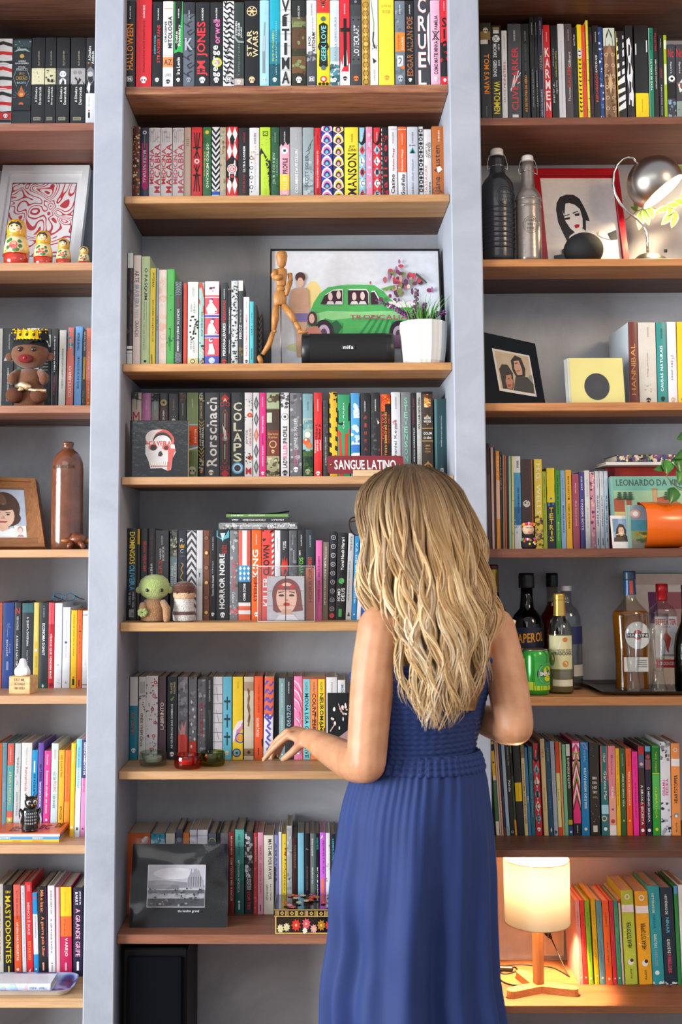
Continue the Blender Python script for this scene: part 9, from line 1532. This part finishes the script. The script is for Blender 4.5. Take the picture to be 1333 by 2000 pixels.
b=MB();q0=U(1070,1819,Yw-.02);b.lathe([(.009,0),(.009,.016),(.006,.022),(.004,.03)],BKC,14,q0+Vector((0,.012,0)),R=Matrix.Rotation(math.pi/2+.3,3,'X'));b.tube([q0+Vector((.0,-.006,0)),q0+Vector((.008,-.012,-.016))],[.006,.004],BKC,8);b.obj('plug',t)
zf=z+.0022
b=MB();pts=[q0+Vector((.008,-.012,-.016)),U(1090,1860,.24),U(1108,1892,.2),U(1112,1896,.19)];pts[-1].z=zf;pts[-2].z=zf+.006
wp=lambda px,yy:Vector((at(px,yy,z)[0],yy,zf))
pts+=[wp(1095,.23),wp(1075,.26),wp(1045,.27),wp(1020,.28),wp(990,.27),wp(975,.24),wp(985,.21),wp(1010,.23),wp(1005,.26),wp(980,.25),wp(972,.2),wp(985,.15),wp(1010,.125),wp(1030,.12)]
sm=[]
for i in range(len(pts)-1):
 p0,p1,p2,p3=pts[max(0,i-1)],pts[i],pts[i+1],pts[min(len(pts)-1,i+2)]
 for q in range(6):s_=q/6;sm.append(.5*((2*p1)+(p2-p0)*s_+(2*p0-5*p1+4*p2-p3)*s_*s_+(3*p1-p0-3*p2+p3)*s_**3))
b.tube(sm+[pts[-1]],.0019,BKC,7);b.obj('cable',t)
b=MB();c_=wp(985,.235);b.bbox(c_+Vector((0,0,.006)),(.05,.014,.012),BKC,.003,Matrix.Rotation(-.1,3,'Z'));b.obj('inline_switch',t)
# ------------------------------------------------------------------ the woman before the shelves
rg=random.Random(21)
A_=math.radians(33);FW=Vector((-math.sin(A_),math.cos(A_),0));LT=Vector((-math.cos(A_),-math.sin(A_),0))
YB=-.40
person=thing('person','woman with long wavy blonde hair and strapless navy dress, seen from behind','person',(U(815,1590,YB).x,YB,0))
PO=Vector(person.location)
def W(px,py,Y):return U(px,py,Y)-PO
def skin_mat():
 m,nt,b=nodes_of('skin');N,L=nt.nodes,nt.links;tc=N.new('ShaderNodeTexCoord');no=N.new('ShaderNodeTexNoise');no.inputs['Scale'].default_value=22;no.inputs['Detail'].default_value=5;L.new(tc.outputs['Object'],no.inputs['Vector'])
 r=N.new('ShaderNodeValToRGB');L.new(no.outputs['Fac'],r.inputs['Fac']);r.color_ramp.elements[0].color=(*lin('#b57e5a'),1);r.color_ramp.elements[1].color=(*lin('#ca9672'),1);r.color_ramp.elements[0].position=.3;r.color_ramp.elements[1].position=.7
 L.new(r.outputs['Color'],b.inputs['Base Color']);b.inputs['Roughness'].default_value=.5;b.inputs['Subsurface Weight'].default_value=.15;b.inputs['Subsurface Radius'].default_value=(.012,.005,.003)
 n2=N.new('ShaderNodeTexNoise');n2.inputs['Scale'].default_value=350;L.new(tc.outputs['Object'],n2.inputs['Vector']);bp=N.new('ShaderNodeBump');bp.inputs['Strength'].default_value=.05;L.new(n2.outputs['Fac'],bp.inputs['Height']);L.new(bp.outputs[0],b.inputs['Normal']);return m
SKIN=skin_mat()
def oval(c,hw,hd,n=32,yaw=A_):
 l,f=Vector((-math.cos(yaw),-math.sin(yaw),0)),Vector((-math.sin(yaw),math.cos(yaw),0))
 return[c+l*hw*math.cos(2*math.pi*i/n)+f*hd*math.sin(2*math.pi*i/n)for i in range(n)]
def chain(b,pts,rad,n=14):
 """limb: swept tapering tube with rounded ends, densified"""
 P=[Vector(p_)for p_ in pts];out=[];R_=[]
 for i in range(len(P)-1):
  p0,p1,p2,p3=P[max(0,i-1)],P[i],P[i+1],P[min(len(P)-1,i+2)]
  for q in range(5):s_=q/5;out.append(.5*((2*p1)+(p2-p0)*s_+(2*p0-5*p1+4*p2-p3)*s_*s_+(3*p1-p0-3*p2+p3)*s_**3));R_.append(rad[i]+(rad[i+1]-rad[i])*s_)
 out.append(P[-1]);R_.append(rad[-1]);b.tube(out,R_,SKIN,n);b.ball(P[0],rad[0],SKIN,12,8);b.ball(P[-1],rad[-1],SKIN,12,8)
body=MB()
TC={1150:(826,-.41),1165:(828,-.405),1190:(832,-.40),1220:(838,-.40),1270:(840,-.40),1330:(838,-.395),1400:(832,-.395),1460:(826,-.395),1530:(822,-.40),1600:(815,-.40),1660:(812,-.40)}
DIM={1150:(.05,.05),1165:(.06,.055),1190:(.112,.066),1220:(.158,.082),1270:(.158,.095),1330:(.148,.098),1400:(.132,.09),1460:(.122,.086),1530:(.118,.086),1600:(.12,.09),1660:(.12,.09)}
body.loft([oval(W(TC[y_][0],y_,TC[y_][1]),*DIM[y_])for y_ in sorted(TC,reverse=True)],SKIN)
CH_=W(838,1325,-.395)
for s_ in(-1,1):body.ball(CH_+FW*.062+LT*.06*s_,(.048,.048,.05),SKIN)
HC=W(795,1014,-.42)
chain(body,[W(826,1175,-.405),W(818,1120,-.41),W(806,1060,-.41)],[.056,.05,.05])
LS,LE,LW_=W(744,1228,-.475),W(716,1490,-.515),W(606,1442,-.185)
chain(body,[W(790,1212,-.44),LS],[.06,.052]);chain(body,[LS,W(731,1310,-.49),W(722,1400,-.505),LE],[.052,.05,.046,.0425]);chain(body,[LE,W(690,1488,-.44),W(640,1462,-.29),LW_],[.0425,.043,.035,.0245])
RS_,RE,RW=W(966,1228,-.315),W(1006,1418,-.43),W(900,1392,-.21)
chain(body,[W(900,1212,-.36),RS_],[.06,.05]);chain(body,[RS_,W(984,1300,-.36),W(998,1370,-.41),RE],[.05,.049,.045,.042]);chain(body,[RE,W(985,1418,-.38),W(940,1404,-.29),RW],[.042,.041,.034,.025])
K0=W(570,1430,-.135)
body.loft([oval(LW_+(K0-LW_)*q+Vector((0,0,.004*math.sin(3.14*q))),a_,e_,16,math.radians(20))for q,a_,e_ in((-.1,.024,.021),(.2,.026,.019),(.6,.033,.016),(1.,.034,.013),(1.12,.03,.010))]if False else[[LW_.lerp(K0,q)+Vector((0.25,.95,.15)).normalized()*a_*math.cos(2*math.pi*i/16)+Vector((.45,0,.9)).normalized()*e_*math.sin(2*math.pi*i/16)for i in range(16)]for q,a_,e_ in((-.15,.024,.022),(.2,.027,.019),(.6,.036,.016),(1.,.038,.013),(1.15,.033,.009))],SKIN)
for pts,r0 in(([(566,1434,-.165),(545,1452,-.155),(529,1468,-.147),(515,1484,-.14)],.0088),([(562,1429,-.14),(541,1447,-.125),(528,1466,-.115),(520,1482,-.11)],.0092),([(563,1429,-.118),(545,1449,-.1),(536,1467,-.093),(531,1481,-.09)],.0088),([(568,1432,-.1),(553,1452,-.083),(547,1466,-.078),(544,1477,-.077)],.0078)):
 chain(body,[W(*q)for q in pts],[r0*1.08,r0,r0*.92,r0*.72],10)
chain(body,[W(594,1447,-.19),W(578,1463,-.195),W(564,1475,-.188),W(553,1483,-.178)],[.0125,.011,.0095,.0075],10)
K1=W(884,1372,-.15);body.loft([[RW.lerp(K1,q)+Vector((0,.3,.95)).normalized()*a_*math.cos(2*math.pi*i/16)+Vector((.3,.9,-.2)).normalized()*e_*math.sin(2*math.pi*i/16)for i in range(16)]for q,a_,e_ in((-.15,.024,.022),(.3,.03,.018),(.8,.037,.015),(1.15,.034,.011))],SKIN)
for i in range(4):
 q=K1+Vector((-.004*i,.002,.03-.02*i));chain(body,[q,q+Vector((-.028,.012,.004)),q+Vector((-.04,.03,.006)),q+Vector((-.028,.045,.006))],[.009,.0085,.008,.0065],10)
chain(body,[RW.lerp(K1,.35)+Vector((0,-.012,.02)),K1+Vector((-.005,-.022,.045)),K1+Vector((-.024,-.02,.056)),K1+Vector((-.04,-.014,.058))],[.0125,.011,.0095,.0075],10)
for s_ in(-1,1):
 hp=W(813,1640,-.40)+LT*.06*s_;gx=hp+FW*(.02 if s_>0 else-.02);ft=Vector((gx.x,gx.y,0));chain(body,[hp,Vector((gx.x,gx.y,.50))+FW*.02,Vector((gx.x,gx.y,.30)),ft+Vector((0,0,.09))-FW*.015],[.065,.054,.048,.034])
 chain(body,[ft+Vector((0,0,.045))-FW*.04,ft+Vector((0,0,.04))+FW*.05,ft+Vector((0,0,.024))+FW*.13,ft+Vector((0,0,.018))+FW*.17],[.034,.032,.024,.015])
hy=math.radians(57);HF=Vector((-math.sin(hy)*.98,math.cos(hy)*.98,-.16)).normalized();HL=Vector((-math.cos(hy),-math.sin(hy),0));HU=HL.cross(HF)*-1
if HU.z<0:HU=-HU
HM=Matrix((HL,HF,HU)).transposed()
H=lambda l,f,u:HC+HL*l+HF*f+HU*u
body.ball(H(0,-.010,.022),(.074,.090,.082),SKIN,28,20,HM);body.ball(H(0,.022,-.028),(.058,.066,.082),SKIN,24,16,HM);body.ball(H(0,.062,-.092),(.026,.024,.02),SKIN,14,10,HM)
chain(body,[H(0,.088,.012),H(0,.102,-.012),H(0,.104,-.03)],[.009,.011,.012],10)
for s_ in(-1,1):body.ball(H(s_*.014,.092,-.034),.008,SKIN,10,8);body.ball(H(s_*.074,.0,-.004),(.008,.018,.03),SKIN,12,10,HM);body.ball(H(s_*.04,.058,-.02),(.024,.02,.024),SKIN,12,10,HM)
o=body.obj('body',person)
md=o.modifiers.new('fuse','REMESH');md.mode='VOXEL';md.voxel_size=.0042;md.use_smooth_shade=True
ms=o.modifiers.new('soften','SMOOTH');ms.factor=.5;ms.iterations=7
bpy.context.view_layer.update();dg=bpy.context.evaluated_depsgraph_get();me=bpy.data.meshes.new_from_object(o.evaluated_get(dg));o.modifiers.clear();o.data=me
if not me.materials:me.materials.append(SKIN)
for p_ in me.polygons:p_.use_smooth=True;p_.material_index=0
for s_ in(-1,1):
 b=MB();b.ball(H(s_*.032,.079,.006),.0118,mat('#efe9e4',.2,var=0,coat=1),14,10);b.ball(H(s_*.032,.0875,.006),(.0055,.0045,.0055),mat('#4a3524',.2,var=0),10,8);b.obj('eye',person)
 b=MB();b.tube([H(s_*.014,.093,.028),H(s_*.034,.09,.034),H(s_*.054,.076,.028)],[.002,.003,.0012],mat('#6a4a2c',.9),6);b.obj('eyebrow',person)
b=MB();b.tube([H(-.022,.083,-.06),H(-.008,.092,-.056),H(.008,.092,-.056),H(.022,.083,-.06)],[.001,.0045,.0045,.001],mat('#b4605c',.5),8);b.tube([H(-.02,.083,-.062),H(0,.092,-.066),H(.02,.083,-.062)],[.001,.005,.001],mat('#b4605c',.5),8);b.obj('lips',person)
GLM=mat('#3a221c',.3,var=.1)
g=MB()
for s_ in(-1,1):g.tube([H(s_*.034+.027*math.cos(a*.35),.116,.004+.021*math.sin(a*.35))for a in range(19)],.0019,GLM,6,cap=False);g.tube([H(s_*.061,.115,.012),H(s_*.078,.06,.012),H(s_*.082,-.01,.008)],.0019,GLM,6)
g.tube([H(-.008,.117,.008),H(.008,.117,.008)],.0017,GLM,6);g.obj('eyeglasses',person)
def fabric(c1,c2):
 m,nt,b=nodes_of('navy_fabric');N,L=nt.nodes,nt.links;tc=N.new('ShaderNodeTexCoord');no=N.new('ShaderNodeTexNoise');no.inputs['Scale'].default_value=9;no.inputs['Detail'].default_value=4;L.new(tc.outputs['Object'],no.inputs['Vector'])
 r=N.new('ShaderNodeValToRGB');L.new(no.outputs['Fac'],r.inputs['Fac']);r.color_ramp.elements[0].color=(*lin(c2),1);r.color_ramp.elements[1].color=(*lin(c1),1);L.new(r.outputs['Color'],b.inputs['Base Color']);b.inputs['Roughness'].default_value=.75;b.inputs['Sheen Weight'].default_value=.12;b.inputs['Sheen Tint'].default_value=(.35,.5,1,1)
 n2=N.new('ShaderNodeTexNoise');n2.inputs['Scale'].default_value=700;L.new(tc.outputs['Object'],n2.inputs['Vector']);bp=N.new('ShaderNodeBump');bp.inputs['Strength'].default_value=.25;bp.inputs['Distance'].default_value=.001;L.new(n2.outputs['Fac'],bp.inputs['Height']);L.new(bp.outputs[0],b.inputs['Normal']);return m
FAB=fabric('#14306e','#0d2658')
def interp(tab,y_):
 ks=sorted(tab);
 if y_<=ks[0]:return tab[ks[0]]
 for a,e in zip(ks[:-1],ks[1:]):
  if a<=y_<=e:q=(y_-a)/(e-a);return tuple(u+(v-u)*q for u,v in zip(tab[a],tab[e]))
 return tab[ks[-1]]
BD={1285:(.164,.104),1310:(.162,.107),1340:(.156,.106),1400:(.141,.1),1450:(.131,.096),1478:(.131,.096)}
rings=[];n=160
for i in range(110):
 y_=1287+i*(1478-1287)/109;c_,Yc=interp(TC,y_);hw,hd=interp(BD,y_);C0=W(c_,y_,Yc);ring=[]
 for j in range(n):
  a=2*math.pi*j/n;l,f=math.cos(a),math.sin(a)
  bust=.082*math.exp(-((y_-1328)/34)**2)*(math.exp(-((l-.5)/.4)**2)+math.exp(-((l+.5)/.4)**2))if f>0 else 0;hwb=hw+(.012*math.exp(-((y_-1328)/34)**2)if f>0 else 0)
  rp=.0022*abs(math.sin(i*math.pi/5.5))+.0013*math.sin(j*math.pi*.5+1.3*math.sin(i*.9))
  if i<6:rp+=.003*math.sin(j*.9)
  ring.append(C0+LT*(hwb+rp)*l+FW*((hd+rp)*f+bust*min(1.,f*2.5))+Vector((0,0,(.004*math.sin(j*.7)if i<3 else 0))))
 rings.append(ring)
b=MB();b.loft(rings[::-1],FAB,cap=False);b.obj('dress_bodice',person)
EL={1462:712,1480:702,1520:688,1560:674,1600:664,1700:650,1800:640,1900:631,2000:624,2200:606}
ER={1462:932,1480:938,1520:948,1560:953,1600:958,1700:965,1800:966,1900:970,2000:986,2200:1008}
zh=.035;rings=[];n=220;NR=90
for i in range(NR):
 q=i/(NR-1);zz_=W(820,1462,-.395).z*(1-q)+zh*q;py=proj(PO+Vector((0,0,zz_)))[1]
 xl=interp({k_:(v_,)for k_,v_ in EL.items()},py)[0];xr=interp({k_:(v_,)for k_,v_ in ER.items()},py)[0]
 hw=(xr-xl)/2*S(-.40);hd=hw*(.80+.04*q);C0=Vector((U((xl+xr)/2,py,-.40).x-PO.x,0,zz_));ring=[];amp=min(1.,q*2.5)
 for j in range(n):
  a=2*math.pi*j/n;f1=.017*math.sin(13*a+1.2*math.sin(2*a)+.8*q)+.012*math.sin(8*a+2.1+1.5*q);f2=.0035*math.sin(46*a+3*math.sin(5*a));big=.026*math.sin(5*a+.6+.9*q)+.014*math.sin(3*a-1.1)
  cr=.007*math.sin(26*q+6*math.cos(a)+2*a)*math.exp(-((q-.45)/.25)**2)*max(0.,math.sin(a*1.5+.4))
  dr=amp*(f1*(.35+.65*q)+big*(.15+.85*q)-(.012+.02*q))+f2*math.exp(-q*7)+.0025*math.sin(60*a)*math.exp(-q*25)+cr
  ring.append(C0+Vector((-(hw+dr)*math.cos(a),-(hd+dr)*math.sin(a),0)))
 rings.append(ring)
b=MB();b.loft(rings[::-1],FAB,cap=False);b.obj('dress_skirt',person)
rings=[]
for i in range(22):
 y_=1466+i*32/21;c_,Yc=interp(TC,y_);ring=[]
 xl=interp({k_:(v_,)for k_,v_ in EL.items()},y_)[0];xr=interp({k_:(v_,)for k_,v_ in ER.items()},y_)[0];hw=(xr-xl)/2*S(-.4)+.002;C0=W((xl+xr)/2,y_,-.4);C0.y=0
 for j in range(n):a=2*math.pi*j/n;rp=.0028*math.sin(52*a+2*math.sin(3*a))+.0024*abs(math.sin(i*math.pi/7));ring.append(C0+Vector((-(hw+rp)*math.cos(a),-(hw*.8+rp)*math.sin(a),0)))
 rings.append(ring)
b=MB();b.loft(rings[::-1],FAB,cap=False);b.obj('dress_waistband',person)
HLx={905:788,912:762,922:744,940:722,960:708,1000:701,1050:702,1100:708,1150:714,1200:722,1250:730,1300:748,1350:764,1400:786,1430:806}
HRx={905:812,912:838,922:860,940:884,960:902,1000:922,1050:938,1100:949,1150:957,1200:966,1250:966,1300:958,1350:950,1400:932,1430:905}
HB={905:.012,912:.04,922:.06,940:.082,960:.098,1000:.113,1050:.117,1100:.113,1150:.108,1200:.118,1250:.132,1300:.14,1430:.148}
f1=lambda tab,y_:interp({k_:(v_,)for k_,v_ in tab.items()},y_)[0]
def hp_(u,y_,inset=0.):
 xl,xr=f1(HLx,y_),f1(HRx,y_);xc=(xl+xr)/2;hw=(xr-xl)/2;e=-1+2*u
 bb=f1(HB,y_)-inset;Y=-.415-bb*math.sqrt(max(0.,1-.92*e*e))
 return U(xc+e*(hw-inset*700),y_,Y)-PO
hm,nt,hb_=nodes_of('blonde_hair');N,L=nt.nodes,nt.links;at_=N.new('ShaderNodeAttribute');at_.attribute_name='strand';L.new(at_.outputs['Color'],hb_.inputs['Base Color']);hb_.inputs['Roughness'].default_value=.42;hb_.inputs['Specular IOR Level'].default_value=.35
tc=N.new('ShaderNodeTexCoord');mp_=N.new('ShaderNodeMapping');mp_.inputs['Scale'].default_value=(900,900,12);L.new(tc.outputs['Object'],mp_.inputs['Vector']);no=N.new('ShaderNodeTexNoise');no.inputs['Scale'].default_value=1.;no.inputs['Detail'].default_value=3;L.new(mp_.outputs[0],no.inputs['Vector']);bp=N.new('ShaderNodeBump');bp.inputs['Strength'].default_value=.5;bp.inputs['Distance'].default_value=.002;L.new(no.outputs['Fac'],bp.inputs['Height']);L.new(bp.outputs[0],hb_.inputs['Normal'])
hair=MB();cols=[]
ROOT=[lin(c_)for c_ in('#54402c','#624a32','#72583c')];MIDC=[lin(c_)for c_ in('#a88252','#c29a66','#d2ac78','#8f6c46','#b8925f','#d8b888')];TIP=[lin(c_)for c_ in('#d0ae7c','#e2c69a','#ecd8b4','#c09c66','#f2e4c8')]
def lerp3(a,c_,q):return tuple(x_+(y_-x_)*q for x_,y_ in zip(a,c_))
rings=[]
for y_ in[906,912,920,932,948,970,1000,1040,1080,1120,1160,1200,1240,1280,1320,1350,1372,1388]:
 ring=[hp_(i/15,y_,.012)for i in range(16)];bk_=[hp_(1-i/15,y_,.012)for i in range(1,15)]
 fr=-.335 if y_<1110 else-.335-.10*min(1,(y_-1110)/60)
 ring+=[Vector((q.x,max(q.y+.012,fr-PO.y if y_<1110 else max(fr-PO.y,q.y+.02))if True else 0,q.z))for q in bk_];rings.append(ring)
hair.loft(rings[::-1],hm);cols+=[lerp3(ROOT[1],MIDC[3],.4)]*len(hair.v)
def lock(u0,ys,ye,lay,wd,seed,wav=1.):
 r_=random.Random(seed);nseg=30;path=[];rad=[];cr_=random.Random(int(u0*38)*7+5);ph=cr_.random()*6.28+r_.uniform(-.35,.35);fr=cr_.uniform(1.5,2.5)+r_.uniform(-.06,.06);am=cr_.uniform(.009,.017)*wav;dr=cr_.uniform(-.05,.05)+r_.uniform(-.012,.012);rc,mc,tcx=r_.choice(ROOT),cr_.choice(MIDC),r_.choice(TIP);bright=max(0.,min(1.,.5+.3*(0.5-u0)+cr_.uniform(-.35,.4)+r_.uniform(-.2,.2)));cl=[]  # left-hand strands coloured paler, putting the window light into the tint
 for i in range(nseg):
  q=i/(nseg-1);y_=ys+(ye-ys)*q;g=min(1.,max(0.,(y_-930)/300.));uu=min(1.02,max(-.02,u0+dr*g));p_=hp_(uu,min(y_,1430),lay)
  if y_>1430:p_.z-=(y_-1430)*.00118
  w_=math.sin(ph+fr*6.28*(y_-950)/330.)*am*g;p_+=Vector((w_,-.4*abs(am)*g*math.cos(ph*1.3+fr*6.28*(y_-950)/330.),0));path.append(p_)
  rad.append(wd*min(1.,.35+q*5)*(1-max(0.,(q-.55)/.45)**1.6*.93))
  s_=min(1.,max(0.,(y_-935)/150.));c_=lerp3(rc,mc,s_);c_=lerp3(c_,tcx,bright*min(1.,max(0.,(y_-1010)/260.)));cl.append(c_)
 k0=len(hair.v);hair.tube(path,rad,hm,5,flat=.5);cols.extend(c_ for c_ in cl for _ in range(5))
for i in range(1000):
 u0=rg.random();e=abs(2*u0-1);ye=1430-(115 if u0<.5 else 85)*e**2.4-rg.random()*120;ys=907+rg.random()*14
 lock(u0,ys,ye,rg.uniform(-.006,.009),rg.uniform(.002,.005),i,rg.uniform(.7,1.25))
for i in range(150):
 u0=rg.choice([rg.random(),rg.random()*.1,1-rg.random()*.1]);ye=1432-150*abs(2*u0-1)**2.2-rg.random()*70
 lock(u0,908+rg.random()*20,ye,rg.uniform(-.012,-.004),rg.uniform(.0012,.0024),1000+i,1.5)
for i in range(60):
 y0=rg.uniform(950,1010);lock(rg.uniform(-.01,.1),912,rg.uniform(1180,1320),rg.uniform(-.006,.004),rg.uniform(.002,.0045),2000+i,1.3)
o=hair.obj('hair',person);ca=o.data.color_attributes.new('strand','FLOAT_COLOR','POINT');arr=np.ones((len(o.data.vertices),4),dtype=np.float32);arr[:len(cols),:3]=np.array(cols,dtype=np.float32)[:len(o.data.vertices)];ca.data.foreach_set('color',arr.ravel())
t=thing('notebook','cream notebook held before her chest, corner beside her shoulder','notebook');Cn=U(960,1290,-.2);Rn=Matrix.Rotation(math.radians(20),3,'Y')@Matrix.Rotation(math.radians(-12),3,'X')
tr=U(1008,1212,-.125);cen=tr-Rn@Vector((.065,0,.095));b=MB();b.bbox(cen,(.13,.009,.19),mat('#d8bfa4',.6,var=.05),.0015,Rn);b.obj('cover',t);b=MB();b.box(cen+Rn@Vector((.0012,0,.0)),(.1295,.006,.1885),PAGES,Rn);b.obj('page_block',t)
